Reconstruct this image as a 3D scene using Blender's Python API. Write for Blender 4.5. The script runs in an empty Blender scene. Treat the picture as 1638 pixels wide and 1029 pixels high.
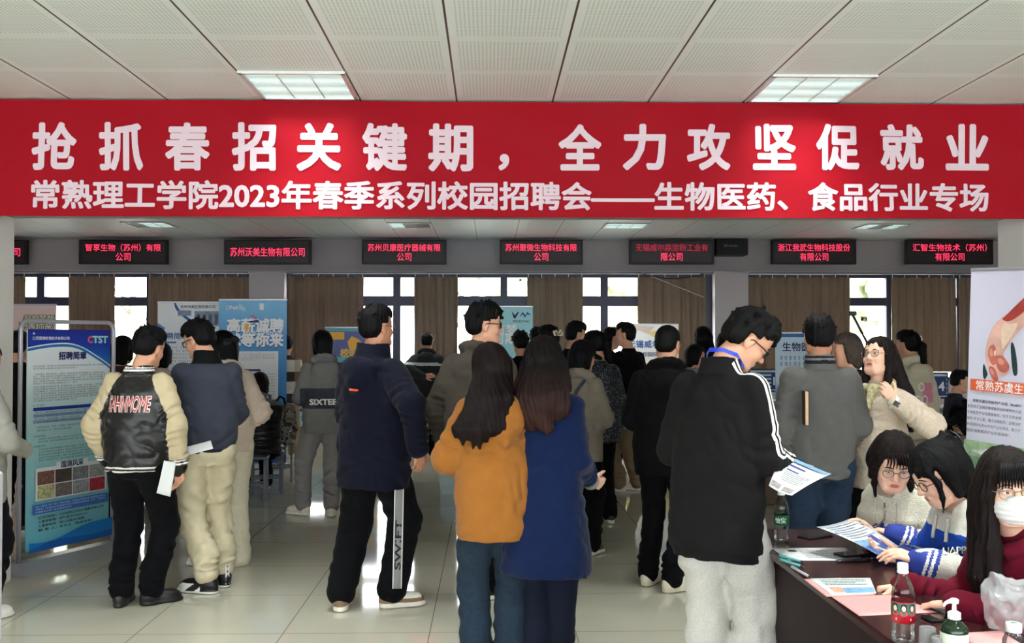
import bpy, math, random
import numpy as np
from mathutils import Vector, Matrix, Euler
from mathutils.bvhtree import BVHTree
random.seed(7)
sc = bpy.context.scene
COL = sc.collection
PI = math.pi
# ------------------------------------------------------------------ camera, world, exposure
F_PX, IW, IH = 1550.0, 1638.0, 1029.0
CAMZ = 1.6
VPX, VPY = 784.0, 545.0
yaw = math.atan((IW/2 - VPX)/F_PX)
pitch = math.atan((VPY - IH/2)/F_PX)
cam_d = bpy.data.cameras.new('camera'); cam = bpy.data.objects.new('camera', cam_d); COL.objects.link(cam)
cam.location = (0, 0, CAMZ)
cam.rotation_euler = (PI/2 + pitch, 0, -yaw)
cam_d.sensor_width = 36.0; cam_d.lens = 36.0*F_PX/IW; cam_d.clip_start = 0.05; cam_d.clip_end = 200
sc.camera = cam
CR = Euler(cam.rotation_euler).to_matrix()
sc.view_settings.view_transform = 'Standard'; sc.view_settings.look = 'None'
sc.view_settings.gamma = 1; sc.view_settings.use_curve_mapping = False
sc.view_settings.exposure = 1.15
sc.cycles.use_denoising = True
sc.cycles.max_bounces = 8; sc.cycles.diffuse_bounces = 4; sc.cycles.glossy_bounces = 4
sc.cycles.transparent_max_bounces = 12; sc.cycles.transmission_bounces = 6
sc.cycles.caustics_reflective = False; sc.cycles.caustics_refractive = False
sc.cycles.sample_clamp_indirect = 6
world = bpy.data.worlds.new('overcast_sky'); sc.world = world; world.use_nodes = True
WORLD_STRENGTH = 7.0
wbg = world.node_tree.nodes['Background']
wbg.inputs[0].default_value = (0.93, 0.975, 1.0, 1); wbg.inputs[1].default_value = WORLD_STRENGTH
LAMP_W = 13.0          # watts of each lit ceiling lamp

def W(px, py, d):
    """world point seen at pixel (px,py) of the 1638x1029 frame, at depth Y = d along the room"""
    v = CR @ Vector(((px-IW/2)/F_PX, (IH/2-py)/F_PX, -1.0))
    v *= d/v.y
    return Vector((v.x, v.y, v.z + CAMZ))

# ------------------------------------------------------------------ materials
def lin(c):
    out = []
    for v in c:
        v = v/255.0
        out.append(v/12.92 if v <= 0.04045 else ((v+0.055)/1.055)**2.4)
    return (*out, 1.0)
MATS = {}
def nd(nt, typ, **kw):
    n = nt.nodes.new(typ)
    for k, v in kw.items(): setattr(n, k, v)
    return n
def mth(nt, op, a, b=None, c=None):
    n = nt.nodes.new('ShaderNodeMath'); n.operation = op
    for i, v in enumerate((a, b, c)):
        if v is None: continue
        if isinstance(v, (int, float)): n.inputs[i].default_value = v
        else: nt.links.new(v, n.inputs[i])
    return n.outputs[0]
def mix_col(nt, fac, a, b):
    n = nt.nodes.new('ShaderNodeMix'); n.data_type = 'RGBA'
    if isinstance(fac, (int, float)): n.inputs[0].default_value = fac
    else: nt.links.new(fac, n.inputs[0])
    for i, v in ((6, a), (7, b)):
        if isinstance(v, tuple): n.inputs[i].default_value = v
        else: nt.links.new(v, n.inputs[i])
    return n.outputs[2]
def M(name, rgb, rough=0.6, metal=0.0, noise=0.06, nscale=30.0, bump=0.0, bscale=60.0, spec=0.5, emit=0.0, sheen=0.0, trans=0.0, ior=1.45, coat=0.0, coord='Object'):
    """procedural surface: base colour broken up by noise, optional bump"""
    if name in MATS: return MATS[name]
    m = bpy.data.materials.new(name); m.use_nodes = True; nt = m.node_tree
    b = nt.nodes['Principled BSDF']
    c = lin(rgb)
    b.inputs['Roughness'].default_value = rough; b.inputs['Metallic'].default_value = metal
    b.inputs['Specular IOR Level'].default_value = spec; b.inputs['IOR'].default_value = ior
    if sheen: b.inputs['Sheen Weight'].default_value = sheen
    if coat: b.inputs['Coat Weight'].default_value = coat; b.inputs['Coat Roughness'].default_value = 0.1
    if trans: b.inputs['Transmission Weight'].default_value = trans
    tc = nd(nt, 'ShaderNodeTexCoord')
    nz = nd(nt, 'ShaderNodeTexNoise'); nz.inputs['Scale'].default_value = nscale; nz.inputs['Detail'].default_value = 3
    nt.links.new(tc.outputs[coord], nz.inputs['Vector'])
    lo = tuple(max(0, v*(1-noise*2)) for v in c[:3]) + (1,); hi = tuple(min(1, v*(1+noise*2)) for v in c[:3]) + (1,)
    nt.links.new(mix_col(nt, nz.outputs['Fac'], lo, hi), b.inputs['Base Color'])
    if emit:
        b.inputs['Emission Color'].default_value = c; b.inputs['Emission Strength'].default_value = emit
    if bump:
        n2 = nd(nt, 'ShaderNodeTexNoise'); n2.inputs['Scale'].default_value = bscale; n2.inputs['Detail'].default_value = 4
        nt.links.new(tc.outputs[coord], n2.inputs['Vector'])
        bp = nd(nt, 'ShaderNodeBump'); bp.inputs['Strength'].default_value = bump; bp.inputs['Distance'].default_value = 0.01
        nt.links.new(n2.outputs['Fac'], bp.inputs['Height']); nt.links.new(bp.outputs[0], b.inputs['Normal'])
    MATS[name] = m
    return m

# ------------------------------------------------------------------ mesh helpers
def link(o, parent=None):
    COL.objects.link(o)
    if parent is not None: o.parent = parent
    return o
def mesh_obj(name, verts, faces, mat=None, parent=None, smooth=False, mats=None, midx=None):
    me = bpy.data.meshes.new(name)
    me.from_pydata([tuple(v) for v in verts], [], [tuple(f) for f in faces])
    for m in (mats or ([mat] if mat else [])): me.materials.append(m)
    if midx is not None: me.polygons.foreach_set('material_index', np.asarray(midx, dtype=np.int32))
    if smooth: me.polygons.foreach_set('use_smooth', np.ones(len(me.polygons), dtype=bool))
    me.update()
    return link(bpy.data.objects.new(name, me), parent)
class MB:
    """collects shapes for ONE mesh object"""
    def __init__(s): s.v = []; s.f = []; s.mi = []; s.cur = 0
    def add(s, v, f):
        n = len(s.v); s.v += [tuple(p) for p in v]; s.f += [tuple(i+n for i in q) for q in f]; s.mi += [s.cur]*len(f); return s
    def box(s, lo, hi, bev=0.0, R=None, o=None):
        x0, y0, z0 = lo; x1, y1, z1 = hi
        if bev <= 0:
            v = [(x0,y0,z0),(x1,y0,z0),(x1,y1,z0),(x0,y1,z0),(x0,y0,z1),(x1,y0,z1),(x1,y1,z1),(x0,y1,z1)]
            f = [(3,2,1,0),(4,5,6,7),(0,1,5,4),(1,2,6,5),(2,3,7,6),(3,0,4,7)]
        else:
            b = min(bev, (x1-x0)/2.01, (y1-y0)/2.01, (z1-z0)/2.01); v = []; ids = {}
            for sx in (0, 1):
                for sy in (0, 1):
                    for sz in (0, 1):
                        c = ((x0, x1)[sx], (y0, y1)[sy], (z0, z1)[sz]); i = ((x0+b, x1-b)[sx], (y0+b, y1-b)[sy], (z0+b, z1-b)[sz])
                        for ax in range(3):
                            p = list(i); p[ax] = c[ax]; ids[(sx, sy, sz, ax)] = len(v); v.append(tuple(p))
            I = lambda a, b_, c, ax: ids[(a, b_, c, ax)]
            f = []
            for k in (0, 1):
                q = [(k,0,0),(k,1,0),(k,1,1),(k,0,1)]; f.append([I(*p, 0) for p in (q if k else q[::-1])])
                q = [(0,k,0),(1,k,0),(1,k,1),(0,k,1)]; f.append([I(*p, 1) for p in (q[::-1] if k else q)])
                q = [(0,0,k),(1,0,k),(1,1,k),(0,1,k)]; f.append([I(*p, 2) for p in (q if k else q[::-1])])
            for a in (0, 1):
                for c in (0, 1):
                    f.append([I(a,c,0,0), I(a,c,1,0), I(a,c,1,1), I(a,c,0,1)] if a != c else [I(a,c,0,1), I(a,c,1,1), I(a,c,1,0), I(a,c,0,0)])
                    f.append([I(a,0,c,2), I(a,1,c,2), I(a,1,c,0), I(a,0,c,0)] if a != c else [I(a,0,c,0), I(a,1,c,0), I(a,1,c,2), I(a,0,c,2)])
                    f.append([I(0,a,c,1), I(1,a,c,1), I(1,a,c,2), I(0,a,c,2)] if a != c else [I(0,a,c,2), I(1,a,c,2), I(1,a,c,1), I(0,a,c,1)])
            for sx in (0, 1):
                for sy in (0, 1):
                    for sz in (0, 1):
                        t = [I(sx,sy,sz,0), I(sx,sy,sz,1), I(sx,sy,sz,2)]; f.append(t if (sx+sy+sz) % 2 else t[::-1])
        if R is not None: v = [R @ Vector(p) for p in v]
        if o is not None: v = [Vector(p) + Vector(o) for p in v]
        return s.add(v, f)
    def tube(s, pts, r, n=10, caps=True):
        pts = [Vector(p) for p in pts]; rs = r if isinstance(r, (list, tuple)) else [r]*len(pts)
        v = []; f = []; up = None
        for i, p in enumerate(pts):
            t = (pts[min(i+1, len(pts)-1)] - pts[max(i-1, 0)]).normalized()
            if up is None: up = t.orthogonal().normalized()
            up = (up - t*up.dot(t)).normalized(); bi = t.cross(up)
            for k in range(n):
                a = 2*PI*k/n; v.append(p + rs[i]*(math.cos(a)*up + math.sin(a)*bi))
        for i in range(len(pts)-1):
            for k in range(n):
                a, b = i*n+k, i*n+(k+1) % n; f.append((a, b, b+n, a+n))
        if caps: f.append(tuple(range(n-1, -1, -1))); f.append(tuple(range((len(pts)-1)*n, len(pts)*n)))
        return s.add(v, f)
    def lathe(s, prof, n=32, o=(0, 0, 0), closed=True):
        v = []; f = []
        for r, z in prof:
            for k in range(n):
                a = 2*PI*k/n; v.append((o[0]+r*math.cos(a), o[1]+r*math.sin(a), o[2]+z))
        for i in range(len(prof)-1):
            for k in range(n):
                a, b = i*n+k, i*n+(k+1) % n; f.append((a, b, b+n, a+n))
        if closed: f.append(tuple(range(n-1, -1, -1))); f.append(tuple(range((len(prof)-1)*n, len(prof)*n)))
        return s.add(v, f)
    def build(s, name, mat, parent=None, smooth=False):
        ms = mat if isinstance(mat, (list, tuple)) else [mat]
        return mesh_obj(name, s.v, s.f, None, parent, smooth, mats=ms, midx=s.mi)
def box_obj(name, lo, hi, mat, parent=None, bev=0.0): return MB().box(lo, hi, bev).build(name, mat, parent)
def tag(o, label, cat, group=None):
    o['label'] = label; o['category'] = cat
    if group: o['group'] = group
    return o
def struct(o, label=None):
    o['kind'] = 'structure'
    if label: o['label'] = label
    return o
def thing(name, label, cat, loc=(0, 0, 0), rz=0.0, group=None):
    o = bpy.data.objects.new(name, None); link(o); o.location = loc; o.rotation_euler = (0, 0, rz); o.empty_display_size = 0.1
    return tag(o, label, cat, group)
def dup(root, label, loc=None, rz=None):
    r = root.copy(); COL.objects.link(r); r['label'] = label
    if loc is not None: r.location = loc
    if rz is not None: r.rotation_euler = (0, 0, rz)
    for ch in list(root.children):
        c = ch.copy(); COL.objects.link(c); c.parent = r
        for g in list(ch.children):
            d = g.copy(); COL.objects.link(d); d.parent = c
    return r

# ------------------------------------------------------------------ lettering
_TC = {}
def glyphs(s, bold=0.0):
    k = (s, bold)
    if k not in _TC:
        cu = bpy.data.curves.new('t', 'FONT'); cu.body = s; cu.size = 1; cu.resolution_u = 3
        o = bpy.data.objects.new('t', cu); COL.objects.link(o)
        dg = bpy.context.evaluated_depsgraph_get()
        me = bpy.data.meshes.new_from_object(o.evaluated_get(dg))
        v = np.array([q.co[:2] for q in me.vertices] or [(0, 0)], dtype=float); f = [tuple(p.vertices) for p in me.polygons]
        bpy.data.objects.remove(o); bpy.data.curves.remove(cu); bpy.data.meshes.remove(me)
        if bold > .004 and len(v) > 2:
            vs, fs = [], []
            for i in range(8):
                a = 2*PI*i/8 + .39; vs.append(v + bold*np.array([math.cos(a), math.sin(a)])); fs += [tuple(j + i*len(v) for j in q_) for q_ in f]
            v, f = np.concatenate(vs), fs
        _TC[k] = (v, f)
    return _TC[k]
def put_text(mb, s, cx, cz, w=None, h=None, bold=0.02, y=0.0, align='c', slant=0.0, P=None):
    """add lettering to mb in the sign's own x-z plane (facing -y); w/h = extent of the ink"""
    v, f = glyphs(s, bold)
    lo, hi = v.min(0), v.max(0); sz = np.maximum(hi-lo, 1e-6)
    if w is None: k = np.array([h/sz[1]]*2)
    elif h is None: k = np.array([w/sz[0]]*2)
    else: k = np.array([w/sz[0], h/sz[1]])
    q = (v-lo)*k; ext = sz*k
    off = {'c': -ext[0]/2, 'l': 0, 'r': -ext[0]}[align]
    X = q[:, 0] + off + cx + slant*q[:, 1]; Z = q[:, 1] - ext[1]/2 + cz
    nc = max(1, len(v)//8) if bold > .004 else len(v)
    pts = [(a, y - 6e-5*(i//nc), b) for i, (a, b) in enumerate(zip(X, Z))]
    if P: pts = [P(p) for p in pts]
    mb.add(pts, f); return ext
def rect(mb, x0, x1, z0, z1, y): mb.add([(x0, y, z0), (x1, y, z0), (x1, y, z1), (x0, y, z1)], [(0, 1, 2, 3)])
def poly(mb, pts, y): mb.add([(a, y, b) for a, b in pts], [tuple(range(len(pts)))])
def text_lines(mb, x0, x1, ztop, n, pitch, hgt, y, seed=0, last=0.6):
    """rows of print too small to read: broken strokes, no characters"""
    rr = random.Random(seed)
    for i in range(n):
        z = ztop - i*pitch; x = x0; xe = x1 if i < n-1 else x0+(x1-x0)*last
        while x < xe - hgt:
            w = hgt*rr.uniform(.55, .9); k = rr.random()
            if k < .93:
                rect(mb, x, min(x+w, xe), z-hgt*.08, z+hgt*.06, y)
                rect(mb, x+w*.1, x+w*.9, z+hgt*.3, z+hgt*.42, y); rect(mb, x+w*.2, x+w*.8, z-hgt*.45, z-hgt*.33, y)
                rect(mb, x+w*.4, x+w*.52, z-hgt*.45, z+hgt*.48, y)
            x += hgt*1.05
# ------------------------------------------------------------------ the room
YB = 15.45           # back window wall
YM = 6.05            # face of the cross beam that carries the banner
XL, XR, YF = -8.6, 9.0, -3.6
CF, CB = 3.1, 3.21   # ceiling heights before and behind the beam
def ceiling_mat(name, rgb, x_ph, y_ph, hole):
    m = bpy.data.materials.new(name); m.use_nodes = True; nt = m.node_tree; b = nt.nodes['Principled BSDF']
    tc = nd(nt, 'ShaderNodeTexCoord'); sp = nd(nt, 'ShaderNodeSeparateXYZ'); nt.links.new(tc.outputs['Object'], sp.inputs[0])
    u = mth(nt, 'FRACT', mth(nt, 'DIVIDE', mth(nt, 'SUBTRACT', sp.outputs[0], x_ph), 0.6))
    v = mth(nt, 'FRACT', mth(nt, 'DIVIDE', mth(nt, 'SUBTRACT', sp.outputs[1], y_ph), 0.6))
    du = mth(nt, 'MULTIPLY', mth(nt, 'SUBTRACT', 0.5, mth(nt, 'ABSOLUTE', mth(nt, 'SUBTRACT', u, 0.5))), 0.6)
    dv = mth(nt, 'MULTIPLY', mth(nt, 'SUBTRACT', 0.5, mth(nt, 'ABSOLUTE', mth(nt, 'SUBTRACT', v, 0.5))), 0.6)
    inside = mth(nt, 'MULTIPLY', mth(nt, 'GREATER_THAN', du, 0.045), mth(nt, 'GREATER_THAN', dv, 0.04))
    hx = mth(nt, 'ABSOLUTE', mth(nt, 'SUBTRACT', mth(nt, 'FRACT', mth(nt, 'MULTIPLY', u, 30)), 0.5))
    hy = mth(nt, 'ABSOLUTE', mth(nt, 'SUBTRACT', mth(nt, 'FRACT', mth(nt, 'MULTIPLY', v, 30)), 0.5))
    rr = mth(nt, 'SQRT', mth(nt, 'ADD', mth(nt, 'MULTIPLY', hx, hx), mth(nt, 'MULTIPLY', hy, hy)))
    holes = mth(nt, 'MULTIPLY', mth(nt, 'LESS_THAN', rr, 0.27), inside)
    dark = mth(nt, 'LESS_THAN', du, 0.0055)
    line = mth(nt, 'LESS_THAN', dv, 0.0045)
    nz = nd(nt, 'ShaderNodeTexNoise'); nz.inputs['Scale'].default_value = 1.3; nt.links.new(tc.outputs['Object'], nz.inputs['Vector'])
    c0 = lin(rgb)
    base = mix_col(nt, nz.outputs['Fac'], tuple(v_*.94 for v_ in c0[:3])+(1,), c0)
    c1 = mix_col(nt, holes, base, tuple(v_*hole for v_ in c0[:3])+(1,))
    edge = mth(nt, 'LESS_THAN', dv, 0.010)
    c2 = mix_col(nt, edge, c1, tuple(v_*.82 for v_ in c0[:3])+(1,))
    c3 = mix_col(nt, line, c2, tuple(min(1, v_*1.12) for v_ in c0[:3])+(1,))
    c4 = mix_col(nt, dark, c3, lin((58, 38, 38)))
    nt.links.new(c4, b.inputs['Base Color']); b.inputs['Roughness'].default_value = .45
    return m
def floor_mat():
    m = bpy.data.materials.new('polished_tiles'); m.use_nodes = True; nt = m.node_tree; b = nt.nodes['Principled BSDF']
    tc = nd(nt, 'ShaderNodeTexCoord'); sp = nd(nt, 'ShaderNodeSeparateXYZ'); nt.links.new(tc.outputs['Object'], sp.inputs[0])
    u = mth(nt, 'FRACT', mth(nt, 'DIVIDE', mth(nt, 'ADD', sp.outputs[0], 0.33), 0.8)); v = mth(nt, 'FRACT', mth(nt, 'DIVIDE', mth(nt, 'ADD', sp.outputs[1], 0.25), 0.8))
    du = mth(nt, 'SUBTRACT', 0.5, mth(nt, 'ABSOLUTE', mth(nt, 'SUBTRACT', u, 0.5))); dv = mth(nt, 'SUBTRACT', 0.5, mth(nt, 'ABSOLUTE', mth(nt, 'SUBTRACT', v, 0.5)))
    g = mth(nt, 'LESS_THAN', mth(nt, 'MINIMUM', du, dv), 0.003)
    n1 = nd(nt, 'ShaderNodeTexNoise'); n1.inputs['Scale'].default_value = 2.2; n1.inputs['Detail'].default_value = 6; nt.links.new(tc.outputs['Object'], n1.inputs['Vector'])
    n2 = nd(nt, 'ShaderNodeTexNoise'); n2.inputs['Scale'].default_value = 90; nt.links.new(tc.outputs['Object'], n2.inputs['Vector'])
    c = mix_col(nt, n1.outputs['Fac'], lin((188, 184, 168)), lin((212, 207, 190)))
    c = mix_col(nt, mth(nt, 'MULTIPLY', n2.outputs['Fac'], .35), c, lin((170, 163, 146)))
    c = mix_col(nt, g, c, lin((120, 112, 100)))
    nt.links.new(c, b.inputs['Base Color'])
    nt.links.new(mth(nt, 'ADD', mth(nt, 'MULTIPLY', n1.outputs['Fac'], .06), .025), b.inputs['Roughness'])
    b.inputs['IOR'].default_value = 1.5
    return m
WALLM = M('wall_paint', (176, 168, 170), .8, noise=.02, nscale=4, bump=.05, bscale=120)
PILM = M('pillar_paint', (236, 230, 224), .75, noise=.02, nscale=5, bump=.04, bscale=90)
struct(box_obj('floor', (XL, YF, -.1), (XR, YB+.3, 0), floor_mat()), 'polished beige tiled floor')
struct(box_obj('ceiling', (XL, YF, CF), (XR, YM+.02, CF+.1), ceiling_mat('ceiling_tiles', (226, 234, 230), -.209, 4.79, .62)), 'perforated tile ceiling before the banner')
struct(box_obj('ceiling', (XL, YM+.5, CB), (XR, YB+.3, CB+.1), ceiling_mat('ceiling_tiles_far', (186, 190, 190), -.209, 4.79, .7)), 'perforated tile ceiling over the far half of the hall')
struct(box_obj('beam_front', (XL, YM+.02, 2.42), (XR, YM+.5, CB+.1), WALLM), 'cross beam that carries the red banner')
struct(box_obj('wall_left', (XL-.2, YF, 0), (XL, YB+.3, CB), WALLM)); struct(box_obj('wall_right', (XR, YF, 0), (XR+.2, YB+.3, CB), WALLM))
# pillars that carry the beam
pl = W(22, 600, YM+.5); pr = W(1595, 400, YM+.5)
struct(box_obj('pillar_left', (pl.x-.5, YM+.04, 0), (pl.x, YM+.5, 2.43), PILM, bev=.012), 'white pillar at left under the banner')
struct(box_obj('pillar_right', (pr.x, YM+.04, 0), (pr.x+.5, YM+.5, 2.43), PILM, bev=.012), 'white pillar at right under the banner')
# back wall: parapet, head beam and two pillars between three window openings
zt, zs = 2.67, .95
xa, xb = W(402, 500, YB).x, W(458, 500, YB).x
xc, xd = W(1140, 500, YB).x, W(1193, 500, YB).x
wb = MB(); wb.box((XL, YB, 0), (XR, YB+.25, zs)); wb.box((XL, YB, zt), (XR, YB+.25, CB)); wb.box((xa, YB-.16, zs-.95), (xb, YB+.25, zt+.02)); wb.box((xc, YB-.16, 0), (xd, YB+.25, zt+.02))
struct(wb.build('wall_back', WALLM), 'window wall behind the booths')
struct(box_obj('trim_1', (XL, YB-.07, zt-.005), (XR, YB, zt+.035), M('sill_white', (190, 188, 190), .5)), 'ledge above the windows')
FRM = M('navy_frame', (38, 40, 66), .4, noise=.04)
GLS = bpy.data.materials.new('window_glass'); GLS.use_nodes = True
nt = GLS.node_tree; nt.nodes.remove(nt.nodes['Principled BSDF'])
tr = nd(nt, 'ShaderNodeBsdfTransparent'); gl = nd(nt, 'ShaderNodeBsdfGlossy'); gl.inputs['Roughness'].default_value = .02; fr = nd(nt, 'ShaderNodeFresnel'); fr.inputs[0].default_value = 1.3
mx = nd(nt, 'ShaderNodeMixShader'); nt.links.new(fr.outputs[0], mx.inputs[0]); nt.links.new(tr.outputs[0], mx.inputs[1]); nt.links.new(gl.outputs[0], mx.inputs[2]); nt.links.new(mx.outputs[0], nt.nodes['Material Output'].inputs[0])
def window(n, x0, x1, mulls, ztr0, ztr1, y=YB+.1):
    w = bpy.data.objects.new('window_%d' % n, None); link(w); struct(w)
    fm = MB()
    fm.box((x0, y-.04, zs), (x1, y+.04, zs+.06)); fm.box((x0, y-.04, zt-.06), (x1, y+.04, zt)); fm.box((x0, y-.045, ztr0), (x1, y+.045, ztr1))
    for a, b in mulls: fm.box((a, y-.05, zs), (b, y+.05, zt))
    fm.build('window_frame', FRM, w)
    edges = [x0] + [v for ab in mulls for v in ab] + [x1]
    for a, b in zip(edges[::2], edges[1::2]):
        if b-a < .08: continue
        for z0, z1 in ((zs+.06, ztr0), (ztr1, zt-.06)): mesh_obj('pane', [(a, y, z0), (b, y, z0), (b, y, z1), (a, y, z1)], [(0, 1, 2, 3)], GLS, w)
    return w
def mx_(px, w=12): return (W(px-w/2, 500, YB).x, W(px+w/2, 500, YB).x)
z0t, z1t = W(800, 487, YB+.1).z, W(800, 478, YB+.1).z
window(1, XL, xa, [(XL, XL+.1), (-7.9, -7.8), mx_(62), mx_(237, 10)], z0t-.03, z1t+.02)
window(2, xb, xc, [(xb, xb+.08), mx_(634), mx_(806, 11), mx_(967), (xc-.1, xc)], z0t-.03, z1t+.04)
window(3, xd, XR, [mx_(1424, 8), mx_(1540, 14), (7.9, 8.0), (XR-.1, XR)], z0t-.02, z1t+.02)
# wall behind the camera: a row of tall windows
wf = MB(); wf.box((XL, YF-.25, 0), (XR, YF, .75)); wf.box((XL, YF-.25, 2.95), (XR, YF, CF+.1))
for x in (-8.6, -5.2, -1.9, 1.5, 4.9, 8.4): wf.box((x, YF-.25, 0), (x+.6, YF, CF))
struct(wf.build('wall_front', WALLM), 'window wall behind the viewer')
n = 4
for a, b in ((-8.0, -5.2), (-4.6, -1.9), (-1.3, 1.5), (2.1, 4.9), (5.5, 8.4)):
    w = bpy.data.objects.new('window_%d' % n, None); link(w); struct(w); n += 1
    fm = MB(); y = YF-.12
    for z in (.75, 1.9, 2.89): fm.box((a, y-.03, z), (b, y+.03, z+.06))
    for x in (a, (a+b)/2-.03, b-.06): fm.box((x, y-.03, .75), (x+.06, y+.03, 2.95))
    fm.build('window_frame', FRM, w)
    mesh_obj('pane', [(a, y, .75), (b, y, .75), (b, y, 2.95), (a, y, 2.95)], [(0, 1, 2, 3)], GLS, w)
# outside: ground and trees, their leaf colour bleached to look overexposed
struct(box_obj('ground', (-60, YB+.5, -.6), (60, 90, -.5), M('outside_ground', (150, 150, 140), .9)), 'pavement outside the windows')

# ------------------------------------------------------------------ ceiling lamps
LFR = M('lamp_frame', (205, 206, 204), .35, metal=.3)
LOUV = M('lamp_louvre', (214, 226, 224), .25, metal=.6)
def diff_mat(name, s):
    m = bpy.data.materials.new(name); m.use_nodes = True; nt = m.node_tree; b = nt.nodes['Principled BSDF']
    tc = nd(nt, 'ShaderNodeTexCoord'); sp = nd(nt, 'ShaderNodeSeparateXYZ'); nt.links.new(tc.outputs['Object'], sp.inputs[0])
    v = mth(nt, 'ABSOLUTE', mth(nt, 'SUBTRACT', mth(nt, 'FRACT', mth(nt, 'MULTIPLY', sp.outputs[1], 5.36)), .5))
    t = mth(nt, 'SUBTRACT', 1.0, mth(nt, 'MULTIPLY', v, 1.3))
    b.inputs['Base Color'].default_value = lin((200, 215, 212)); b.inputs['Emission Color'].default_value = lin((206, 244, 236))
    nt.links.new(mth(nt, 'MULTIPLY', t, s), b.inputs['Emission Strength']); return m
DIFF = diff_mat('lamp_tubes', .42); DARK = M('lamp_dark', (52, 50, 50), .4)
def lamp(x, y, z, label, lit=(1, 1, 1), watts=LAMP_W, group='grid ceiling lamps'):
    t = thing('ceiling_lamp', label, 'ceiling light', (x+.3, y+.3, z), 0, group)
    fm = MB()
    for a in (-1, 1): fm.box((-.3, a*.285-.013, -.014), (.3, a*.285+.013, .004)); fm.box((a*.285-.013, -.3, -.014), (a*.285+.013, .3, .004))
    fm.build('frame', LFR, t)
    lv = MB()
    for k in (-1, 1): lv.box((k*.092-.003, -.275, -.010), (k*.092+.003, .275, -.003)); lv.box((-.275, k*.092-.002, -.009), (.275, k*.092+.002, -.003))
    lv.build('louvre', LOUV, t)
    for k, on in enumerate(lit):
        x0 = -.275 + k*.1834
        d = mesh_obj('diffuser', [(x0, -.275, -.002), (x0, .275, -.002), (x0+.1833, .275, -.002), (x0+.1833, -.275, -.002)], [(0, 1, 2, 3)], DIFF if on else DARK, t)
    if watts:
        ld = bpy.data.lights.new('lamp_light', 'AREA'); ld.shape = 'SQUARE'; ld.size = .52; ld.spread = math.radians(100); ld.energy = watts*sum(lit)/3; ld.color = (.93, 1.0, .97)
        lo = bpy.data.objects.new('lamp_light', ld); link(lo, t); lo.location = (0, 0, -.03)
    return t
lamp(-1.409, 5.39, CF, 'lit square ceiling lamp above the left half of the red banner', watts=5.5)
lamp(1.591, 5.39, CF, 'lit square ceiling lamp above the right half of the red banner', watts=5.5)
for y in (2.99, .59):
    for x in (-4.409, -1.409, 1.591, 4.591): lamp(x, y, CF, 'lit square ceiling lamp before the banner, outside the picture', group='ceiling lamps out of view')
lamp(-5.009, 13.19, CB, 'far ceiling lamp lit on its right part, leftmost below the banner', (0, 1, 1), group=None)
lamp(-1.409, 13.19, CB, 'far ceiling lamp with only its left third lit', (1, 0, 0), group=None)
lamp(1.591, 13.19, CB, 'fully lit far ceiling lamp right of the hall centre', (1, 1, 1), group=None)
lamp(5.191, 13.19, CB, 'far ceiling lamp at right with a dark middle strip', (1, 0, 1), group=None)
# ------------------------------------------------------------------ curtains
def curtain_mat():
    m = bpy.data.materials.new('curtain_cloth'); m.use_nodes = True; nt = m.node_tree
    nt.nodes.remove(nt.nodes['Principled BSDF'])
    tc = nd(nt, 'ShaderNodeTexCoord'); nz = nd(nt, 'ShaderNodeTexNoise'); nz.inputs['Scale'].default_value = 40; nt.links.new(tc.outputs['Object'], nz.inputs['Vector'])
    c = mix_col(nt, nz.outputs['Fac'], lin((118, 106, 94)), lin((138, 125, 112)))
    d = nd(nt, 'ShaderNodeBsdfDiffuse'); t = nd(nt, 'ShaderNodeBsdfTranslucent'); nt.links.new(c, d.inputs[0])
    nt.links.new(mix_col(nt, .5, c, lin((150, 118, 92))), t.inputs[0])
    mx = nd(nt, 'ShaderNodeMixShader'); mx.inputs[0].default_value = .28
    nt.links.new(d.outputs[0], mx.inputs[1]); nt.links.new(t.outputs[0], mx.inputs[2]); nt.links.new(mx.outputs[0], nt.nodes['Material Output'].inputs[0])
    return m
CURT = curtain_mat()
def curtain(px0, px1, label, pleat=.11, bot=1.13, y=YB-.12, amp=.028, seed=1):
    rr = random.Random(seed)
    x0, x1 = W(px0, 500, y).x, W(px1, 500, y).x; zt_ = 2.60
    n = max(24, int((x1-x0)/.012)); v = []; f = []; rows = 12
    ph = [0]
    for i in range(n): ph.append(ph[-1] + (x1-x0)/n/pleat*2*PI*rr.uniform(.55, 1.45))
    for s_ in (0, 1):
        for j in range(rows+1):
            t = j/rows; z = zt_ + (bot-zt_)*t
            for i in range(n+1):
                u = i/n; a = amp*(.55+.45*t)*(1+.35*math.sin(ph[i]*.31+seed))
                x = x0 + (x1-x0)*u + .012*math.sin(ph[i]*.5+3*t)*t
                zz = z + (.012*abs(math.sin(ph[i]*.5)) if j == 0 else 0)
                v.append((x, y + a*math.sin(ph[i]+.5*math.sin(2.1*t+i*.05)) + s_*.004, zz))
    N = (rows+1)*(n+1)
    for j in range(rows):
        for i in range(n):
            a = j*(n+1)+i; f.append((a, a+n+1, a+n+2, a+1)); f.append((N+a, N+a+1, N+a+n+2, N+a+n+1))
    t = thing('curtain', label, 'curtain', (0, 0, 0), 0, 'brown curtains on the window wall')
    mesh_obj('fabric', v, f, CURT, t, smooth=True)
    k = max(3, int((x1-x0)/.2)); h0 = None
    for i in range(k+1):
        if h0 is None: h0 = MB().tube([(0, 0, 2.59), (0, .008, 2.62), (0, 0, 2.648)], .006, 6).build('hook', M('hook_white', (190, 188, 184), .5), t); h = h0
        else: h = h0.copy(); link(h, t)
        h.location = (x0+.02+(x1-x0-.04)*i/k, y, 0)
    return t
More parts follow.
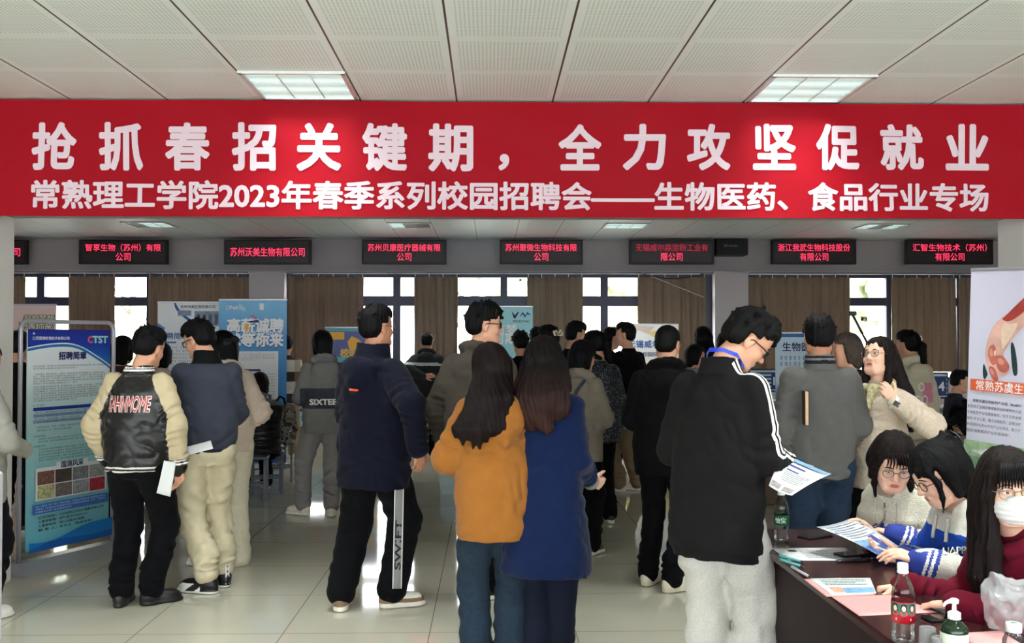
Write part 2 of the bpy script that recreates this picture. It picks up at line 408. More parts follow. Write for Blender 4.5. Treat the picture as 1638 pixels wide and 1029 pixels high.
for i, (a, b, s) in enumerate(((-60, 40, 'taupe curtain at the far left edge of the window wall'), (109, 184, 'narrow taupe curtain left of the first tall bright window pane'),
    (237, 402, 'wide drawn taupe curtain behind the blue and white roll-up banners'), (460, 582, 'drawn taupe curtain just right of the left window pillar'),
    (662, 733, 'narrow taupe curtain behind the man with a reflective stripe jacket'), (843, 933, 'taupe curtain right of the cyan roll-up banner'),
    (1020, 1129, 'drawn taupe curtain behind the white poster with sagging cords'), (1194, 1359, 'wide drawn taupe curtain right of the right window pillar'),
    (1426, 1528, 'taupe curtain behind the girl in the cream hoodie with a dark cap'), (1534, 1640, 'taupe curtain partly hidden by the tall banner with a hand'))):
    curtain(a, b, s, seed=i+3, pleat=.13 if b-a > 100 else .095, bot=1.1 if i in (3, 9, 8, 6) else 1.14)
RAIL = M('rail_grey', (120, 118, 122), .4, metal=.4)
for a, b, s in ((XL, xa-.03, 'curtain rail over the left windows'), (xb+.02, xc-.02, 'curtain rail over the middle windows'), (xd+.02, XR, 'curtain rail over the right windows')):
    r = MB(); r.box((a, YB-.16, 2.655), (b, YB-.085, 2.682), .006); tag(r.build('curtain_rail', RAIL), s, 'curtain rail')
# cords sagging over the drawn curtain right of the middle windows
cd = MB(); p0, p1 = W(1022, 434, YB-.2), W(1126, 476, YB-.2)
cd.tube([p0.lerp(p1, t/10) for t in range(11)], .007, 6)
tag(cd.build('slack_rope', M('cord_pale', (190, 182, 172), .7)), 'pale cord hanging slanted across the drawn curtain', 'cord')
cd = MB(); p0, p1 = W(1022, 436, YB-.22), W(1126, 438, YB-.22)
cd.tube([p0.lerp(p1, t/12) - Vector((0, 0, .09*math.sin(PI*t/12))) for t in range(13)], .008, 6)
tag(cd.build('slack_cable', M('cord_dark', (50, 44, 42), .7)), 'dark cable sagging below the rail over the drawn curtain', 'cord')

# ------------------------------------------------------------------ red banner
def printed(name, rgb, rough=.45, emit=0, **k): return M(name, rgb, rough, noise=.01, emit=emit, **k)
def banner_mat():
    m = M('banner_red', (140, 5, 22), .6, spec=.12, noise=.05, nscale=1.2, bump=.12, bscale=1.6)
    return m
t = thing('hanging_banner', 'long red banner with two rows of pale characters hung across the hall', 'banner', (0, YM-.02, 0))
bz0, bz1 = W(784, 348, YM-.02).z, CF - .01
nx, nz_ = 120, 14; v = []; f = []
for s_ in (0, 1):
    for j in range(nz_+1):
        for i in range(nx+1):
            x = -4.2 + 8.6*i/nx; z = bz0 + (bz1-bz0)*j/nz_
            v.append((x, -.012 + .006*math.sin(x*2.3+1.5*j/nz_) + .004*math.sin(x*7+j*.8) + s_*.006, z))
N = (nx+1)*(nz_+1)
for j in range(nz_):
    for i in range(nx):
        a = j*(nx+1)+i; f.append((a, a+1, a+nx+2, a+nx+1)); f.append((N+a, N+a+nx+1, N+a+nx+2, N+a+1))
mesh_obj('cloth', v, f, banner_mat(), t, smooth=True)
BW = printed('banner_letter', (196, 176, 184), .6)
def onb(p):
    u = (p[2]-bz0)/(bz1-bz0); return (p[0], -.012 + .006*math.sin(p[0]*2.3+1.5*u) + .004*math.sin(p[0]*7+14*u*.8) - .004 + p[1], p[2])
l1 = MB()
D = YM-.045
def q(px, py): p = W(px, py, D); return p.x, p.z
for ch, cx in zip('抢抓春招关键期', (85, 192, 299, 406, 510, 615, 721)):
    x, z = q(cx, 233 + (cx-85)*.004); x2, z2 = q(cx+36, 195); x3, z3 = q(cx-36, 272)
    put_text(l1, ch, x, z, w=x2-x3, h=z2-z3, bold=.035, P=onb)
for ch, cx in zip('全力攻坚促就业', (928, 1031, 1134, 1239, 1341, 1444, 1549)):
    x, z = q(cx, 235); x2, z2 = q(cx+34.5, 198); x3, z3 = q(cx-34.5, 272)
    put_text(l1, ch, x, z, w=x2-x3, h=z2-z3, bold=.035, P=onb)
x, z = q(806, 259); put_text(l1, '，', x, z, h=q(0, 246)[1]-q(0, 273)[1], bold=.035, P=onb)
l1.build('lettering', BW, t)
l2 = MB(); x0, z0 = q(48, 333); x1, _ = q(1583, 333); _, z1 = q(800, 289)
put_text(l2, '常熟理工学院2023年春季系列校园招聘会——生物医药、食品行业专场', (x0+x1)/2, (z0+z1)/2-.003, w=x1-x0, h=(z1-z0), bold=.03, P=onb)
l2.build('lettering', BW, t)

# ------------------------------------------------------------------ LED name boards
LEDF = M('led_case', (22, 20, 24), .45); LEDS = M('led_screen', (52, 43, 46), .3, noise=.1, nscale=200)
def led_mat(name, s):
    m = bpy.data.materials.new(name); m.use_nodes = True; b = m.node_tree.nodes['Principled BSDF']
    b.inputs['Base Color'].default_value = (.2, .01, .03, 1); b.inputs['Emission Color'].default_value = (1, .035, .1, 1); b.inputs['Emission Strength'].default_value = s; return m
LEDR = led_mat('led_red', .9); LEDD = led_mat('led_dim', .22)
YS = YB-.32
for px0, px1, lines, lab in ((-98, 42, ['常熟苏虞生物公司'], 'red name board cut by the left pillar'),
    (127, 267, ['智享生物（苏州）有限', '公司'], 'red name board above the gap left of the wide curtain'),
    (359, 497, ['苏州沃美生物有限公司'], 'red name board with a single text row above the left window pillar'),
    (579, 714, ['苏州贝康医疗器械有限', '公司'], 'red name board above the man in the navy jacket'),
    (799, 932, ['苏州聚微生物科技有限', '公司'], 'red name board above the cyan roll-up banner'),
    (1007, 1142, ['无锡威尔森淀粉工业有', '限公司'], 'red name board with a dim upper row beside the loudspeaker'),
    (1235, 1369, ['浙江我武生物科技股份', '有限公司'], 'red name board right of the loudspeaker'),
    (1450, 1588, ['汇智生物技术（苏州）', '有限公司'], 'red name board next to the right pillar')):
    a, b = W(px0, 383.5, YS), W(px1, 423, YS); w, h = b.x-a.x, a.z-b.z
    t = thing('led_sign', lab, 'led sign', ((a.x+b.x)/2, YS, b.z), 0, 'red led name boards')
    cs = MB()
    e = .032
    cs.box((-w/2, 0, 0), (w/2, .09, h), .004)
    cs.box((-w/2, -.02, 0), (w/2, 0, e)); cs.box((-w/2, -.02, h-e), (w/2, 0, h)); cs.box((-w/2, -.02, e), (-w/2+e, 0, h-e)); cs.box((w/2-e, -.02, e), (w/2, 0, h-e))
    cs.build('case', LEDF, t)
    s = MB(); rect(s, -w/2+e, w/2-e, e, h-e, -.002); s.build('screen', LEDS, t)
    br = MB()
    for k in (-.35, .35): br.box((w*k-.02, .09, h*.3), (w*k+.02, .32 if k else .3, h*.5))
    br.build('bracket', LEDF, t)
    if len(lines) == 1:
        m1 = MB(); put_text(m1, lines[0], 0, h*.5, w=w*.86, h=h*.36, bold=0, y=-.005); m1.build('lettering', LEDR, t)
    else:
        dim = lines[0].startswith('无锡')
        m1 = MB(); put_text(m1, lines[0], 0, h*.68, w=w*.86, h=h*.30, bold=0, y=-.005); m1.build('lettering', LEDD if dim else LEDR, t)
        m1 = MB(); put_text(m1, lines[1], 0, h*.30, w=w*.085*len(lines[1]), h=h*.32, bold=0, y=-.005); m1.build('lettering', LEDR, t)
a, b = W(1146, 379, YS), W(1197, 408, YS); w, h = b.x-a.x, a.z-b.z
t = thing('loudspeaker', 'black wall loudspeaker between two red name boards', 'loudspeaker', ((a.x+b.x)/2, YS+.02, b.z))
box_obj('cabinet', (-w/2, 0, 0), (w/2, .34, h), M('speaker_black', (26, 24, 30), .5), t, bev=.01)
box_obj('grille', (-w/2+.015, -.012, .015), (w/2-.06, 0, h-.015), M('speaker_grille', (30, 28, 36), .7, bump=.3, bscale=400), t)
lt = MB(); put_text(lt, 'BO-Audio', -.02, h*.52, w=w*.42, bold=.0, y=-.0135); lt.build('lettering', printed('speaker_letter', (150, 150, 150)), t)
# ------------------------------------------------------------------ implicit surfaces: smooth blends of tapered limbs, meshed once
def _lat(ix, iy, iz, seed):
    h = (ix*374761393 + iy*668265263 + iz*2147483647 + seed*974634533) & 0x7fffffff
    h = ((h ^ (h >> 13))*1274126177) & 0x7fffffff
    return ((h ^ (h >> 16)) & 0xffff)/32767.5 - 1.0
def vnoise(x, y, z, seed=0):
    x0 = np.floor(x); y0 = np.floor(y); z0 = np.floor(z)
    fx, fy, fz = x-x0, y-y0, z-z0
    fx = fx*fx*(3-2*fx); fy = fy*fy*(3-2*fy); fz = fz*fz*(3-2*fz)
    i, j, k = x0.astype(np.int64), y0.astype(np.int64), z0.astype(np.int64)
    r = 0
    for a in (0, 1):
        for b in (0, 1):
            for c in (0, 1):
                r = r + _lat(i+a, j+b, k+c, seed)*(fx if a else 1-fx)*(fy if b else 1-fy)*(fz if c else 1-fz)
    return r
def V3(p): return np.array(p, dtype=np.float64)
class Prim:
    def __init__(s, ev, lo, hi): s.ev = ev; s.lo = V3(lo); s.hi = V3(hi)
def RC(a, b, ra, rb, wr=0.0, wn=5, ph=0.0, w0=0.0, w1=1.0, fl=None):
    """tapered capsule; wr/wn: cloth folds ringing it between w0 and w1 of its length; fl=(axis,factor) flattens it"""
    a, b = V3(a), V3(b); ba = b-a; L2 = max(float(ba@ba), 1e-9)
    t_ = ba/math.sqrt(L2); u_ = np.cross(t_, (0.3, 1, 0.2)); u_ /= max(np.linalg.norm(u_), 1e-6); v_ = np.cross(t_, u_)
    fa = V3(fl[0])/np.linalg.norm(fl[0]) if fl else None
    def ev(x, y, z):
        px, py, pz = x-a[0], y-a[1], z-a[2]
        t = np.clip((px*ba[0]+py*ba[1]+pz*ba[2])/L2, 0, 1)
        qx, qy, qz = px-t*ba[0], py-t*ba[1], pz-t*ba[2]
        if fa is not None:
            e = (qx*fa[0]+qy*fa[1]+qz*fa[2])*(fl[1]-1); qx, qy, qz = qx+e*fa[0], qy+e*fa[1], qz+e*fa[2]
        d = np.sqrt(qx*qx+qy*qy+qz*qz) - (ra + t*(rb-ra))
        if wr:
            an = np.arctan2(qx*u_[0]+qy*u_[1]+qz*u_[2], qx*v_[0]+qy*v_[1]+qz*v_[2])
            win = np.clip((t-w0)*6, 0, 1)*np.clip((w1-t)*6, 0, 1)
            d = d + wr*win*np.sin(2*PI*wn*t + 2.2*np.sin(an+ph) + 1.3*np.sin(2*an+2.3*ph+3*t) + ph)*(.42+.5*np.sin(1.3*an+3*ph+5*t))
        return d
    m = max(ra, rb)*(1 if not fl else max(1, 1/fl[1])) + abs(wr)
    return Prim(ev, np.minimum(a, b)-m, np.maximum(a, b)+m)
def EL(c, r, R=None):
    c, r = V3(c), V3(r); Rm = np.array(R) if R is not None else None
    def ev(x, y, z):
        x, y, z = x-c[0], y-c[1], z-c[2]
        if Rm is not None: x, y, z = Rm[0,0]*x+Rm[1,0]*y+Rm[2,0]*z, Rm[0,1]*x+Rm[1,1]*y+Rm[2,1]*z, Rm[0,2]*x+Rm[1,2]*y+Rm[2,2]*z
        k0 = np.sqrt((x/r[0])**2+(y/r[1])**2+(z/r[2])**2); k1 = np.sqrt((x/r[0]**2)**2+(y/r[1]**2)**2+(z/r[2]**2)**2)
        return k0*(k0-1)/np.maximum(k1, 1e-6)
    e = np.abs(Rm)@r if Rm is not None else r
    return Prim(ev, c-e, c+e)
def LO(rows, n=2.4):
    """loft of superelliptic sections (z, a, b[, cx, cy])"""
    rows = sorted([tuple(r)+(0, 0)*(len(r) == 3) + (0,)*(len(r) == 4) for r in rows]); A = np.array([r[:5] for r in rows], float)
    zz = A[:, 0]
    def sm(z, col):
        # smooth interpolation over the rows
        i = np.clip(np.searchsorted(zz, z)-1, 0, len(zz)-2); t = np.clip((z-zz[i])/(zz[i+1]-zz[i]), 0, 1)
        p0 = col[np.maximum(i-1, 0)]; p1 = col[i]; p2 = col[i+1]; p3 = col[np.minimum(i+2, len(zz)-1)]
        c = p1 + .5*t*(p2-p0 + t*(2*p0-5*p1+4*p2-p3 + t*(3*(p1-p2)+p3-p0)))
        return np.clip(c, np.minimum(p1, p2)-.01, np.maximum(p1, p2)+.01)
    def ev(x, y, z):
        z1 = z[:1, :1, :] if z.ndim == 3 and z.shape[0] == 1 else z
        a, b, cx, cy = (sm(z1, A[:, i]) for i in (1, 2, 3, 4))
        a = np.maximum(a, .004); b = np.maximum(b, .004)
        k = (np.abs((x-cx)/a)**n + np.abs((y-cy)/b)**n)**(1/n)
        d = (k-1)*np.minimum(a, b)
        return np.maximum(d, np.maximum(zz[0]-z, z-zz[-1]))
    m = .012
    return Prim(ev, ((A[:, 3]-A[:, 1]).min()-m, (A[:, 4]-A[:, 2]).min()-m, zz[0]-m), ((A[:, 3]+A[:, 1]).max()+m, (A[:, 4]+A[:, 2]).max()+m, zz[-1]+m))
def FR(p, R, o, s=1.0):
    """prim given in a turned, moved, scaled frame"""
    Rm = np.array(R); o = V3(o)
    def ev(x, y, z):
        x, y, z = (x-o[0])/s, (y-o[1])/s, (z-o[2])/s
        return s*p.ev(Rm[0,0]*x+Rm[1,0]*y+Rm[2,0]*z, Rm[0,1]*x+Rm[1,1]*y+Rm[2,1]*z, Rm[0,2]*x+Rm[1,2]*y+Rm[2,2]*z)
    c = np.array([[(p.lo, p.hi)[i][0], (p.lo, p.hi)[j][1], (p.lo, p.hi)[k][2]] for i in (0, 1) for j in (0, 1) for k in (0, 1)])
    c = (Rm @ (c*s).T).T + o
    return Prim(ev, c.min(0), c.max(0))
CORN = [(i, j, k) for i in (0, 1) for j in (0, 1) for k in (0, 1)]
EDGES = [(a, b) for a in range(8) for b in range(a+1, 8) if sum(abs(CORN[a][q]-CORN[b][q]) for q in range(3)) == 1]
def surface_nets(f, lo, h):
    s = f < 0
    n = tuple(d-1 for d in f.shape)
    cnt = np.zeros(n, np.uint8)
    for i, j, k in CORN: cnt += s[i:i+n[0], j:j+n[1], k:k+n[2]]
    ix, iy, iz = np.nonzero((cnt > 0) & (cnt < 8))
    cv = np.stack([f[ix+i, iy+j, iz+k] for i, j, k in CORN]).astype(np.float64)
    acc = np.zeros((len(ix), 3)); num = np.zeros(len(ix))
    for a, b in EDGES:
        fa, fb = cv[a], cv[b]; m = (fa < 0) != (fb < 0); t = np.where(m, fa/np.where(m, fa-fb, 1), 0)
        pa, pb = np.array(CORN[a], float), np.array(CORN[b], float)
        acc += m[:, None]*(pa + t[:, None]*(pb-pa)); num += m
    v = (np.stack([ix, iy, iz], 1) + acc/num[:, None])*h + lo
    idx = np.full(n, -1, np.int32); idx[ix, iy, iz] = np.arange(len(ix))
    quads = []
    for ax in range(3):
        o1, o2 = (ax+1) % 3, (ax+2) % 3
        sl0 = [slice(1, -1)]*3; sl0[ax] = slice(0, -1); sl1 = list(sl0); sl1[ax] = slice(1, None)
        s0, s1 = s[tuple(sl0)], s[tuple(sl1)]
        g = np.nonzero(s0 != s1); inside = s0[g]
        p = [g[0]+1, g[1]+1, g[2]+1]; p[ax] = g[ax]
        def cell(d1, d2):
            q = list(p); q[o1] = p[o1]-d1; q[o2] = p[o2]-d2; return idx[q[0], q[1], q[2]]
        Q = np.stack([cell(1, 1), cell(0, 1), cell(0, 0), cell(1, 0)], 1)
        Q[~inside] = Q[~inside][:, ::-1]; quads.append(Q)
    return v, np.concatenate(quads)
class Sdf:
    def __init__(s, h): s.h = h; s.ops = []; s.post = []
    def add(s, p, k=.02): s.ops.append(('a', p, k)); return s
    def sub(s, p, k=.01): s.ops.append(('s', p, k)); return s
    def cut(s, fn, k=0.0): s.ops.append(('c', fn, k)); return s
    def disp(s, fn, band=.06): s.post.append((fn, band)); return s
    def solve(s):
        h = s.h; A = [o[1] for o in s.ops if o[0] == 'a']
        lo = np.min([p.lo for p in A], 0) - 3*h; hi = np.max([p.hi for p in A], 0) + 3*h
        n = np.ceil((hi-lo)/h).astype(int)+1
        ax = [lo[i]+h*np.arange(n[i]) for i in range(3)]
        f = np.full(n, 1.0, np.float32)
        for op, p, k in s.ops:
            if op == 'c':
                g = p(ax[0][:, None, None], ax[1][None, :, None], ax[2][None, None, :]).astype(np.float32)
                if k: hh = np.maximum(k-np.abs(f-g), 0)/k; f = np.maximum(f, g) + hh*hh*k/4
                else: f = np.maximum(f, g)
                continue
            i0 = np.maximum(np.floor((p.lo-k-2*h-lo)/h).astype(int), 0); i1 = np.minimum(np.ceil((p.hi+k+2*h-lo)/h).astype(int)+1, n)
            if (i1 <= i0).any(): continue
            sl = tuple(slice(a, b) for a, b in zip(i0, i1))
            g = p.ev(ax[0][sl[0]][:, None, None], ax[1][sl[1]][None, :, None], ax[2][sl[2]][None, None, :]).astype(np.float32)
            c = f[sl]
            if op == 'a': hh = np.maximum(k-np.abs(c-g), 0)/k; f[sl] = np.minimum(c, g) - hh*hh*k/4
            else: g = -g; hh = np.maximum(k-np.abs(c-g), 0)/k; f[sl] = np.maximum(c, g) + hh*hh*k/4
        for fn, band in s.post:
            m = np.nonzero(np.abs(f) < band)
            f[m] += fn(ax[0][m[0]], ax[1][m[1]], ax[2][m[2]])
        f[0] = f[-1] = 1; f[:, 0] = f[:, -1] = 1; f[:, :, 0] = f[:, :, -1] = 1
        return surface_nets(f, lo, h)
    def build(s, name, mats, parent=None, mf=None):
        v, q = s.solve()
        me = bpy.data.meshes.new(name)
        me.vertices.add(len(v)); me.vertices.foreach_set('co', v.astype(np.float32).ravel())
        me.loops.add(len(q)*4); me.loops.foreach_set('vertex_index', q.astype(np.int32).ravel())
        me.polygons.add(len(q)); me.polygons.foreach_set('loop_start', np.arange(len(q), dtype=np.int32)*4)
        me.polygons.foreach_set('use_smooth', np.ones(len(q), dtype=bool))
        for m in (mats if isinstance(mats, (list, tuple)) else [mats]): me.materials.append(m)
        if mf is not None: me.polygons.foreach_set('material_index', mf(v[q].mean(1)).astype(np.int32))
        me.update(calc_edges=True); me.validate()
        return link(bpy.data.objects.new(name, me), parent)

# ------------------------------------------------------------------ people
def Rz(a): a = math.radians(a); return np.array([[math.cos(a), -math.sin(a), 0], [math.sin(a), math.cos(a), 0], [0, 0, 1]])
def Rx(a): a = math.radians(a); return np.array([[1, 0, 0], [0, math.cos(a), -math.sin(a)], [0, math.sin(a), math.cos(a)]])
def Ry(a): a = math.radians(a); return np.array([[math.cos(a), 0, math.sin(a)], [0, 1, 0], [-math.sin(a), 0, math.cos(a)]])
def unit(v): v = V3(v); return v/max(np.linalg.norm(v), 1e-9)
def ik(a, c, l1, l2, pole):
    a, c = V3(a), V3(c); d = c-a; D = np.linalg.norm(d)
    if D > (l1+l2)*.999: c = a + d*(l1+l2)*.999/D; d = c-a; D = np.linalg.norm(d)
    D = max(D, abs(l1-l2)+.02); x = (l1*l1-l2*l2+D*D)/(2*D); hh = math.sqrt(max(l1*l1-x*x, 0)); n = unit(d)
    p = V3(pole); p = unit(p-n*(p@n))
    return a+n*x+p*hh, c
SKIN = {k: M('skin_'+k, c, .5, noise=.05, nscale=14, bump=.03, bscale=250, spec=.4) for k, c in (('light', (226, 178, 154)), ('warm', (205, 152, 124)), ('tan', (184, 130, 102)))}
LIP = M('lips', (180, 102, 94), .45); LIPP = M('lips_pale', (190, 118, 104), .5)
def hair_mat(name, rgb, sheen=.35):
    if name in MATS: return MATS[name]
    m = M(name, rgb, .5, noise=.25, nscale=20, spec=.12)
    nt = m.node_tree; b = nt.nodes['Principled BSDF']
    tc = nd(nt, 'ShaderNodeTexCoord'); mp = nd(nt, 'ShaderNodeMapping'); mp.inputs['Scale'].default_value = (150, 150, 14)
    nz = nd(nt, 'ShaderNodeTexNoise'); nz.inputs['Scale'].default_value = 3; nz.inputs['Detail'].default_value = 2
    nt.links.new(tc.outputs['Object'], mp.inputs[0]); nt.links.new(mp.outputs[0], nz.inputs['Vector'])
    bp = nd(nt, 'ShaderNodeBump'); bp.inputs['Strength'].default_value = .55; bp.inputs['Distance'].default_value = .006
    nt.links.new(nz.outputs['Fac'], bp.inputs['Height']); nt.links.new(bp.outputs[0], b.inputs['Normal'])
    return m
HB = hair_mat('hair_black', (11, 10, 11)); HD = hair_mat('hair_dark_brown', (22, 15, 14)); HR = hair_mat('hair_auburn', (50, 31, 28))
EYEW = M('eye_white', (226, 222, 216), .25); IRIS = M('iris', (34, 24, 20), .2); BROW = M('brow', (44, 34, 32), .8)
GLM = M('glasses_metal', (150, 140, 130), .25, metal=.9); GLB = M('glasses_black', (18, 18, 20), .25)
LENS = bpy.data.materials.new('lens_glass'); LENS.use_nodes = True
nt = LENS.node_tree; nt.nodes.remove(nt.nodes['Principled BSDF'])
_t = nd(nt, 'ShaderNodeBsdfTransparent'); _g = nd(nt, 'ShaderNodeBsdfGlossy'); _g.inputs['Roughness'].default_value = .03; _m = nd(nt, 'ShaderNodeMixShader'); _m.inputs[0].default_value = .12
nt.links.new(_t.outputs[0], _m.inputs[1]); nt.links.new(_g.outputs[0], _m.inputs[2]); nt.links.new(_m.outputs[0], nt.nodes['Material Output'].inputs[0])
def cloth(name, rgb, rough=.85, bump=.25, bscale=500, noise=.05, sheen=.02, nscale=25, spec=.07):
    return M(name, rgb, rough, bump=bump, bscale=bscale, noise=noise, sheen=sheen, nscale=nscale, spec=spec)
def hand_ops(S, w, f, n, sg, curl=.5, sc_=1.0, thumb=.5, spread=1.0):
    """five fingers on a palm: w wrist, f finger direction, n palm normal, sg +1 right -1 left"""
    w = V3(w); f = unit(f); n = V3(n); n = unit(n-f*(n@f)); t = -sg*np.cross(n, f); c = sc_
    S.add(RC(w-f*.02*c, w+f*.02*c, .024*c, .024*c, fl=(n, 1.35)), .015)
    kn = [(.084, .028), (.089, .010), (.085, -.009), (.076, -.027)]
    for fx, tx in kn: S.add(RC(w+f*.01*c+t*tx*.6*c, w+f*fx*c+t*tx*c, .0125*c, .0105*c), .012*c)
    for i, ((fx, tx), L) in enumerate(zip(kn, (.072, .080, .074, .058))):
        p = w+f*fx*c+t*tx*c; d = unit(f+t*(tx*1.6*spread)); a = 0; r0 = (.0092, .0095, .009, .008)[i]
        for j, (fr, be) in enumerate(((.46, .75), (.30, 1.0), (.24, .7))):
            a = be*curl*(1+.12*i)*1.2; e = math.cos(a)*d + math.sin(a)*n; d, nn = e, None
            q = p + d*L*fr*c; S.add(RC(p, q, r0*c, (r0-.0011)*c), .003); p = q; r0 -= .0011
            n2 = unit(n-d*(n@d)); n = n2 if False else n
    b = w+f*.022*c+t*.024*c; d = unit(f*.75+t*(.75*thumb+.25)+n*.35); r0 = .0125
    for fr, be in ((.040, .0), (.032, .35), (.026, .35)):
        d = unit(d + f*be*.6 - t*be*.35*curl + n*be*.5*curl); q = b+d*fr*c; S.add(RC(b, q, r0*c, (r0-.0018)*c), .006); b = q; r0 -= .0018
HEAD_C = (0, .018, .082)
def head_ops(S, fr, fem=False, ears=True, nose=1.0, mouth=0.0):
    A = lambda p, k: S.add(FR(p, *fr), k); B = lambda p, k: S.sub(FR(p, *fr), k)
    A(EL((0, -.012, .036), (.074, .093, .082)), .02)
    A(EL((0, .022, -.040), (.057, .060, .072)), .035)
    A(EL((0, .038, .045), (.058, .045, .05)), .02)
    A(RC((-.018, .060, -.093), (.018, .060, -.093), .019 if fem else .022, .019 if fem else .022), .025)
    for s in (-1, 1):
        A(EL((s*.036, .052, -.030), (.026, .030, .030)), .02)
        A(RC((s*.040, .066, .026), (s*.010, .079, .022), .010, .010), .014)
        A(RC((s*.052, -.012, -.060), (s*.026, .050, -.088), .018, .018), .03)
        B(EL((s*.032, .094, .004), (.019, .016, .011)), .012)
        A(EL((s*.0315, .0715, .005), (.016, .0135, .0115)), .003)
        if ears:
            A(EL((s*.075, -.008, -.004), (.010, .021, .033), Rx(-12)), .007); B(EL((s*.086, -.004, .002), (.006, .011, .019), Rx(-12)), .004)
            A(EL((s*.075, -.004, -.029), (.008, .011, .011)), .006)
    A(RC((0, .082, .012), (0, .098*1, -.024), .0085, .0105*nose), .012)
    A(EL((0, .099, -.028), (.0105, .0115*nose, .0095)), .008)
    for s in (-1, 1): A(EL((s*.0115, .089, -.031), (.008, .010, .0075)), .006)
    A(RC((-.017, .0785, -.062), (.017, .0785, -.062), .0085, .0085), .010)
    A(RC((-.013, .0835, -.0575), (.013, .0835, -.0575), .0052, .0052), .006)
    A(RC((-.011, .0825, -.0680), (.011, .0825, -.0680), .0060, .0060), .006)
    B(RC((-.019, .0915, -.0625), (.019, .0915, -.0625), .0022+mouth, .0022+mouth), .003)
def strands(fr, amp=.004, N=34, seed=1, zf=5, axis=None):
    R, o, s = fr; R = np.array(R)
    def fn(x, y, z):
        dx, dy, dz = (x-o[0])/s, (y-o[1])/s, (z-o[2])/s
        lx, ly, lz = R[0,0]*dx+R[1,0]*dy+R[2,0]*dz, R[0,1]*dx+R[1,1]*dy+R[2,1]*dz, R[0,2]*dx+R[1,2]*dy+R[2,2]*dz
        an = np.arctan2(lx, -ly+.02)
        w = 1.4*vnoise(an*2, lz*zf*2, an*0, seed)
        return amp*(np.sin(an*N*2+3*w+lz*9)*.22 + .75*vnoise(an*N*.3, lz*zf*1.5+an*2, an*0+seed, seed+3))
    return fn
def hair(style, fr, h, mat, parent, seed=1, extra=None, drape=None, amp=None, bangs=.06, part=0.0, side=None):
    """style: short / crop / tousled / bob / long; drape: list of locks [(points in body frame, radii)]"""
    S = Sdf(h); A = lambda p, k: S.add(FR(p, *fr), k); rr = random.Random(seed)
    th = {'short': .013, 'crop': .006, 'tousled': .017, 'bob': .014, 'long': .013}[style]
    A(EL((0, -.014, .040), (.077+th, .095+th, .083+th)), .02)
    if style in ('short', 'tousled'): A(EL((0, .020, .085), (.068+th*.5, .068+th*.4, .045+th*.6)), .02)
    A(EL((0, -.052, -.012), (.066+th*.8, .050+th, .056)), .02)
    if style in ('bob', 'long'):
        for s in (-1, 1): A(RC((s*.070, -.005, .03), (s*.074, -.004, -.075), .026, .022), .02)
        A(RC((-.03, -.065, .0), (-.03, -.06, -.10), .06, .045), .03); A(RC((.03, -.065, .0), (.03, -.06, -.10), .06, .045), .03)
    if style in ('short', 'tousled'):
        n = 46 if style == 'tousled' else 60
        for i in range(n):
            th_ = rr.uniform(-.2, 1.25); ph = rr.uniform(0, 2*PI)
            u = V3((math.sin(ph)*math.cos(th_), math.cos(ph)*math.cos(th_), math.sin(th_)))
            p = V3((0, -.012, .042)) + u*V3((.080, .098, .088))
            L = rr.uniform(.018, .038)*(1.35 if style == 'tousled' else .8)
            d = unit(u*.75 + V3((rr.uniform(-.5, .5), rr.uniform(-.3, .6), rr.uniform(-.1, .5))))
            A(RC(p-u*.012, p+d*L*.85, .012 if style == 'tousled' else .011, .003), .018 if style == 'tousled' else .008)
    # clear the face, the ears, the nape
    zf = bangs; sb = .016 if style not in ('bob', 'long') else .022
    ylow = -.006 if style in ('crop',) else .008
    def keep(x, y, z):
        R = np.array(fr[0]); o = fr[1]; s = fr[2]
        dx, dy, dz = (x-o[0])/s, (y-o[1])/s, (z-o[2])/s
        lx, ly, lz = R[0,0]*dx+R[1,0]*dy+R[2,0]*dz, R[0,1]*dx+R[1,1]*dy+R[2,1]*dz, R[0,2]*dx+R[1,2]*dy+R[2,2]*dz
        hl = zf + .012*np.sin(lx*70+seed) + .006*np.sin(lx*190+2*seed) + (np.abs(lx-part)*-.35 if part else 0)
        face = np.maximum(sb - ly + np.clip(lz, -.1, .1)*.12, lz-hl)
        f = -face
        if style in ('short', 'crop', 'tousled'):
            ear = np.maximum(np.maximum(np.abs(ly+.004)-.024, lz-.026), -(np.abs(lx)-.055))
            f = np.maximum(f, -ear)
            nape = -.062 + .0*lx
            f = np.maximum(f, (nape - lz))
            f = np.maximum(f, np.maximum(-.012-lz-.25*(ly+.04), ly+.03-.5) if False else -1)
        return f*s
    S.cut(keep, .006)
    if style in ('bob', 'long') and side is not None:
        for s_, pts, rs in side:
            for i in range(len(pts)-1): A(RC((s_*pts[i][0],)+tuple(pts[i][1:]), (s_*pts[i+1][0],)+tuple(pts[i+1][1:]), rs[i], rs[i+1]), .015)
    for pts, rs in (drape or []):
        for i in range(len(pts)-1): S.add(RC(pts[i], pts[i+1], rs[i], rs[i+1]), .03)
    if extra: extra(S, A)
    S.disp(strands(fr, amp if amp is not None else {'short': .004, 'crop': .0015, 'tousled': .005, 'bob': .004, 'long': .005}[style], seed=seed, N=30), .05)
    return S.build('hair', mat, parent)
def to_w(fr, q): return Vector(fr[1]) + Matrix(np.array(fr[0]).tolist()) @ (Vector(q)*fr[2])
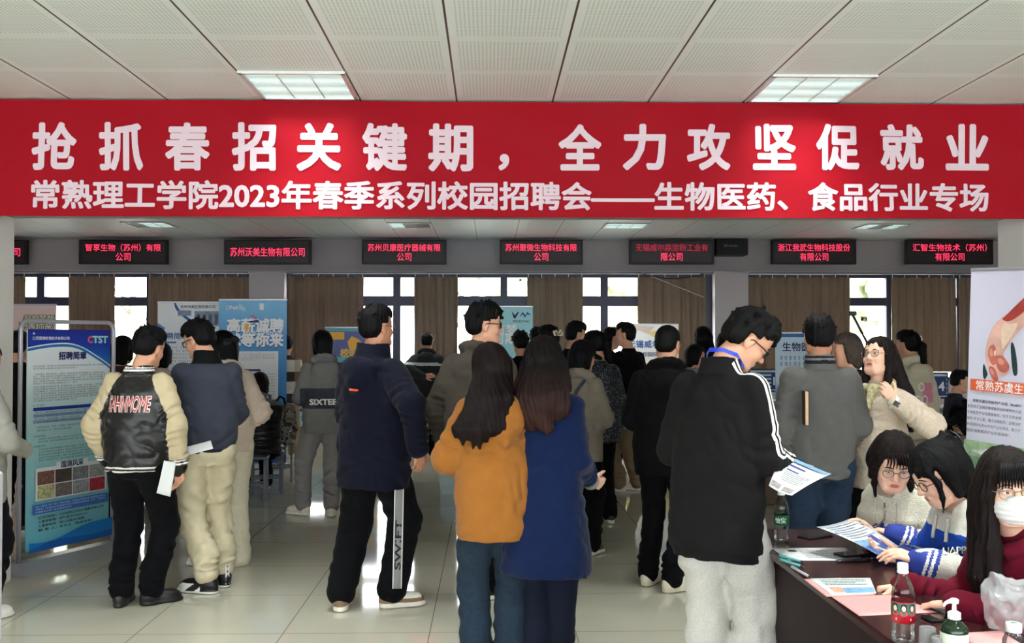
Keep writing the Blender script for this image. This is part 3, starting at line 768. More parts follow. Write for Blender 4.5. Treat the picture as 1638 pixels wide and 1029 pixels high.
def glasses(fr, parent, mat, r=.0215, square=False, dark=False):
    m = MB(); T = lambda q: to_w(fr, q)
    for s in (-1, 1):
        pts = []
        for k in range(25):
            a = 2*PI*k/24; ca, sa = math.cos(a), math.sin(a)
            if square: ca, sa = math.copysign(abs(ca)**.5, ca), math.copysign(abs(sa)**.5, sa)*.8
            pts.append(T((s*.033+r*ca, .093-.0035*abs(ca*r/.02)*(1 if ca*s > 0 else .0), .002+r*.9*sa)))
        m.tube(pts, .0016 if not square else .003, 6)
        m.tube([T((s*(.033+r), .091, .006)), T((s*.076, .060, .009)), T((s*.081, .0, .008)), T((s*.079, -.015, -.004))], .0016 if not square else .0028, 6)
    m.tube([T((-.012, .094, .006)), T((0, .098, .009)), T((.012, .094, .006))], .0016 if not square else .003, 6)
    g = m.build('glasses', mat, parent, True)
    for s in (-1, 1):
        vs = [T((s*.033+r*.96*math.cos(2*PI*k/20), .0925, .002+r*.87*math.sin(2*PI*k/20))) for k in range(20)]
        mesh_obj('lens', vs, [tuple(range(20))], M('lens_dark', (20, 20, 22), .1) if dark else LENS, g)
    return g
def eyes(fr, parent, look=(0, 0), lid=.35):
    for s in (-1, 1):
        S = Sdf(.0016*fr[2])
        S.add(FR(EL((s*.0315, .0762, .0035), (.0135, .0105, .0052*(1-lid)+.0012)), *fr), .001)
        ix, iz = s*.0315+.007*look[0], .0035+.004*look[1]
        R = np.array(fr[0]); o = V3(fr[1])
        def mf(c, ix=ix, iz=iz):
            q = ((c-o)@R)/fr[2]; d = np.sqrt((q[:, 0]-ix)**2+(q[:, 2]-iz)**2); return (d < .0056).astype(int)
        S.build('eye', [EYEW, IRIS], parent, mf)
        m = MB(); pts = [to_w(fr, (s*(.016+.034*t), .0885-.014*t*t, .0255+.005*math.sin(PI*min(1, t*1.1))-.004*t)) for t in np.linspace(0, 1, 8)]
        m.tube(pts, [.0012, .0024, .0027, .0027, .0025, .0021, .0016, .0008], 6); m.build('eyebrow', BROW, parent, True)
        m = MB(); pts = [to_w(fr, (s*.0315+.0145*math.cos(a), .0855-.004*abs(math.cos(a)), .0045+(.0052*(1-lid)+.0012)*math.sin(a))) for a in np.linspace(PI, 0, 9)]
        m.tube(pts, .0011, 5); m.build('eyelash', BROW, parent, True)
class Body:
    """skeleton in the figure's own frame: x to its right, y forward, z up"""
    def __init__(s, root, H, lean=0, roll=0, twist=0, hy=0, hp=0, hr=0, sw=.175, pel=None, arms=None, feet=None, knee=None, hs=None, neck=(0, 0, 0), hipy=0.0):
        s.root = root; k = s.k = H/1.75
        s.pel = V3((0, hipy, .93*k)) if pel is None else V3(pel)
        s.Rt = Rz(twist) @ Rx(-lean) @ Ry(roll)
        s.T = lambda q: s.pel + s.Rt @ (V3(q)*k)
        s.fr = (s.Rt, s.pel, k)
        s.sh = {g: s.T((g*sw, -.012, .465)) for g in (-1, 1)}
        s.neck = s.T((0, -.015, .52)); s.hs = hs or k**.5
        s.Rh = Rz(hy) @ Rx(-hp) @ Ry(hr)
        s.skull = s.T((neck[0], .012+neck[1], .603+neck[2])); s.hc = s.skull + s.Rh @ (V3(HEAD_C)*s.hs)
        s.hf = (s.Rh, s.hc, s.hs)
        l1, l2 = .285*k, .25*k
        s.el, s.wr, s.hd = {}, {}, {}
        for g in (-1, 1):
            a = dict(tgt=None, pole=(g*.5, -.8, -.4), ua=(.12, -.06, -1), fa=(.02, .12, -1), n=None, f=None, curl=.45, thumb=.5)
            a.update((arms or {}).get(g, {}))
            if a['tgt'] is not None: s.el[g], s.wr[g] = ik(s.sh[g], a['tgt'], l1, l2, a['pole'])
            else:
                q = V3(a['ua'])*V3((g, 1, 1)); s.el[g] = s.sh[g] + unit(q)*l1
                q = V3(a['fa'])*V3((g, 1, 1)); s.wr[g] = s.el[g] + unit(q)*l2
            fd = unit(s.wr[g]-s.el[g]) if a['f'] is None else unit(a['f'])
            s.hd[g] = (fd, V3(a['n']) if a['n'] is not None else V3((-g, .15, 0)), a['curl'], a['thumb'])
        s.hip, s.kn, s.an, s.fy = {}, {}, {}, {}
        for g in (-1, 1):
            ft = (feet or {}).get(g, ((g*.10, 0), -g*8)); p = ft[0]
            s.hip[g] = s.pel + V3((g*.088*k, 0, -.03*k)); an = V3((p[0], p[1], (p[2] if len(p) > 2 else 0)+.085*k)); s.fy[g] = ft[1]
            pole = Rz(ft[1]*.6) @ V3((0, 1, .15)) if not knee else V3(knee)
            s.kn[g], s.an[g] = ik(s.hip[g], an, .43*k, .415*k, pole)
    def body(s, h, skin, fem=False, hands=True, lips=None, ears=True, mouth=0.0, nose=1.0, face=True):
        S = Sdf(h); k = s.k; F = lambda p: FR(p, *s.fr)
        S.add(F(LO([(-.13, .10, .075), (-.06, .150, .095), (.0, .150, .095), (.14, .118, .085), (.28, .135, .095, 0, .005), (.38, .15, .09), (.45, .135, .07), (.50, .06, .05, 0, -.01)])), .03)
        S.add(RC(s.neck-s.Rt@V3((0, 0, .05*k)), s.neck*.35+s.skull*.65, .056*k, .050*k), .04)
        S.add(RC(s.neck*.5+s.skull*.5, s.hc+s.Rh@V3((0, -.02, -.04))*s.hs, .050*k, .048*k), .03)
        for g in (-1, 1):
            S.add(RC(s.sh[g]-s.Rt@V3((g*.035*k, 0, .020*k)), s.el[g], .044*k, .036*k), .03); S.add(RC(s.el[g], s.wr[g], .038*k, .025*k), .02)
            S.add(RC(s.hip[g], s.kn[g], .078*k, .052*k), .04); S.add(RC(s.kn[g], s.an[g], .050*k, .034*k), .02)
            R = Rz(s.fy[g]); S.add(RC(s.an[g]-V3((0, 0, .03*k)), s.an[g]+R@V3((0, .13*k, -.055*k)), .035*k, .022*k), .03)
            if hands: fd, n, cu, tb = s.hd[g]; hand_ops(S, s.wr[g]+fd*.01, fd, n, g, cu, k**.5*(.93 if fem else 1.0), tb)
        head_ops(S, s.hf, fem, ears, nose, mouth)
        R, o, q_ = np.array(s.hf[0]), V3(s.hf[1]), s.hf[2]
        def mf(c):
            q = ((c-o)@R)/q_
            e = (np.abs(q[:, 0])/.0195)**2 + ((q[:, 2]+.0625)/.0095)**2
            return ((e < 1) & (q[:, 1] > .068)).astype(int)
        ob = S.build('body', [skin, lips or LIPP], s.root, mf)
        return ob
    def top(s, name, mat, h, rows, sl=(.078, .066, .052), wrist=1.0, hood=None, collar=None, wr=.007, amp=.006, extra=None, mf=None, seed=1, k_arm=.022, cuff=None, puff=0, parent=None, neckcut=.56, nrow=2.25, sleeves=True):
        S = Sdf(h); k = s.k; F = lambda p: FR(p, *s.fr)
        S.add(F(LO(rows, nrow)), .03)
        if sleeves:
            for g in (-1, 1):
                w = s.el[g] + (s.wr[g]-s.el[g])*wrist; u = s.Rt@V3((g*.035*k, 0, max(0, sl[0]-.052)*k))
                S.add(RC(s.sh[g]-u, s.el[g], sl[0]*k, sl[1]*k, wr=wr, wn=5, ph=g+seed, w0=.45), k_arm)
                S.add(RC(s.el[g], w, sl[1]*k, sl[2]*k, wr=wr*1.2, wn=6, ph=2*g+seed, w0=-.1, w1=1.05), .025)
                if cuff: d = unit(s.wr[g]-s.el[g]); S.add(RC(w-d*.03, w+d*.02, cuff*k, cuff*k*.95), .008)
        if hood:
            hb, hw, hz = hood
            S.add(F(EL((0, -.10-hb*.4, hz), (hw, .055+hb*.3, .10+hb*.2), Rx(8))), .03)
            S.sub(F(EL((0, -.125, hz+.125), (hw*.55, .030, .05))), .02)
            pts = [(.098*math.sin(a)*1.05, .012+.088*math.cos(a), .525-.045*math.cos(a)) for a in np.linspace(.35, 2*PI-.35, 13)]
            for a, b in zip(pts[:-1], pts[1:]): S.add(F(RC(a, b, .026, .026)), .02)
        if collar:
            z0, z1, r = collar
            S.add(F(LO([(z0, r+.012, r+.012, 0, -.012), (z1, r, r, 0, -.004)])), .012); S.sub(F(LO([(z1-.03, r-.014, r-.014, 0, -.004), (z1+.02, r-.012, r-.012, 0, -.003)])), .006)
        if extra: extra(S, F)
        zb = min(r[0] for r in rows)
        o, R = s.pel, s.Rt
        def fold(x, y, z):
            dx, dy, dz = (x-o[0])/k, (y-o[1])/k, (z-o[2])/k
            wv = vnoise(dx*4, dy*4, dz*4, seed+9)
            return amp*(.55*vnoise(dx*6+seed, dy*6, dz*8, seed) + .55*(1-2.4*np.abs(vnoise(dx*9+2*wv+dz*5, dy*9, dz*12-dx*3+wv, seed+5))) + .3*vnoise(dx*24, dy*24, dz*30, seed+6) + puff*np.abs(np.sin(dz*2*PI/.11+.4*np.sin(dx*9))))
        if amp: S.disp(fold, .05)
        return S.build(name, mat, parent or s.root, mf)
    def pants(s, mat, h, r=(.098, .074, .060), hem=.0, wr=.008, seed=1, mf=None, extra=None, waist=(.165, .12), wz=.08, name='trousers', seat=False, wide=0, amp=.004, stack=.012):
        S = Sdf(h); k = s.k
        S.add(FR(LO([(-.13, waist[0]*.75, waist[1]*.8), (-.07, waist[0], waist[1]), (.0, waist[0], waist[1]), (wz, waist[0]*.9, waist[1]*.92)]), s.fr[0] if seat else np.eye(3), s.pel, k), .03)
        for g in (-1, 1):
            a = s.an[g] + V3((0, 0, hem))
            S.add(RC(s.hip[g]+V3((0, 0, -.02*k)), s.kn[g], r[0]*k, r[1]*k, wr=wr, wn=4, ph=seed+g, w0=.35), .035)
            S.add(RC(s.kn[g], a, r[1]*k, r[2]*k, wr=wr, wn=5, ph=seed*2+g, w0=-.1, w1=1.1), .02)
            if stack: S.add(RC(a+V3((0, 0, .13*k)), a, r[2]*k, r[2]*k, wr=stack, wn=3.2, ph=seed+3*g, w0=-.1, w1=1.1), .02)
        if extra: extra(S)
        o = s.pel
        if amp: S.disp(lambda x, y, z: amp*(.7*vnoise(x*8, y*8, z*7, seed)+.7*(1-2.4*np.abs(vnoise(x*11+z*5, y*11, z*9-x*4, seed+2)))+.3*vnoise(x*28, y*28, z*24, seed+4)), .05)
        return S.build(name, mat, s.root, mf)
    def shoes(s, mats, h=.006, size=1.0, high=0.0, sole=.03, mf=None):
        out = []
        for g in (-1, 1):
            k = s.k*size; fr = (Rz(s.fy[g]), (s.an[g][0], s.an[g][1], s.an[g][2]-.085*s.k), k); S = Sdf(h); A = lambda p, q: S.add(FR(p, *fr), q)
            A(EL((0, .105, .032), (.046, .078, .042)), .02); A(EL((0, -.022, .045), (.038, .052, .058)), .03); A(RC((0, -.01, .06), (0, .12, .035), .038, .030), .03)
            A(RC((0, -.012, .06), (0, -.008, .085+high), .040, .042), .02)
            A(EL((0, .12, .012), (.049, .075, .022)), .006); A(EL((0, -.012, .012), (.041, .062, .022)), .01); A(RC((0, 0, .012), (0, .1, .012), .04, .045, fl=((0, 0, 1), 2.2)), .01)
            S.cut(lambda x, y, z, z0=fr[1][2]+.002: z0-z)
            R, o = fr[0], V3(fr[1])
            def m_(c, R=R, o=o, k=k):
                q = ((c-o)@R)/k
                i = (q[:, 2] < sole).astype(int)
                return mf(q, i) if mf else i
            out.append(S.build('shoe', mats, s.root, m_))
        return out
def rows_(hz, ha, hb, ca=.20, cb=.125, wa=None, wb=None, hy=0.0, bl=None, sh=.165, top=.545, cy=0.0):
    wa = wa or (ha+ca)/2; wb = wb or (hb+cb)/2
    r = [(hz, ha*.96, hb*.96, 0, hy), (hz+.035, ha, hb, 0, hy)]
    if bl: r.append((hz+.09,)+bl+(0, hy))
    if hz < -.25: r.append((-.12, (ha*.5+wa*.5), (hb*.5+wb*.5), 0, hy*.5))
    r += [(.12, wa, wb, 0, cy*.5), (.30, ca, cb, 0, cy), (.40, ca*.97, cb*.92, 0, cy), (.455, sh, cb*.76, 0, cy-.005), (.50, .105, .082, 0, -.010), (top, .070, .066, 0, -.012)]
    return r
def new_person(label, px, d, yaw, cat='person', group=None, py=545):
    p = W(px, py, d); return thing('person', label, cat, (p.x, p.y, 0), math.radians(yaw), group)
def to_local(root, p):
    M_ = Matrix.Translation(root.location) @ Matrix.Rotation(root.rotation_euler.z, 4, 'Z'); return V3(M_.inverted() @ Vector(p))
def drape_text(parent, surf, text, mat, w=None, h=None, o=(0, 0, 0), ux=(1, 0, 0), uz=(0, 0, 1), n=(0, -1, 0), bold=.02, off=.003, name='lettering', slant=0, polyf=None):
    """print lettering onto a garment: flat outline pressed along -n onto the surface"""
    v, f = glyphs(text, bold) if polyf is None else polyf
    lo, hi = v.min(0), v.max(0); sz = hi-lo
    kx = w/sz[0] if w else h/sz[1]; kz = h/sz[1] if h else kx
    # refine so the print follows the cloth
    me = bpy.data.meshes.new('x'); nc = max(1, len(v)//8) if (polyf is None and bold > .004) else len(v)
    me.from_pydata([((a[0]-lo[0]-sz[0]/2)*kx, 8e-5*(i//nc), (a[1]-lo[1]-sz[1]/2)*kz) for i, a in enumerate(v)], [], f)
    import bmesh
    bm = bmesh.new(); bm.from_mesh(me)
    for _ in range(3):
        ed = [e for e in bm.edges if e.calc_length() > .018]
        if not ed: break
        bmesh.ops.triangulate(bm, faces=bm.faces[:]); ed = [e for e in bm.edges if e.calc_length() > .018]
        bmesh.ops.subdivide_edges(bm, edges=ed, cuts=1)
    bm.to_mesh(me); bm.free()
    sv = [q.co for q in surf.data.vertices]; bv = BVHTree.FromPolygons(sv, [tuple(p.vertices) for p in surf.data.polygons])
    ux, uz, n = Vector(unit(ux)), Vector(unit(uz)), Vector(unit(n)); o = Vector(o); pts = []
    for q in me.vertices:
        p = o + ux*(q.co.x+slant*q.co.z) + uz*q.co.z
        hit = bv.ray_cast(p + n*.35, -n)
        pts.append((hit[0] + n*(off+q.co.y)) if hit[0] is not None else p)
    ob = mesh_obj(name, pts, [tuple(p.vertices) for p in me.polygons], mat, parent); bpy.data.meshes.remove(me)
    return ob
# ------------------------------------------------------------------ the people in front
NEAR, MID, FAR = .0075, .009, .012
def ft(root, px, d, wyaw):
    p = to_local(root, W(px, 545, d)); return ((p[0], p[1]), wyaw - math.degrees(root.rotation_euler.z))
def tg(root, px, py, d): return to_local(root, W(px, py, d))
WHITE = M('white_cloth', (222, 220, 216), .8, bump=.1, bscale=400)
BLACKC = cloth('black_cloth', (15, 15, 16)); DARKP = cloth('black_trousers', (14, 14, 17))
SOLEW = M('sole_white', (222, 216, 204), .6, noise=.08); SHOEB = M('shoe_black', (20, 20, 22), .45); SHOEW = M('shoe_cream', (214, 204, 184), .6, noise=.1)
def long_locks(B, z_end, n=9, w=.075, seed=1, yoff=0, thick=.03, x0=0, spread=1.15, tip=.014, end_y=-.175):
    rr = random.Random(seed); out = []; hc = B.hc
    for i in range(n):
        u = (i/(n-1)*2-1); a = u*w
        top = hc + B.Rh@V3((a*.95, -.062+.035*abs(u), -.02))*B.hs
        zz = z_end + rr.uniform(-.05, .07) + .05*abs(u)
        sh = B.T((0, 0, .40)); yb = B.T((a*1.2, end_y+.03*abs(u), .36))
        m1 = top*.5 + yb*.5; m1[0] = x0*.3+hc[0]*.5+sh[0]*.5+a*1.08; m1[1] = min(top[1], yb[1])+.02
        yb[0] = x0+hc[0]*.35+sh[0]*.65+a*spread; yb[2] = min(yb[2], m1[2]-.03)
        e = yb.copy(); e[2] = zz; e[0] += rr.uniform(-.012, .012); e[1] += yoff
        pts = [top, m1, yb, e] if zz < yb[2]-.03 else [top, m1, np.array([m1[0], m1[1], zz])]
        out.append((pts, [thick*1.1, thick, thick*.85, tip][:len(pts)]))
    return out

# --- man in the black striped jacket, right of centre
R_ = new_person('tall man in black jacket with white sleeve stripes reading a sheet, head bowed', 1146, 4.0, -38)
B = Body(R_, 1.78, lean=5, hy=-50, hp=42, hr=4, neck=(.012, .055, .0), sw=.172,
    arms={1: dict(ua=(.08, .02, -1), fa=(-.06, 1, -.22), n=(-.2, .3, 1), f=(.1, .85, -.55), curl=.3), -1: dict(ua=(.14, .0, -1), fa=(-.35, 1, -.1), n=(.3, .1, 1), curl=.4)},
    feet={1: ft(R_, 1195, 3.95, -45), -1: ft(R_, 1125, 4.0, -25)})
B.body(.0055, SKIN['warm'])
HOODK = cloth('jacket_black', (23, 22, 23), bscale=700)
def xt(S, F): S.add(F(LO([(-.235, .172, .13), (-.17, .182, .137), (-.15, .178, .133)])), .012)
jk = B.top('jacket', [HOODK, WHITE], .006, rows_(-.20, .198, .148, .186, .128, wa=.194, wb=.142, sh=.155), sl=(.074, .07, .052), wrist=.98, collar=(.50, .575, .078), wr=.006, amp=.006, extra=xt, seed=4, cuff=.052)
# two white stripes along the outer right sleeve
def stripe_strip(B, g, jacket, offs, wd, mat, n0=0.0, side=(0, 0, 1), collar=True, name='sleeve_stripe'):
    sv = [q.co for q in jacket.data.vertices]; bv = BVHTree.FromPolygons(sv, [tuple(p.vertices) for p in jacket.data.polygons])
    path = []
    if collar: path += [B.T((g*.055, -.03, .53)), B.T((g*.10, -.02, .505))]
    u = B.Rt@V3((g*.0, 0, .0))
    path += [B.sh[g]+u+V3((0, 0, .02)), B.sh[g]*.5+B.el[g]*.5, B.el[g], B.el[g]*.5+B.wr[g]*.5, B.wr[g]]
    P = []
    for i in range(len(path)-1):
        for t in np.linspace(0, 1, 9)[:-1 if i < len(path)-2 else None]: P.append(path[i]*(1-t)+path[i+1]*t)
    P = np.array(P)
    for _ in range(4): P[1:-1] = .25*P[:-2]+.5*P[1:-1]+.25*P[2:]
    v = []; f = []
    for i, p in enumerate(P):
        t = unit(P[min(i+1, len(P)-1)]-P[max(i-1, 0)]); o = V3(side(i/len(P)) if callable(side) else side); o = unit(o-t*(o@t)); b = np.cross(t, o)
        for e in (-.5, -.17, .17, .5):
            q = p + b*(offs+e*wd); hit = bv.ray_cast(Vector(q+o*.22), Vector(-o))
            h_ = hit[0] if hit[0] is not None else Vector(q+o*.07)
            v.append(h_ + Vector(o)*.0025)
    for i in range(len(P)-1):
        for c in range(3): a = i*4+c; f.append((a, a+1, a+5, a+4))
    return mesh_obj(name, v, f, mat, jacket, True)
sd = lambda t: (.6, -.1, .75) if t < .2 else ((.92, -.22, .2) if t < .62 else (.8, -.35, .5))
stripe_strip(B, 1, jk, .0145, .0165, WHITE, side=sd); stripe_strip(B, 1, jk, -.0145, .0165, WHITE, side=sd)
B.pants(cloth('sweatpants_ash', (186, 184, 178), bscale=300, noise=.12, nscale=120), .0075, r=(.108, .095, .088), hem=-.03, wr=.007, waist=(.162, .12), seed=3, amp=.009, stack=.01)
B.shoes([SHOEW, SOLEW], .008)
hair('tousled', B.hf, .004, HB, R_, seed=5, bangs=.062)
glasses(B.hf, R_, GLB, r=.022, square=True); eyes(B.hf, R_, look=(0, -.5), lid=.55)
ly = MB(); pts = [B.T(p) for p in ((-.075, .03, .56), (-.06, -.035, .592), (0, -.07, .598), (.06, -.04, .592), (.082, .03, .562), (.07, .085, .50), (.05, .125, .43))]
P = np.array(pts); P = np.concatenate([[P[0]], .5*P[:-1]+.5*P[1:], [P[-1]]])
for i in range(len(P)-1): pass
w0 = [Vector(p) for p in P]; v = []; f = []
for i, p in enumerate(w0):
    v += [p, p+Vector((0, 0, .017))]
    if i: a = 2*i-2; f.append((a, a+2, a+3, a+1))
mesh_obj('lanyard', v, f, M('lanyard_blue', (36, 62, 190), .5), R_, True)

# --- woman in the orange hoodie
R_ = new_person('woman in orange hoodie with long straight dark hair, seen from behind', 789, 4.7, 6)
B = Body(R_, 1.60, lean=2, hy=22, hp=8, hr=-4, neck=(.005, .0, -.012), sw=.165,
    arms={-1: dict(ua=(.30, .10, -1), fa=(-.4, .9, -.35)), 1: dict(ua=(.16, .06, -1), fa=(-.3, 1, .0))},
    feet={-1: ft(R_, 763, 4.7, 12), 1: ft(R_, 815, 4.72, -10)})
B.body(.007, SKIN['light'], fem=True)
OR = cloth('hoodie_orange', (142, 90, 38), bscale=800, sheen=.1)
def xt(S, F):
    S.add(F(EL((.055, -.125, .40), (.10, .055, .125), Rx(6))), .02); S.add(F(RC((.055, -.12, .50), (.05, -.15, .28), .055, .02)), .03)
    S.sub(F(EL((.055, -.10, .54), (.07, .04, .06))), .015)
B.top('hoodie', OR, .0065, rows_(-.225, .200, .155, .185, .13, wa=.202, wb=.155, sh=.155), sl=(.076, .08, .052), wrist=.95, hood=(.0, .12, .42), wr=.006, amp=.008, extra=xt, seed=11, cuff=.05)
B.pants(cloth('jeans_slate', (35, 47, 60), noise=.18, nscale=60, bscale=900), .0075, r=(.105, .088, .088), hem=-.05, wr=.004, waist=(.165, .12), seed=7, amp=.006, stack=0)
B.shoes([SHOEW, SOLEW], .008)
hair('long', B.hf, .005, HD, R_, seed=3, bangs=.05, drape=long_locks(B, 1.12, 15, .075, seed=4, x0=-.085, spread=1.25, thick=.026, end_y=-.19, tip=.006))
glasses(B.hf, R_, GLM, r=.023)

# --- woman in the blue coat beside her
R_ = new_person('woman in long royal blue coat with wavy auburn hair, hands clasped', 874, 4.72, -16)
B = Body(R_, 1.62, lean=2, hy=-6, hp=6, hr=-6, neck=(-.015, 0, 0), sw=.165,
    arms={1: dict(ua=(.0, -.06, -1), fa=(.12, .80, -.52), f=(.5, .7, -.3), n=(-.5, .5, .2), curl=.7), -1: dict(tgt=tg(R_, 930, 786, 4.98), pole=(-.8, -.4, -.5), f=(.9, .2, -.1), n=(.2, -.8, .2), curl=.6)},
    feet={-1: ft(R_, 856, 4.74, 5), 1: ft(R_, 886, 4.8, -25)})
B.body(.006, SKIN['light'], fem=True)
BLC = cloth('coat_blue', (14, 27, 60), bscale=600, sheen=.1)
rw = rows_(-.42, .248, .185, .178, .125, wa=.182, wb=.135, hy=.0, sh=.15)
ct = B.top('coat', BLC, .0065, rw, sl=(.074, .068, .055), wrist=.86, collar=(.48, .55, .082), wr=.005, amp=.008, seed=9)
cu = Sdf(.006); GRC = cloth('cuff_grey', (150, 148, 150), bscale=600)
for g in (1, -1):
    d = unit(B.wr[g]-B.el[g]); cu = Sdf(.005); cu.add(RC(B.wr[g]-d*.055, B.wr[g]+d*.012, .047, .044), .01); cu.build('cuff', GRC, ct)
B.pants(cloth('trousers_midnight', (22, 26, 40)), .0075, r=(.10, .092, .095), hem=-.03, wr=.004, seed=8, stack=0, amp=.006)
B.shoes([SHOEW, SOLEW], .008)
def wavy(B, z_end):
    L = long_locks(B, z_end, 9, .085, seed=9, x0=.03, spread=1.35, thick=.036, tip=.03)
    out = []
    for pts, rs in L:
        P = []
        for i in range(len(pts)-1):
            for t in np.linspace(0, 1, 5)[:-1]: P.append(pts[i]*(1-t)+pts[i+1]*t)
        P.append(pts[-1]); P = [p + V3((.013*math.sin(j*1.7+pts[0][0]*60), .009*math.cos(j*1.9+pts[0][0]*40), 0))*min(1, j/4) for j, p in enumerate(P)]
        rs2 = np.interp(np.linspace(0, 1, len(P)), np.linspace(0, 1, len(rs)), rs); out.append((P, list(rs2)))
    return out
ho = hair('long', B.hf, .005, HD, R_, seed=6, bangs=.05, drape=wavy(B, 1.22), amp=.008)
hg = hair_mat('hair_auburn_tips', (40, 25, 23)); nt = hg.node_tree; b = nt.nodes['Principled BSDF']
tc = nd(nt, 'ShaderNodeTexCoord'); s_ = nd(nt, 'ShaderNodeSeparateXYZ'); nt.links.new(tc.outputs['Object'], s_.inputs[0]); mr = nd(nt, 'ShaderNodeMapRange'); mr.inputs[1].default_value = 1.18; mr.inputs[2].default_value = 1.48; nt.links.new(s_.outputs[2], mr.inputs[0])
nt.links.new(mix_col(nt, mr.outputs[0], lin((52, 31, 27)), lin((15, 12, 12))), b.inputs['Base Color']); ho.data.materials[0] = hg

# --- man in the navy jacket walking to the right
R_ = new_person('man in dark navy hooded jacket and black trousers with a lettered side stripe', 598, 5.86, -34)
B = Body(R_, 1.82, lean=0, hy=-12, hp=-2, hr=0, sw=.185,
    arms={1: dict(tgt=tg(R_, 668, 716, 5.62), pole=(.9, -.7, 0), n=(-.8, .3, 0)), -1: dict(ua=(.1, .1, -1), fa=(-.1, .6, -1))},
    feet={-1: ft(R_, 547, 5.82, 2), 1: ft(R_, 628, 5.86, -72)})
B.body(.0065, SKIN['tan'])
NV = cloth('jacket_navy', (15, 17, 32), rough=.7, bscale=900, sheen=.05)
def xt(S, F):
    S.add(F(EL((0, -.135, .42), (.13, .055, .10), Rx(10))), .03); S.add(F(RC((-.085, -.08, .47), (0, -.15, .37), .03, .04)), .05); S.add(F(RC((.085, -.08, .47), (0, -.15, .37), .03, .04)), .05)
    S.add(F(LO([(.47, .12, .115, 0, -.012), (.545, .098, .098, 0, -.006), (.595, .086, .09, 0, 0)])), .02); S.sub(F(LO([(.56, .072, .076, 0, 0), (.63, .076, .08, 0, 0)])), .01)
nj = B.top('jacket', NV, .0065, rows_(-.235, .235, .165, .225, .145, wa=.225, wb=.15, sh=.175), sl=(.09, .078, .062), wrist=1.0, wr=.006, amp=.009, extra=xt, seed=13)
tb = MB(); tb.box((-.028, -.012, -.006), (.028, .012, .006), .005)
bw = BVHTree.FromPolygons([q.co for q in nj.data.vertices], [tuple(p.vertices) for p in nj.data.polygons])
p = tg(R_, 566, 624, 5.5); dd = unit(tg(R_, 566, 624, 6.5)-p); hit = bw.ray_cast(Vector(p), Vector(dd))[0] or Vector(p)
o = tb.build('reflective_tab', M('tab_orange', (250, 92, 60), .4), nj); o.location = hit; o.rotation_euler = (0, .08, math.radians(34))
pt = B.pants(DARKP, .0075, r=(.112, .098, .085), hem=.02, wr=.004, waist=(.17, .125), seed=15, amp=.006, stack=0)
STRG = M('stripe_grey', (128, 128, 130), .7)
# side stripe: grey panel edged white, dark lettering
bp_ = BVHTree.FromPolygons([q.co for q in pt.data.vertices], [tuple(p.vertices) for p in pt.data.polygons])
def press(px, py, off=.003):
    p = tg(R_, px, py, 5.0); dd = unit(tg(R_, px, py, 7.0)-p); h_ = bp_.ray_cast(Vector(p), Vector(dd))
    return (h_[0]-Vector(dd)*off) if h_[0] is not None else None
def leg_strip(x0f, x1f, y0, y1, mat, off, n=24, name='side_stripe'):
    v = []; f = []
    for i in range(n+1):
        y = y0+(y1-y0)*i/n
        for c in range(4):
            q = press(x0f(y)+(x1f(y)-x0f(y))*c/3, y, off)
            v.append(q if q is not None else (v[-1] if v else (0, 0, 0)))
    for i in range(n):
        for c in range(3): a = 4*i+c; f.append((a, a+4, a+5, a+1))
    return mesh_obj(name, v, f, mat, pt, True)
xl = lambda y: 633+(y-765)*-.022; xr = lambda y: 645+(y-765)*-.022
leg_strip(lambda y: xl(y)-1.5, lambda y: xr(y)+1.5, 768, 942, WHITE, .004); leg_strip(xl, xr, 768, 942, STRG, .0055)
v, f = glyphs('SWIFT', .03); lo, hi = v.min(0), v.max(0); pts = []
for a in v:
    tx, ty = (a-lo)/(hi-lo); y = 912-(912-832)*tx; q = press(xr(y)-1-(xr(y)-xl(y)-2)*ty, y, .0075); pts.append(q if q is not None else (0, 0, 0))
mesh_obj('lettering', pts, f, M('ink_black', (16, 16, 18), .6), pt)
B.shoes([M('shoe_tan', (128, 104, 78), .65, noise=.1), SOLEW], .006, size=1.05, sole=.032, mf=lambda q, i: np.where((q[:, 1] > -.01) & (q[:, 1] < .16) & (q[:, 2] > .05), 1, i))
hair('short', B.hf, .005, HB, R_, seed=8, bangs=.07); glasses(B.hf, R_, GLM, r=.021)

# --- man in the varsity jacket
R_ = new_person('man in black and cream varsity jacket with red and white lettering on its back', 222, 5.93, -6)
B = Body(R_, 1.70, lean=3, hy=-16, hp=14, hr=5, sw=.18, neck=(.01, .01, -.005),
    arms={-1: dict(ua=(.36, -.02, -1), fa=(-.08, .5, -1)), 1: dict(ua=(.20, -.05, -1), fa=(.06, .10, -1), n=(-.2, -.6, 0), curl=.8, f=(.1, .05, -1))},
    feet={-1: ft(R_, 197, 5.93, 4), 1: ft(R_, 246, 5.96, -52)})
B.body(.006, SKIN['warm'])
LEA = M('leather_black', (20, 19, 20), .38, noise=.1, nscale=12, bump=.12, bscale=220, spec=.5); CRM = cloth('sleeve_cream', (186, 171, 140), rough=.6, bscale=300, sheen=0)
k = B.k
def mf(c):
    ax = np.abs(c[:, 0]); z = c[:, 2]/k
    lim = np.where(z > 1.16, np.maximum(.075+(1.49-z)*.46, .075), .216)*k
    i = (ax > lim).astype(int)
    for zz in (.845, .868, 1.463, 1.478): i = np.where((np.abs(z-zz) < .0055) & (ax < .26), 2, i)
    i = np.where((z > 1.455) & (ax < .1) & (i != 2), 0, i)
    for g in (-1, 1):
        w = B.wr[g]; e = unit(B.el[g]-w); t = (c-w)@e
        near = (np.linalg.norm(c-w, axis=1) < .09)
        i = np.where(near & (t < .045), 0, i); i = np.where(near & (np.abs(t-.018) < .005), 2, i); i = np.where(near & (np.abs(t-.036) < .005), 2, i)
    return i
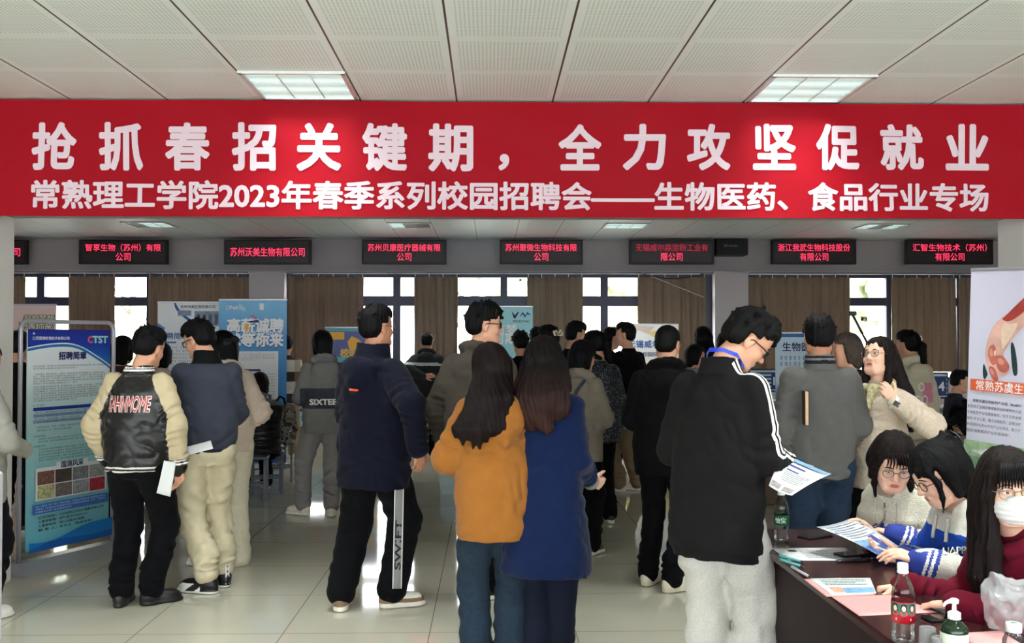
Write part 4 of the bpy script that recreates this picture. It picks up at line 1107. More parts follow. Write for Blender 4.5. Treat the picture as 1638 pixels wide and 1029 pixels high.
vj = B.top('jacket', [LEA, CRM, WHITE], .006, rows_(-.095, .19, .142, .205, .138, wa=.222, wb=.158, sh=.165, bl=(.212, .152)), sl=(.08, .078, .058), wrist=1.02, collar=(.495, .562, .08), wr=.009, amp=.011, mf=mf, seed=17, cuff=.05)
drape_text(vj, vj, 'SAHNMOME', WHITE, w=.262, h=.10, o=(-.008, 0, 1.222), bold=.055, off=.003, name='lettering_outline', slant=.06)
drape_text(vj, vj, 'SAHNMOME', M('letter_red', (186, 58, 48), .6), w=.256, h=.092, o=(-.008, 0, 1.222), bold=.0, off=.006, name='lettering', slant=.06)
B.pants(DARKP, .0075, r=(.112, .085, .07), hem=.02, wr=.006, waist=(.175, .13), seed=19)
B.shoes([SHOEB, SHOEB], .006, size=1.02)
hair('short', B.hf, .0045, HB, R_, seed=12, bangs=.07)

# --- man in the slate jacket leaning in beside him
R_ = new_person('man in slate blue jacket and beige trousers, glasses, turned to the left', 332, 6.28, 20)
B = Body(R_, 1.77, lean=6, hy=46, hp=20, hr=-4, sw=.18, neck=(-.01, .02, -.01),
    arms={-1: dict(tgt=tg(R_, 302, 712, 6.5), pole=(-.6, -.5, -.6), n=(.6, .2, .4)), 1: dict(ua=(.02, .12, -1), fa=(-.5, .8, -.5))},
    feet={-1: ft(R_, 333, 6.22, 72), 1: ft(R_, 358, 6.4, 40)})
B.body(.0065, SKIN['warm'])
SLT = cloth('jacket_slate', (52, 55, 66), rough=.75, bscale=600, sheen=.05); NVB = cloth('band_navy', (28, 34, 48)); 
def mf(c):
    z = c[:, 2]/B.k; i = np.where(z < .90, 1, 0); return np.where((z > 1.435) & (np.hypot(c[:, 0]-B.neck[0], c[:, 1]-B.neck[1]) < .125), 2, i)
B.top('jacket', [SLT, NVB, BLACKC], .0065, rows_(-.06, .175, .13, .188, .135, wa=.198, wb=.148, sh=.158, bl=(.19, .142)), sl=(.076, .074, .055), wrist=.95, collar=(.495, .585, .08), wr=.007, amp=.008, mf=mf, seed=21)
B.pants(cloth('trousers_beige', (196, 185, 156), bscale=400), .0075, r=(.104, .088, .075), hem=.045, wr=.01, waist=(.17, .13), seed=23, amp=.009, stack=.015)
pk = B.shoes([SHOEB, M('shoe_white', (226, 226, 222), .5)], .005, size=1.08, high=.02, sole=.014, mf=lambda q, i: np.where((q[:, 1] > .02) & (q[:, 2] < .058) & (q[:, 2] > .015) & (np.sin(q[:, 1]*44+q[:, 2]*60) > -.3), 1, i))
hp_ = pk[1]; b2 = BVHTree.FromPolygons([q.co for q in hp_.data.vertices], [tuple(p.vertices) for p in hp_.data.polygons])
sk = MB(); fr = (Rz(B.fy[1]), (B.an[1][0], B.an[1][1], 0), B.k)
sk.box((-.014, -.077, .02), (.014, -.071, .15), .003)
for i, c in enumerate('PEAK'): pass
o = sk.build('heel_strip', M('shoe_white', (226, 226, 222), .5), hp_); o.matrix_local = Matrix.Translation(Vector(fr[1])) @ Matrix(fr[0].tolist()).to_4x4()
tx = MB()
for i, c in enumerate('PEAK'): put_text(tx, c, 0, .135-.029*i, h=.021, bold=.02, y=-.0785)
o2 = tx.build('lettering', M('ink_black', (16, 16, 18), .6), hp_); o2.matrix_local = o.matrix_local
hair('short', B.hf, .005, HB, R_, seed=14, bangs=.062); glasses(B.hf, R_, GLB, r=.022, square=True); eyes(B.hf, R_, lid=.5)

# --- woman in the pale pink coat behind him
R_ = new_person('woman in pale pink coat and wide cream trousers, black bow clip in her hair', 364, 6.98, 28)
B = Body(R_, 1.68, lean=6, hy=20, hp=14, sw=.165, arms={1: dict(ua=(.30, -.1, -1), fa=(-.5, .8, -.4)), -1: dict(ua=(.1, .3, -1), fa=(-.2, 1, -.2))},
    feet={-1: ft(R_, 336, 6.95, 70), 1: ft(R_, 382, 7.0, 30)})
B.body(.009, SKIN['light'], fem=True)
B.top('coat', cloth('coat_pink', (206, 186, 170), bscale=300), .008, rows_(-.10, .19, .14, .185, .13, wa=.20, wb=.15, sh=.155), sl=(.08, .082, .058), wrist=.95, hood=(.01, .12, .42), wr=.008, amp=.01, seed=25)
B.pants(cloth('trousers_cream', (212, 204, 180)), .009, r=(.112, .098, .098), hem=-.03, wr=.004, seed=26, stack=0)
B.shoes([SHOEW, SOLEW], .008)
hair('bob', B.hf, .007, HB, R_, seed=16, bangs=.05)
bo = Sdf(.006); A = lambda p: bo.add(FR(p, *B.hf), .006)
for s in (-1, 1): A(EL((s*.035, -.125, .03+s*.01), (.038, .014, .028), Ry(s*20)))
A(EL((0, -.125, .03), (.012, .016, .016))); bo.build('bow_clip', M('bow_black', (22, 20, 24), .5), R_)

# --- tall man with sunglasses
R_ = new_person('tall man in taupe hoodie with black sunglasses, face in profile to the right', 768, 6.0, -30)
B = Body(R_, 1.84, lean=-1, hy=-52, hp=2, sw=.185, neck=(.01, .0, .0), arms={-1: dict(ua=(.32, -.05, -1), fa=(.02, .3, -1)), 1: dict(ua=(.1, .1, -1), fa=(-.2, .9, -.3))},
    feet={-1: ft(R_, 752, 6.0, -20), 1: ft(R_, 790, 6.05, -40)})
B.body(.006, SKIN['warm'])
B.top('hoodie', cloth('hoodie_taupe', (76, 69, 62), bscale=500), .0075, rows_(-.16, .21, .15, .215, .145, wa=.225, wb=.16, sh=.17), sl=(.095, .085, .058), wrist=.97, hood=(.03, .125, .43), wr=.008, amp=.009, seed=27)
B.pants(DARKP, .010, r=(.10, .08, .07), seed=28); B.shoes([SHOEB, SOLEW], .009)
hair('tousled', B.hf, .0045, HB, R_, seed=18, bangs=.05); glasses(B.hf, R_, GLB, r=.024, square=True, dark=True); eyes(B.hf, R_)

# --- young man in the grey hoodie with a lettered back
R_ = new_person('young man in grey hoodie with a dark lettered band across its back', 519, 8.95, 14)
B = Body(R_, 1.70, lean=2, hy=8, hp=10, hr=-4, sw=.175, neck=(-.005, 0, 0), arms={g: dict(ua=(.16, .0, -1), fa=(-.4, .9, -.1)) for g in (-1, 1)},
    feet={-1: ft(R_, 486, 8.95, 60), 1: ft(R_, 531, 8.9, 8)})
B.body(.008, SKIN['warm'])
GH = cloth('hoodie_grey', (116, 114, 112), bscale=500)
k = B.k
def mf(c): z = c[:, 2]/k; return ((z > 1.015) & (z < 1.20) & (np.abs(c[:, 0]) < .232*k)).astype(int)
gh = B.top('hoodie', [GH, cloth('band_slate', (58, 60, 68))], .008, rows_(-.16, .20, .142, .198, .135, wa=.21, wb=.15, sh=.165), sl=(.08, .076, .055), wrist=.95, hood=(.03, .13, .43), wr=.008, amp=.008, mf=mf, seed=29)
drape_text(gh, gh, 'SIXTEEN', WHITE, w=.30, h=.055, o=(.01, 0, 1.075*k), bold=.04, off=.004)
B.pants(cloth('sweatpants_grey', (132, 128, 126), bscale=400), .009, r=(.105, .088, .07), hem=.02, wr=.008, seed=31)
B.shoes([SHOEW, SOLEW], .007, size=1.08, mf=lambda q, i: np.where((q[:, 1] > .03) & (q[:, 1] < .09) & (q[:, 2] > .045), 2, i) if False else i)
hair('bob', B.hf, .006, HB, R_, seed=20, bangs=.035)

# --- man in the black hoodie, centre right
R_ = new_person('man in plain black hoodie, black jeans and cream running shoes', 1064, 6.3, -14)
B = Body(R_, 1.71, lean=3, hy=-16, hp=8, hr=3, sw=.185, arms={-1: dict(ua=(.12, .08, -1), fa=(-.35, .8, -.2)), 1: dict(ua=(.2, .05, -1), fa=(-.3, .8, -.3))},
    feet={-1: ft(R_, 1036, 6.36, -30), 1: ft(R_, 1074, 6.18, -60)})
B.body(.0065, SKIN['warm'])
B.top('hoodie', cloth('hoodie_black', (16, 15, 17), bscale=500), .0075, rows_(-.19, .21, .15, .205, .14, wa=.215, wb=.155, sh=.168), sl=(.084, .078, .056), wrist=.95, hood=(.04, .135, .42), wr=.007, amp=.008, seed=33)
B.pants(DARKP, .008, r=(.098, .078, .066), hem=.0, wr=.006, seed=35, stack=.012)
B.shoes([M('runner_cream', (220, 212, 190), .6), M('runner_sole', (206, 198, 178), .6)], .005, size=1.06, mf=lambda q, i: np.where((np.abs(q[:, 2]-.042-.1*q[:, 1]*0) < .007) & (np.sin(q[:, 1]*55) > .1), 2, i) if False else i)
hair('crop', B.hf, .005, HB, R_, seed=22, bangs=.065); glasses(B.hf, R_, GLM, r=.021)

# --- man in the grey sweater
R_ = new_person('man in grey sweater and blue jeans with a notebook under his arm', 1312, 5.5, -3)
B = Body(R_, 1.755, lean=1, hy=-6, hp=6, hr=2, sw=.185, arms={-1: dict(ua=(.16, -.08, -1), fa=(-.02, .15, -1)), 1: dict(ua=(.13, .0, -1), fa=(-.3, .7, -.7))},
    feet={-1: ft(R_, 1290, 5.5, 10), 1: ft(R_, 1335, 5.5, -12)})
B.body(.0065, SKIN['tan'])
k = B.k
def mf(c):
    z = c[:, 2]/k; return np.where((z > 1.465) & (np.hypot(c[:, 0]-B.neck[0], c[:, 1]-B.neck[1]) < .12), np.where((np.abs(z-1.492) < .006) | (np.abs(z-1.516) < .005), 2, 1), 0)
gs = B.top('sweater', [cloth('sweater_grey', (90, 89, 88), bscale=350), cloth('collar_dark', (34, 35, 42)), cloth('collar_line', (120, 118, 118))], .0065,
    rows_(-.11, .182, .132, .192, .132, wa=.194, wb=.14, sh=.162), sl=(.076, .066, .05), wrist=1.0, collar=(.50, .588, .077), wr=.007, amp=.006, mf=mf, seed=37, cuff=.048)
B.pants(cloth('jeans_blue', (36, 49, 68), noise=.16, nscale=50, bscale=900), .008, r=(.106, .086, .075), hem=-.02, wr=.006, waist=(.172, .128), seed=39, amp=.007, stack=.006)
B.shoes([SHOEB, SOLEW], .008)
hair('short', B.hf, .005, HB, R_, seed=24, bangs=.07)
GREYSW = B
# ------------------------------------------------------------------ the sign-up table at right and what lies on it
TX0, TX1, TY0, TY1, TZ = 1.13, 1.58, 2.05, 4.36, .75
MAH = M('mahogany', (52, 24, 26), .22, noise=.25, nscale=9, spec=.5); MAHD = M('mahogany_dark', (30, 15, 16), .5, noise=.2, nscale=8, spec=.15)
t = thing('table', 'long dark mahogany sign-up table at lower right', 'table', ((TX0+TX1)/2, (TY0+TY1)/2, 0))
hx, hy = (TX1-TX0)/2, (TY1-TY0)/2
box_obj('tabletop', (-hx, -hy, TZ-.035), (hx, hy, TZ), MAH, t, bev=.008)
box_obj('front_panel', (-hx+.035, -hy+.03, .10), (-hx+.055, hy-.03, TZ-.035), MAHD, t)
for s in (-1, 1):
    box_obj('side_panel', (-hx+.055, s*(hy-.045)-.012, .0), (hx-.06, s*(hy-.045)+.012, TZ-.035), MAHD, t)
def on_table(px, py, z=TZ): return W(px, py, (CAMZ-z)*F_PX/(py-545)*1.0)
def tpt(px, py, z=TZ):
    """point of the horizontal plane z seen at this pixel"""
    v = W(px, py, 1.0) - Vector((0, 0, CAMZ)); k = (z-CAMZ)/v.z; return Vector((v.x*k, v.y*k, z))
PAPER = M('paper_white', (208, 209, 208), .7, noise=.01); PINK = M('paper_pink', (218, 156, 154), .75, noise=.02); INK = M('ink_grey', (96, 98, 110), .8); INKB = M('ink_blue', (66, 72, 140), .8)
def sheet(name, label, cat, corners, mat, th=.0012, prints=None, group=None, curl=0.0):
    """paper with corners in order (top-left, top-right, bottom-right, bottom-left); prints: [(mat, fn(mb))] drawn in unit uv on its upper side"""
    c = [Vector(p) for p in corners]; o = (c[0]+c[1]+c[2]+c[3])/4
    t = thing(name, label, cat, o, 0, group)
    def P(u, v):
        p = c[0]*(1-u)*(1-v)+c[1]*u*(1-v)+c[2]*u*v+c[3]*(1-u)*v - o; return p
    n = (c[1]-c[0]).cross(c[3]-c[0]).normalized(); n = n if n.z > 0 else -n
    def Q(u, v, e): return P(u, v) + n*(e + curl*(1-math.cos((u-.5)*2.2))*1.0 + curl*.6*math.sin(v*3))
    v_ = []; f = []; N = 8
    for e in (0, th):
        for j in range(N+1):
            for i in range(N+1): v_.append(Q(i/N, j/N, e))
    m = (N+1)**2
    for j in range(N):
        for i in range(N):
            a = j*(N+1)+i; f.append((a, a+1, a+N+2, a+N+1)); f.append((m+a, m+a+N+1, m+a+N+2, m+a+1))
    for i in range(N):
        for a, b in ((i, i+1), ((N)*(N+1)+i+1, N*(N+1)+i), ((i+1)*(N+1), i*(N+1)), (i*(N+1)+N, (i+1)*(N+1)+N)): f.append((a, a+m, b+m, b))
    mesh_obj('paper', v_, f, mat, t, True)
    for k, (pm, fn, nm) in enumerate(prints or []):
        mb = MB(); fn(mb); mb.v = [tuple(Q(p[0], p[2], th+.0006+.0003*k)) for p in mb.v]; mb.build(nm, pm, t)
    return t
def rows_fn(x0, x1, y0, n, pitch, h, seed=0):
    def fn(mb):
        rr = random.Random(seed)
        for i in range(n):
            x = x0; xe = x1*(rr.uniform(.75, 1) if i % 3 == 2 else 1)
            while x < xe: w = rr.uniform(.015, .06); rect(mb, x, min(x+w, xe), y0+i*pitch, y0+i*pitch+h, 0); x += w+.012
    return fn
def rect_fn(*rs):
    def fn(mb):
        for a, b, c, d in rs: rect(mb, a, b, c, d, 0)
    return fn
SKYB = M('print_sky', (120, 160, 200), .6, noise=.3, nscale=30); DKB = M('print_blue', (46, 92, 160), .5, noise=.1); PIC = M('print_photo', (150, 140, 140), .6, noise=.5, nscale=60)
# sheet the tall man reads
sheet('flyer', 'printed flyer in the hands of the tall man in black', 'flyer', (W(1251, 727, 4.12), W(1329, 761, 3.95), W(1266, 796, 3.62), W(1229, 780, 3.72)), PAPER,
    prints=[(SKYB, rect_fn((.02, .98, .02, .13)), 'picture'), (INKB, rect_fn((.22, .62, .22, .27), (.10, .22, .10, .30), (.25, .55, .38, .42)), 'heading'), (INK, rows_fn(.25, .9, .46, 6, .05, .014, 3), 'print'), (PIC, rect_fn((.05, .4, .84, .97), (.5, .9, .86, .97)), 'photo')], curl=.012)
# papers on the table
sheet('flyer', 'white printed sheet lying at the far end of the mahogany table', 'flyer', (tpt(1234, 877), tpt(1352, 877), tpt(1384, 897), tpt(1262, 897)), PAPER,
    prints=[(INK, rows_fn(.30, .86, .18, 10, .07, .022, 5), 'print'), (M('ink_black', (16, 16, 18)), rect_fn((.16, .27, .2, .34)), 'mark')])
sheet('flyer', 'pink sheet under the coloured brochure on the table', 'flyer', (tpt(1286, 927), tpt(1345, 925), tpt(1400, 952), tpt(1322, 955)), PINK)
sheet('brochure', 'coloured brochure with a picture strip lying on a pink sheet', 'brochure', tuple(p+Vector((0, 0, .002)) for p in (tpt(1295, 927), tpt(1392, 926), tpt(1402, 951), tpt(1330, 953))), M('paper_pale', (205, 214, 214), .5),
    prints=[(SKYB, rect_fn((.35, .98, .62, .95)), 'picture'), (M('print_skin', (206, 150, 130), .6, noise=.3, nscale=40), rect_fn((.12, .36, .58, .9)), 'photo'), (INK, rows_fn(.12, .9, .12, 4, .1, .04, 8), 'print')])
sheet('flyer', 'pink printed sheet under the hands of the woman in maroon', 'flyer', (tpt(1330, 955), tpt(1428, 952), tpt(1500, 980), tpt(1375, 986)), PINK, prints=[(M('ink_rose', (214, 150, 152), .8), rows_fn(.1, .9, .15, 9, .08, .025, 12), 'print')])
sheet('flyer', 'pink sheet at the lower right corner beside the plastic bag', 'flyer', (tpt(1540, 1013), tpt(1600, 1010), tpt(1640, 1035), tpt(1560, 1040)), PINK)
def phone(label, px, py, ang, z=TZ, L=.15, w=.072):
    p = tpt(px, py, z); t = thing('smartphone', label, 'phone', p, math.radians(ang))
    MB().box((-w/2, -L/2, .0005), (w/2, L/2, .0085), .004).build('case', M('phone_black', (18, 22, 26), .3), t)
    box_obj('screen', (-w/2+.004, -L/2+.005, .0085), (w/2-.004, L/2-.005, .0089), M('phone_glass', (10, 11, 13), .08), t)
    return t
phone('black smartphone lying beside the green labelled water bottle', 1304, 859, -62)
phone('black smartphone lying on the white sheet under the raised brochure', 1366, 888, -70, TZ+.0035)
phone('small black phone behind the clear plastic caps', 1506, 991, -80, L=.11, w=.06)
def pen(label, a, b, mat, r=.0048):
    a, b = tpt(*a, TZ+.006), tpt(*b, TZ+.006); t = thing('pen', label, 'pen', a); d = b-a
    MB().tube([d*0, d*.12, d*.85], [r*.9, r, r], 10).build('barrel', mat, t, True)
    MB().tube([d*.85, d*.97, d], [r*.9, r*.4, .0008], 10).build('tip', GLM, t, True)
    n = Vector((0, 0, r*1.25)); MB().tube([d*.04+n, d*.3+n], .0014, 6).build('clip', mat, t)
TEAL = M('pen_teal', (82, 150, 150), .3)
pen('teal pen nearest the white sheet', (1246, 889), (1288, 900), TEAL); pen('teal pen lying beside another teal pen, nearer the table edge', (1247, 895), (1287, 908), TEAL)
pen('grey pen lying before the teal pens', (1266, 907), (1299, 925), M('pen_grey', (150, 152, 156), .3)); pen('dark pen beside the phone on the white sheet', (1338, 898), (1402, 893), M('pen_dark', (60, 58, 66), .3))
# bottles
GLASS = bpy.data.materials.new('bottle_clear'); GLASS.use_nodes = True; nt = GLASS.node_tree; nt.nodes.remove(nt.nodes['Principled BSDF'])
_t = nd(nt, 'ShaderNodeBsdfTransparent'); _t.inputs[0].default_value = (.93, .96, .96, 1); _g = nd(nt, 'ShaderNodeBsdfGlossy'); _g.inputs['Roughness'].default_value = .05
_f = nd(nt, 'ShaderNodeLayerWeight'); _f.inputs[0].default_value = .32; _m = nd(nt, 'ShaderNodeMixShader')
nt.links.new(mth(nt, 'MULTIPLY', _f.outputs['Fresnel'], .8), _m.inputs[0]); nt.links.new(_t.outputs[0], _m.inputs[1]); nt.links.new(_g.outputs[0], _m.inputs[2]); nt.links.new(_m.outputs[0], nt.nodes['Material Output'].inputs[0])
CAPW = M('cap_white', (236, 236, 234), .4)
def bottle(label, px, py, kind):
    p = tpt(px, py); t = thing('water_bottle', label, 'bottle', p)
    prof = [(.001, .004), (.022, 0), (.029, .004), (.0315, .014), (.0305, .022), (.0318, .03), (.0305, .038), (.0318, .046), (.0308, .055), (.031, .06), (.031, .115), (.0318, .122), (.0305, .130), (.031, .140), (.028, .155), (.021, .172), (.014, .186), (.0125, .192), (.0125, .205), (.001, .206)]
    MB().lathe(prof, 36, closed=False).build('bottle_body', GLASS, t, True)
    MB().lathe([(.0142, .203), (.0148, .206), (.0148, .220), (.0138, .2225), (.001, .2228)], 28, closed=False).build('cap', CAPW, t, True)
    MB().lathe([(.0140, .195), (.0155, .197), (.0155, .2005), (.0140, .202)], 28, closed=False).build('neck_ring', CAPW, t, True)
    ang0 = math.atan2(-p.y, -p.x)
    def wrapP(r): return lambda q: (r*math.cos(ang0+q[0]/r), r*math.sin(ang0+q[0]/r), q[2])
    if kind == 'green':
        lb = MB().lathe([(.0314, .070), (.0322, .0702), (.0322, .112), (.0314, .1122)], 40, closed=False).build('label', M('label_green', (24, 92, 56), .35), t, True)
        m = MB(); put_text(m, '怡宝', -.004, .092, h=.024, bold=.02, P=wrapP(.0327)); m.build('lettering', CAPW, lb)
    else:
        lb = MB().lathe([(.0316, .060), (.0324, .0602), (.0324, .118), (.0316, .1182)], 40, closed=False).build('label', M('label_red', (172, 24, 40), .35, noise=.15, nscale=60), t, True)
        m = MB().lathe([(.0328, .083), (.0328, .116)], 40, closed=False).build('photo_band', M('label_photo_green', (60, 96, 84), .4, noise=.3, nscale=80), lb, True)
        sk, hr_, bd = MB(), MB(), MB()
        for cx in (-.022, .002, .026):
            for mb, r0, rx, rz, cz, y in ((hr_, .0331, .0085, .0115, .103, 0), (sk, .0333, .0058, .0078, .1015, 0), (bd, .0332, .0098, .007, .088, 0)):
                c = [(cx+rx*math.cos(2*PI*k/16), y, cz+rz*math.sin(2*PI*k/16)) for k in range(16)]; mb.add([wrapP(r0)(q_) for q_ in c], [tuple(range(16))])
        hr_.build('print_hair', HB, lb); sk.build('print_face', M('print_skin_pale', (226, 186, 168), .5), lb); bd.build('print_clothes', M('print_cloth', (214, 60, 60), .5), lb)
        m = MB(); put_text(m, '常熟招聘', 0, .072, w=.05, h=.009, bold=.02, P=wrapP(.0331)) if False else rect(m, -.02, .022, .069, .075, 0); m.v = [wrapP(.0331)(q_) if len(q_) == 3 and abs(q_[1]) < 1e-9 else q_ for q_ in m.v]; m.build('print', CAPW, lb)
    return t
bottle('clear water bottle with a green label at the far table end', 1250, 866, 'green')
bottle('clear water bottle with a red label and white cap in the foreground', 1445, 1028, 'red')
CLR = M('plastic_clear', (238, 240, 240), .12, trans=.75, ior=1.15, noise=0)
for px, py, h, r, lab in ((1484, 1040, .062, .0235, 'taller clear plastic cup upside down beside the red label bottle'), (1502, 1052, .055, .0205, 'shorter clear plastic cup upside down before the taller one')):
    p = tpt(px, py); t = thing('plastic_cup', lab, 'cup', p)
    MB().lathe([(r, 0), (r*1.02, .003), (r*.97, h*.55), (r*.93, h*.97), (r*.86, h), (.001, h), (.001, h-.002), (r*.84, h-.002), (r*.91, h*.94), (r*.95, .0)], 32, closed=False).build('shell', CLR, t, True)
    MB().lathe([(r*.93, .004), (r*.93, .012), (r*.90, .012), (r*.90, .004)], 32, closed=False).build('inner_ring', CAPW, t, True)
p = tpt(1527, 1055); t = thing('pump_bottle', 'dark green hand gel bottle with a white pump', 'bottle', p, math.radians(20))
MB().lathe([(.001, .002), (.032, 0), (.035, .006), (.035, .075), (.033, .086), (.024, .097), (.014, .103), (.014, .110), (.001, .110)], 36, closed=False).build('bottle_body', M('gel_green', (34, 58, 36), .12, trans=.35, noise=.05), t, True)
MB().lathe([(.0352, .018), (.0356, .019), (.0356, .072), (.0352, .073)], 36, closed=False).build('label', M('label_pale', (206, 214, 196), .5), t, True)
pm = MB(); pm.lathe([(.0165, .108), (.0165, .124), (.012, .127), (.006, .129), (.005, .148), (.011, .149), (.012, .158), (.009, .161), (.001, .161)], 28, closed=False); pm.tube([(0, 0, .154), (-.02, 0, .155), (-.032, 0, .151), (-.036, 0, .144)], [.006, .005, .0042, .0036], 10); pm.build('pump', CAPW, t, True)
p = tpt(1622, 1062); t = thing('jar', 'clear bottle with a white cap marked in green at the lower right corner', 'bottle', p)
MB().lathe([(.001, .002), (.026, 0), (.028, .006), (.028, .06), (.022, .075), (.016, .08), (.016, .088), (.001, .088)], 32, closed=False).build('bottle_body', GLASS, t, True)
MB().lathe([(.019, .084), (.020, .086), (.020, .105), (.018, .107), (.001, .1072)], 32, closed=False).build('cap', CAPW, t, True)
m = MB(); poly(m, [(.009*math.cos(a)-.004*math.sin(a*2), .006*math.sin(a)) for a in np.linspace(0, 2*PI, 14)[:-1]], 0); m.v = [(q_[0], q_[2], .1076) for q_ in m.v]; m.build('cap_mark', M('mark_green', (40, 140, 80), .5), t)
# crumpled plastic bag
BAG = bpy.data.materials.new('plastic_bag'); BAG.use_nodes = True; nt = BAG.node_tree; b = nt.nodes['Principled BSDF']
b.inputs['Base Color'].default_value = lin((226, 226, 228)); b.inputs['Roughness'].default_value = .18; b.inputs['Alpha'].default_value = .3; b.inputs['Specular IOR Level'].default_value = .9
p = tpt(1622, 1010); S = Sdf(.004); S.add(EL((0, 0, .06), (.075, .06, .065)), .02); S.add(EL((-.035, .01, .10), (.04, .035, .05)), .02); S.add(EL((.04, .0, .09), (.05, .05, .05)), .02); S.add(RC((-.03, 0, .12), (-.055, .0, .155), .02, .008), .02)
S.disp(lambda x, y, z: -.014*(1-2.2*np.abs(vnoise(x*17+z*9, y*17, z*13, 4))) - .006*(1-2*np.abs(vnoise(x*38, y*38, z*30+x*12, 2))), .05); S.cut(lambda x, y, z: .002-z)
t = thing('plastic_bag', 'crumpled clear plastic bag at the right end of the table', 'bag', p); S.build('film', BAG, t)

# ------------------------------------------------------------------ three women seated along the table, on simple chairs
CHR = M('chair_black', (30, 30, 34), .5)
def make_chair(label, x, y, rz):
    t = thing('chair', label, 'chair', (x, y, 0), rz, 'chairs of the seated women')
    MB().box((-.2, -.2, .415), (.2, .2, .445), .02).build('seat', CHR, t); MB().box((-.19, -.225, .62), (.19, -.205, .88), .015).build('backrest', CHR, t)
    for s in (-1, 1):
        MB().tube([(s*.18, .18, .42), (s*.19, .19, 0)], .012, 8).build('leg', GLM, t, True); MB().tube([(s*.18, -.215, .86), (s*.18, -.2, .42), (s*.19, -.22, 0)], .012, 8).build('leg', GLM, t, True)
    return t
# woman in the cream fleece
def mk(label, X, Y, yaw, H, armsf, **kw):
    r = thing('person', label, 'person', (X, Y, 0), math.radians(yaw)); a = armsf(r)
    return r, Body(r, H, pel=(0, 0, .53), feet={g: ((g*.11, .42), 0) for g in (-1, 1)}, arms=a, **kw)
R_, B = mk('seated woman in cream fleece jacket with glasses, reading downwards', 1.80, 4.1, 120, 1.58,
    lambda r: {1: dict(tgt=tg(r, 1402, 862, 3.98), pole=(.5, -.5, -.8), f=to_local(r, W(1375, 838, 4.0))-to_local(r, W(1402, 862, 3.98)), n=(-.4, .3, -.8), curl=.5), -1: dict(tgt=tg(r, 1440, 858, 3.86), pole=(-.8, -.4, -.8), f=to_local(r, W(1400, 846, 3.92))-to_local(r, W(1440, 858, 3.86)), n=(.3, .3, -.8), curl=.5)},
    lean=12, hy=46, hp=28, hr=-3, sw=.16, neck=(0, .03, -.02))
B.body(.0042, SKIN['light'], fem=True, lips=LIP)
FLC = cloth('fleece_cream', (206, 200, 184), bump=.9, bscale=170, noise=.08, nscale=160); STB = M('rib_blue', (34, 54, 138), .75)
def cuffmf(B, base=0, nb=1, nw=2):
    def mf(c):
        i = np.full(len(c), base)
        for g in (-1, 1):
            w = B.wr[g]; e = unit(B.el[g]-w); t_ = (c-w)@e; nr = np.linalg.norm(c-w, axis=1) < .082
            i = np.where(nr & (t_ < .046), nb, i)
            for q_ in (.008, .027): i = np.where(nr & (np.abs(t_-q_) < .005), nw, i)
        return i
    return mf
def xt(S, F):
    S.add(F(LO([(.44, .12, .11, 0, -.01), (.52, .10, .105, 0, .0), (.57, .085, .10, 0, .01)])), .02); S.sub(F(LO([(.50, .045, .06, 0, .06), (.60, .07, .08, 0, .03)])), .02)
fj = B.top('jacket', [FLC, STB, WHITE], .006, rows_(-.12, .21, .155, .205, .14, wa=.215, wb=.16, sh=.165), sl=(.088, .078, .056), wrist=1.0, wr=.005, amp=.009, seed=41, extra=xt, mf=cuffmf(B), cuff=.047)
fb = BVHTree.FromPolygons([q.co for q in fj.data.vertices], [tuple(p.vertices) for p in fj.data.polygons])
def front_pt(B, bv, x, z, off=.003):
    o = B.T((x, .6, z)); d = -(B.Rt@V3((0, 1, 0))); h_ = bv.ray_cast(Vector(o), Vector(d)); return (h_[0]-Vector(d)*off) if h_[0] is not None else Vector(B.T((x, .16, z)))
zp = MB(); zp.tube([front_pt(B, fb, 0, z) for z in np.linspace(.0, .47, 14)], .004, 6); zp.build('zipper', GLM, fj, True)
for s in (-1, 1):
    zp = MB(); zp.tube([front_pt(B, fb, s*.055, z, .006) for z in np.linspace(.30, .48, 8)], .004, 6); zp.build('drawstring', FLC, fj, True)
bd = MB(); c = [front_pt(B, fb, -.105+.034*math.cos(a), .28+.038*math.sin(a), .004) for a in np.linspace(0, 2*PI, 20)[:-1]]; bd.add(c, [tuple(range(19))]); bdo = bd.build('badge', M('badge_navy', (38, 52, 100), .6), fj)
m = MB()
for i in range(3): m.add([front_pt(B, fb, -.105+a, .295-.018*i+b_, .0055) for a, b_ in ((-.022, -.003), (.022, -.003), (.022, .003), (-.022, .003))], [(0, 1, 2, 3)])
m.build('badge_print', CAPW, bdo)
B.pants(DARKP, .012, seed=42); B.shoes([SHOEB, SOLEW], .011)
hair('bob', B.hf, .0042, HD, R_, seed=31, bangs=.066, part=.012, side=[(s, [(.062, .050, .045), (.078, .035, -.01), (.076, .045, -.085), (.066, .065, -.14)], [.014, .014, .012, .006]) for s in (-1, 1)],
    drape=[([B.hc+B.Rh@V3((x, -.06, -.03)), B.T((x*1.1, -.13, .50)), B.T((x, -.155, .36))], [.045, .04, .025]) for x in (-.05, 0, .05)])
fr_ = MB()
for i in range(8):
    x = -.046+.0125*i; pts = [to_w(B.hf, q_) for q_ in ((x*.8+.006, .078-.2*x*x*6, .097), (x*.98, .0985-.26*x*x*6, .062), (x*1.08, .0975-.28*x*x*6, .028+.004*math.sin(i*2.1)))]; fr_.tube(pts, [.005, .0035, .001], 6)
fr_.build('fringe', HD, R_, True)
glasses(B.hf, R_, GLM, r=.0225); eyes(B.hf, R_, look=(0, -.7), lid=.6)
make_chair('black chair of the woman in cream fleece', 1.86, 4.1, math.radians(100))
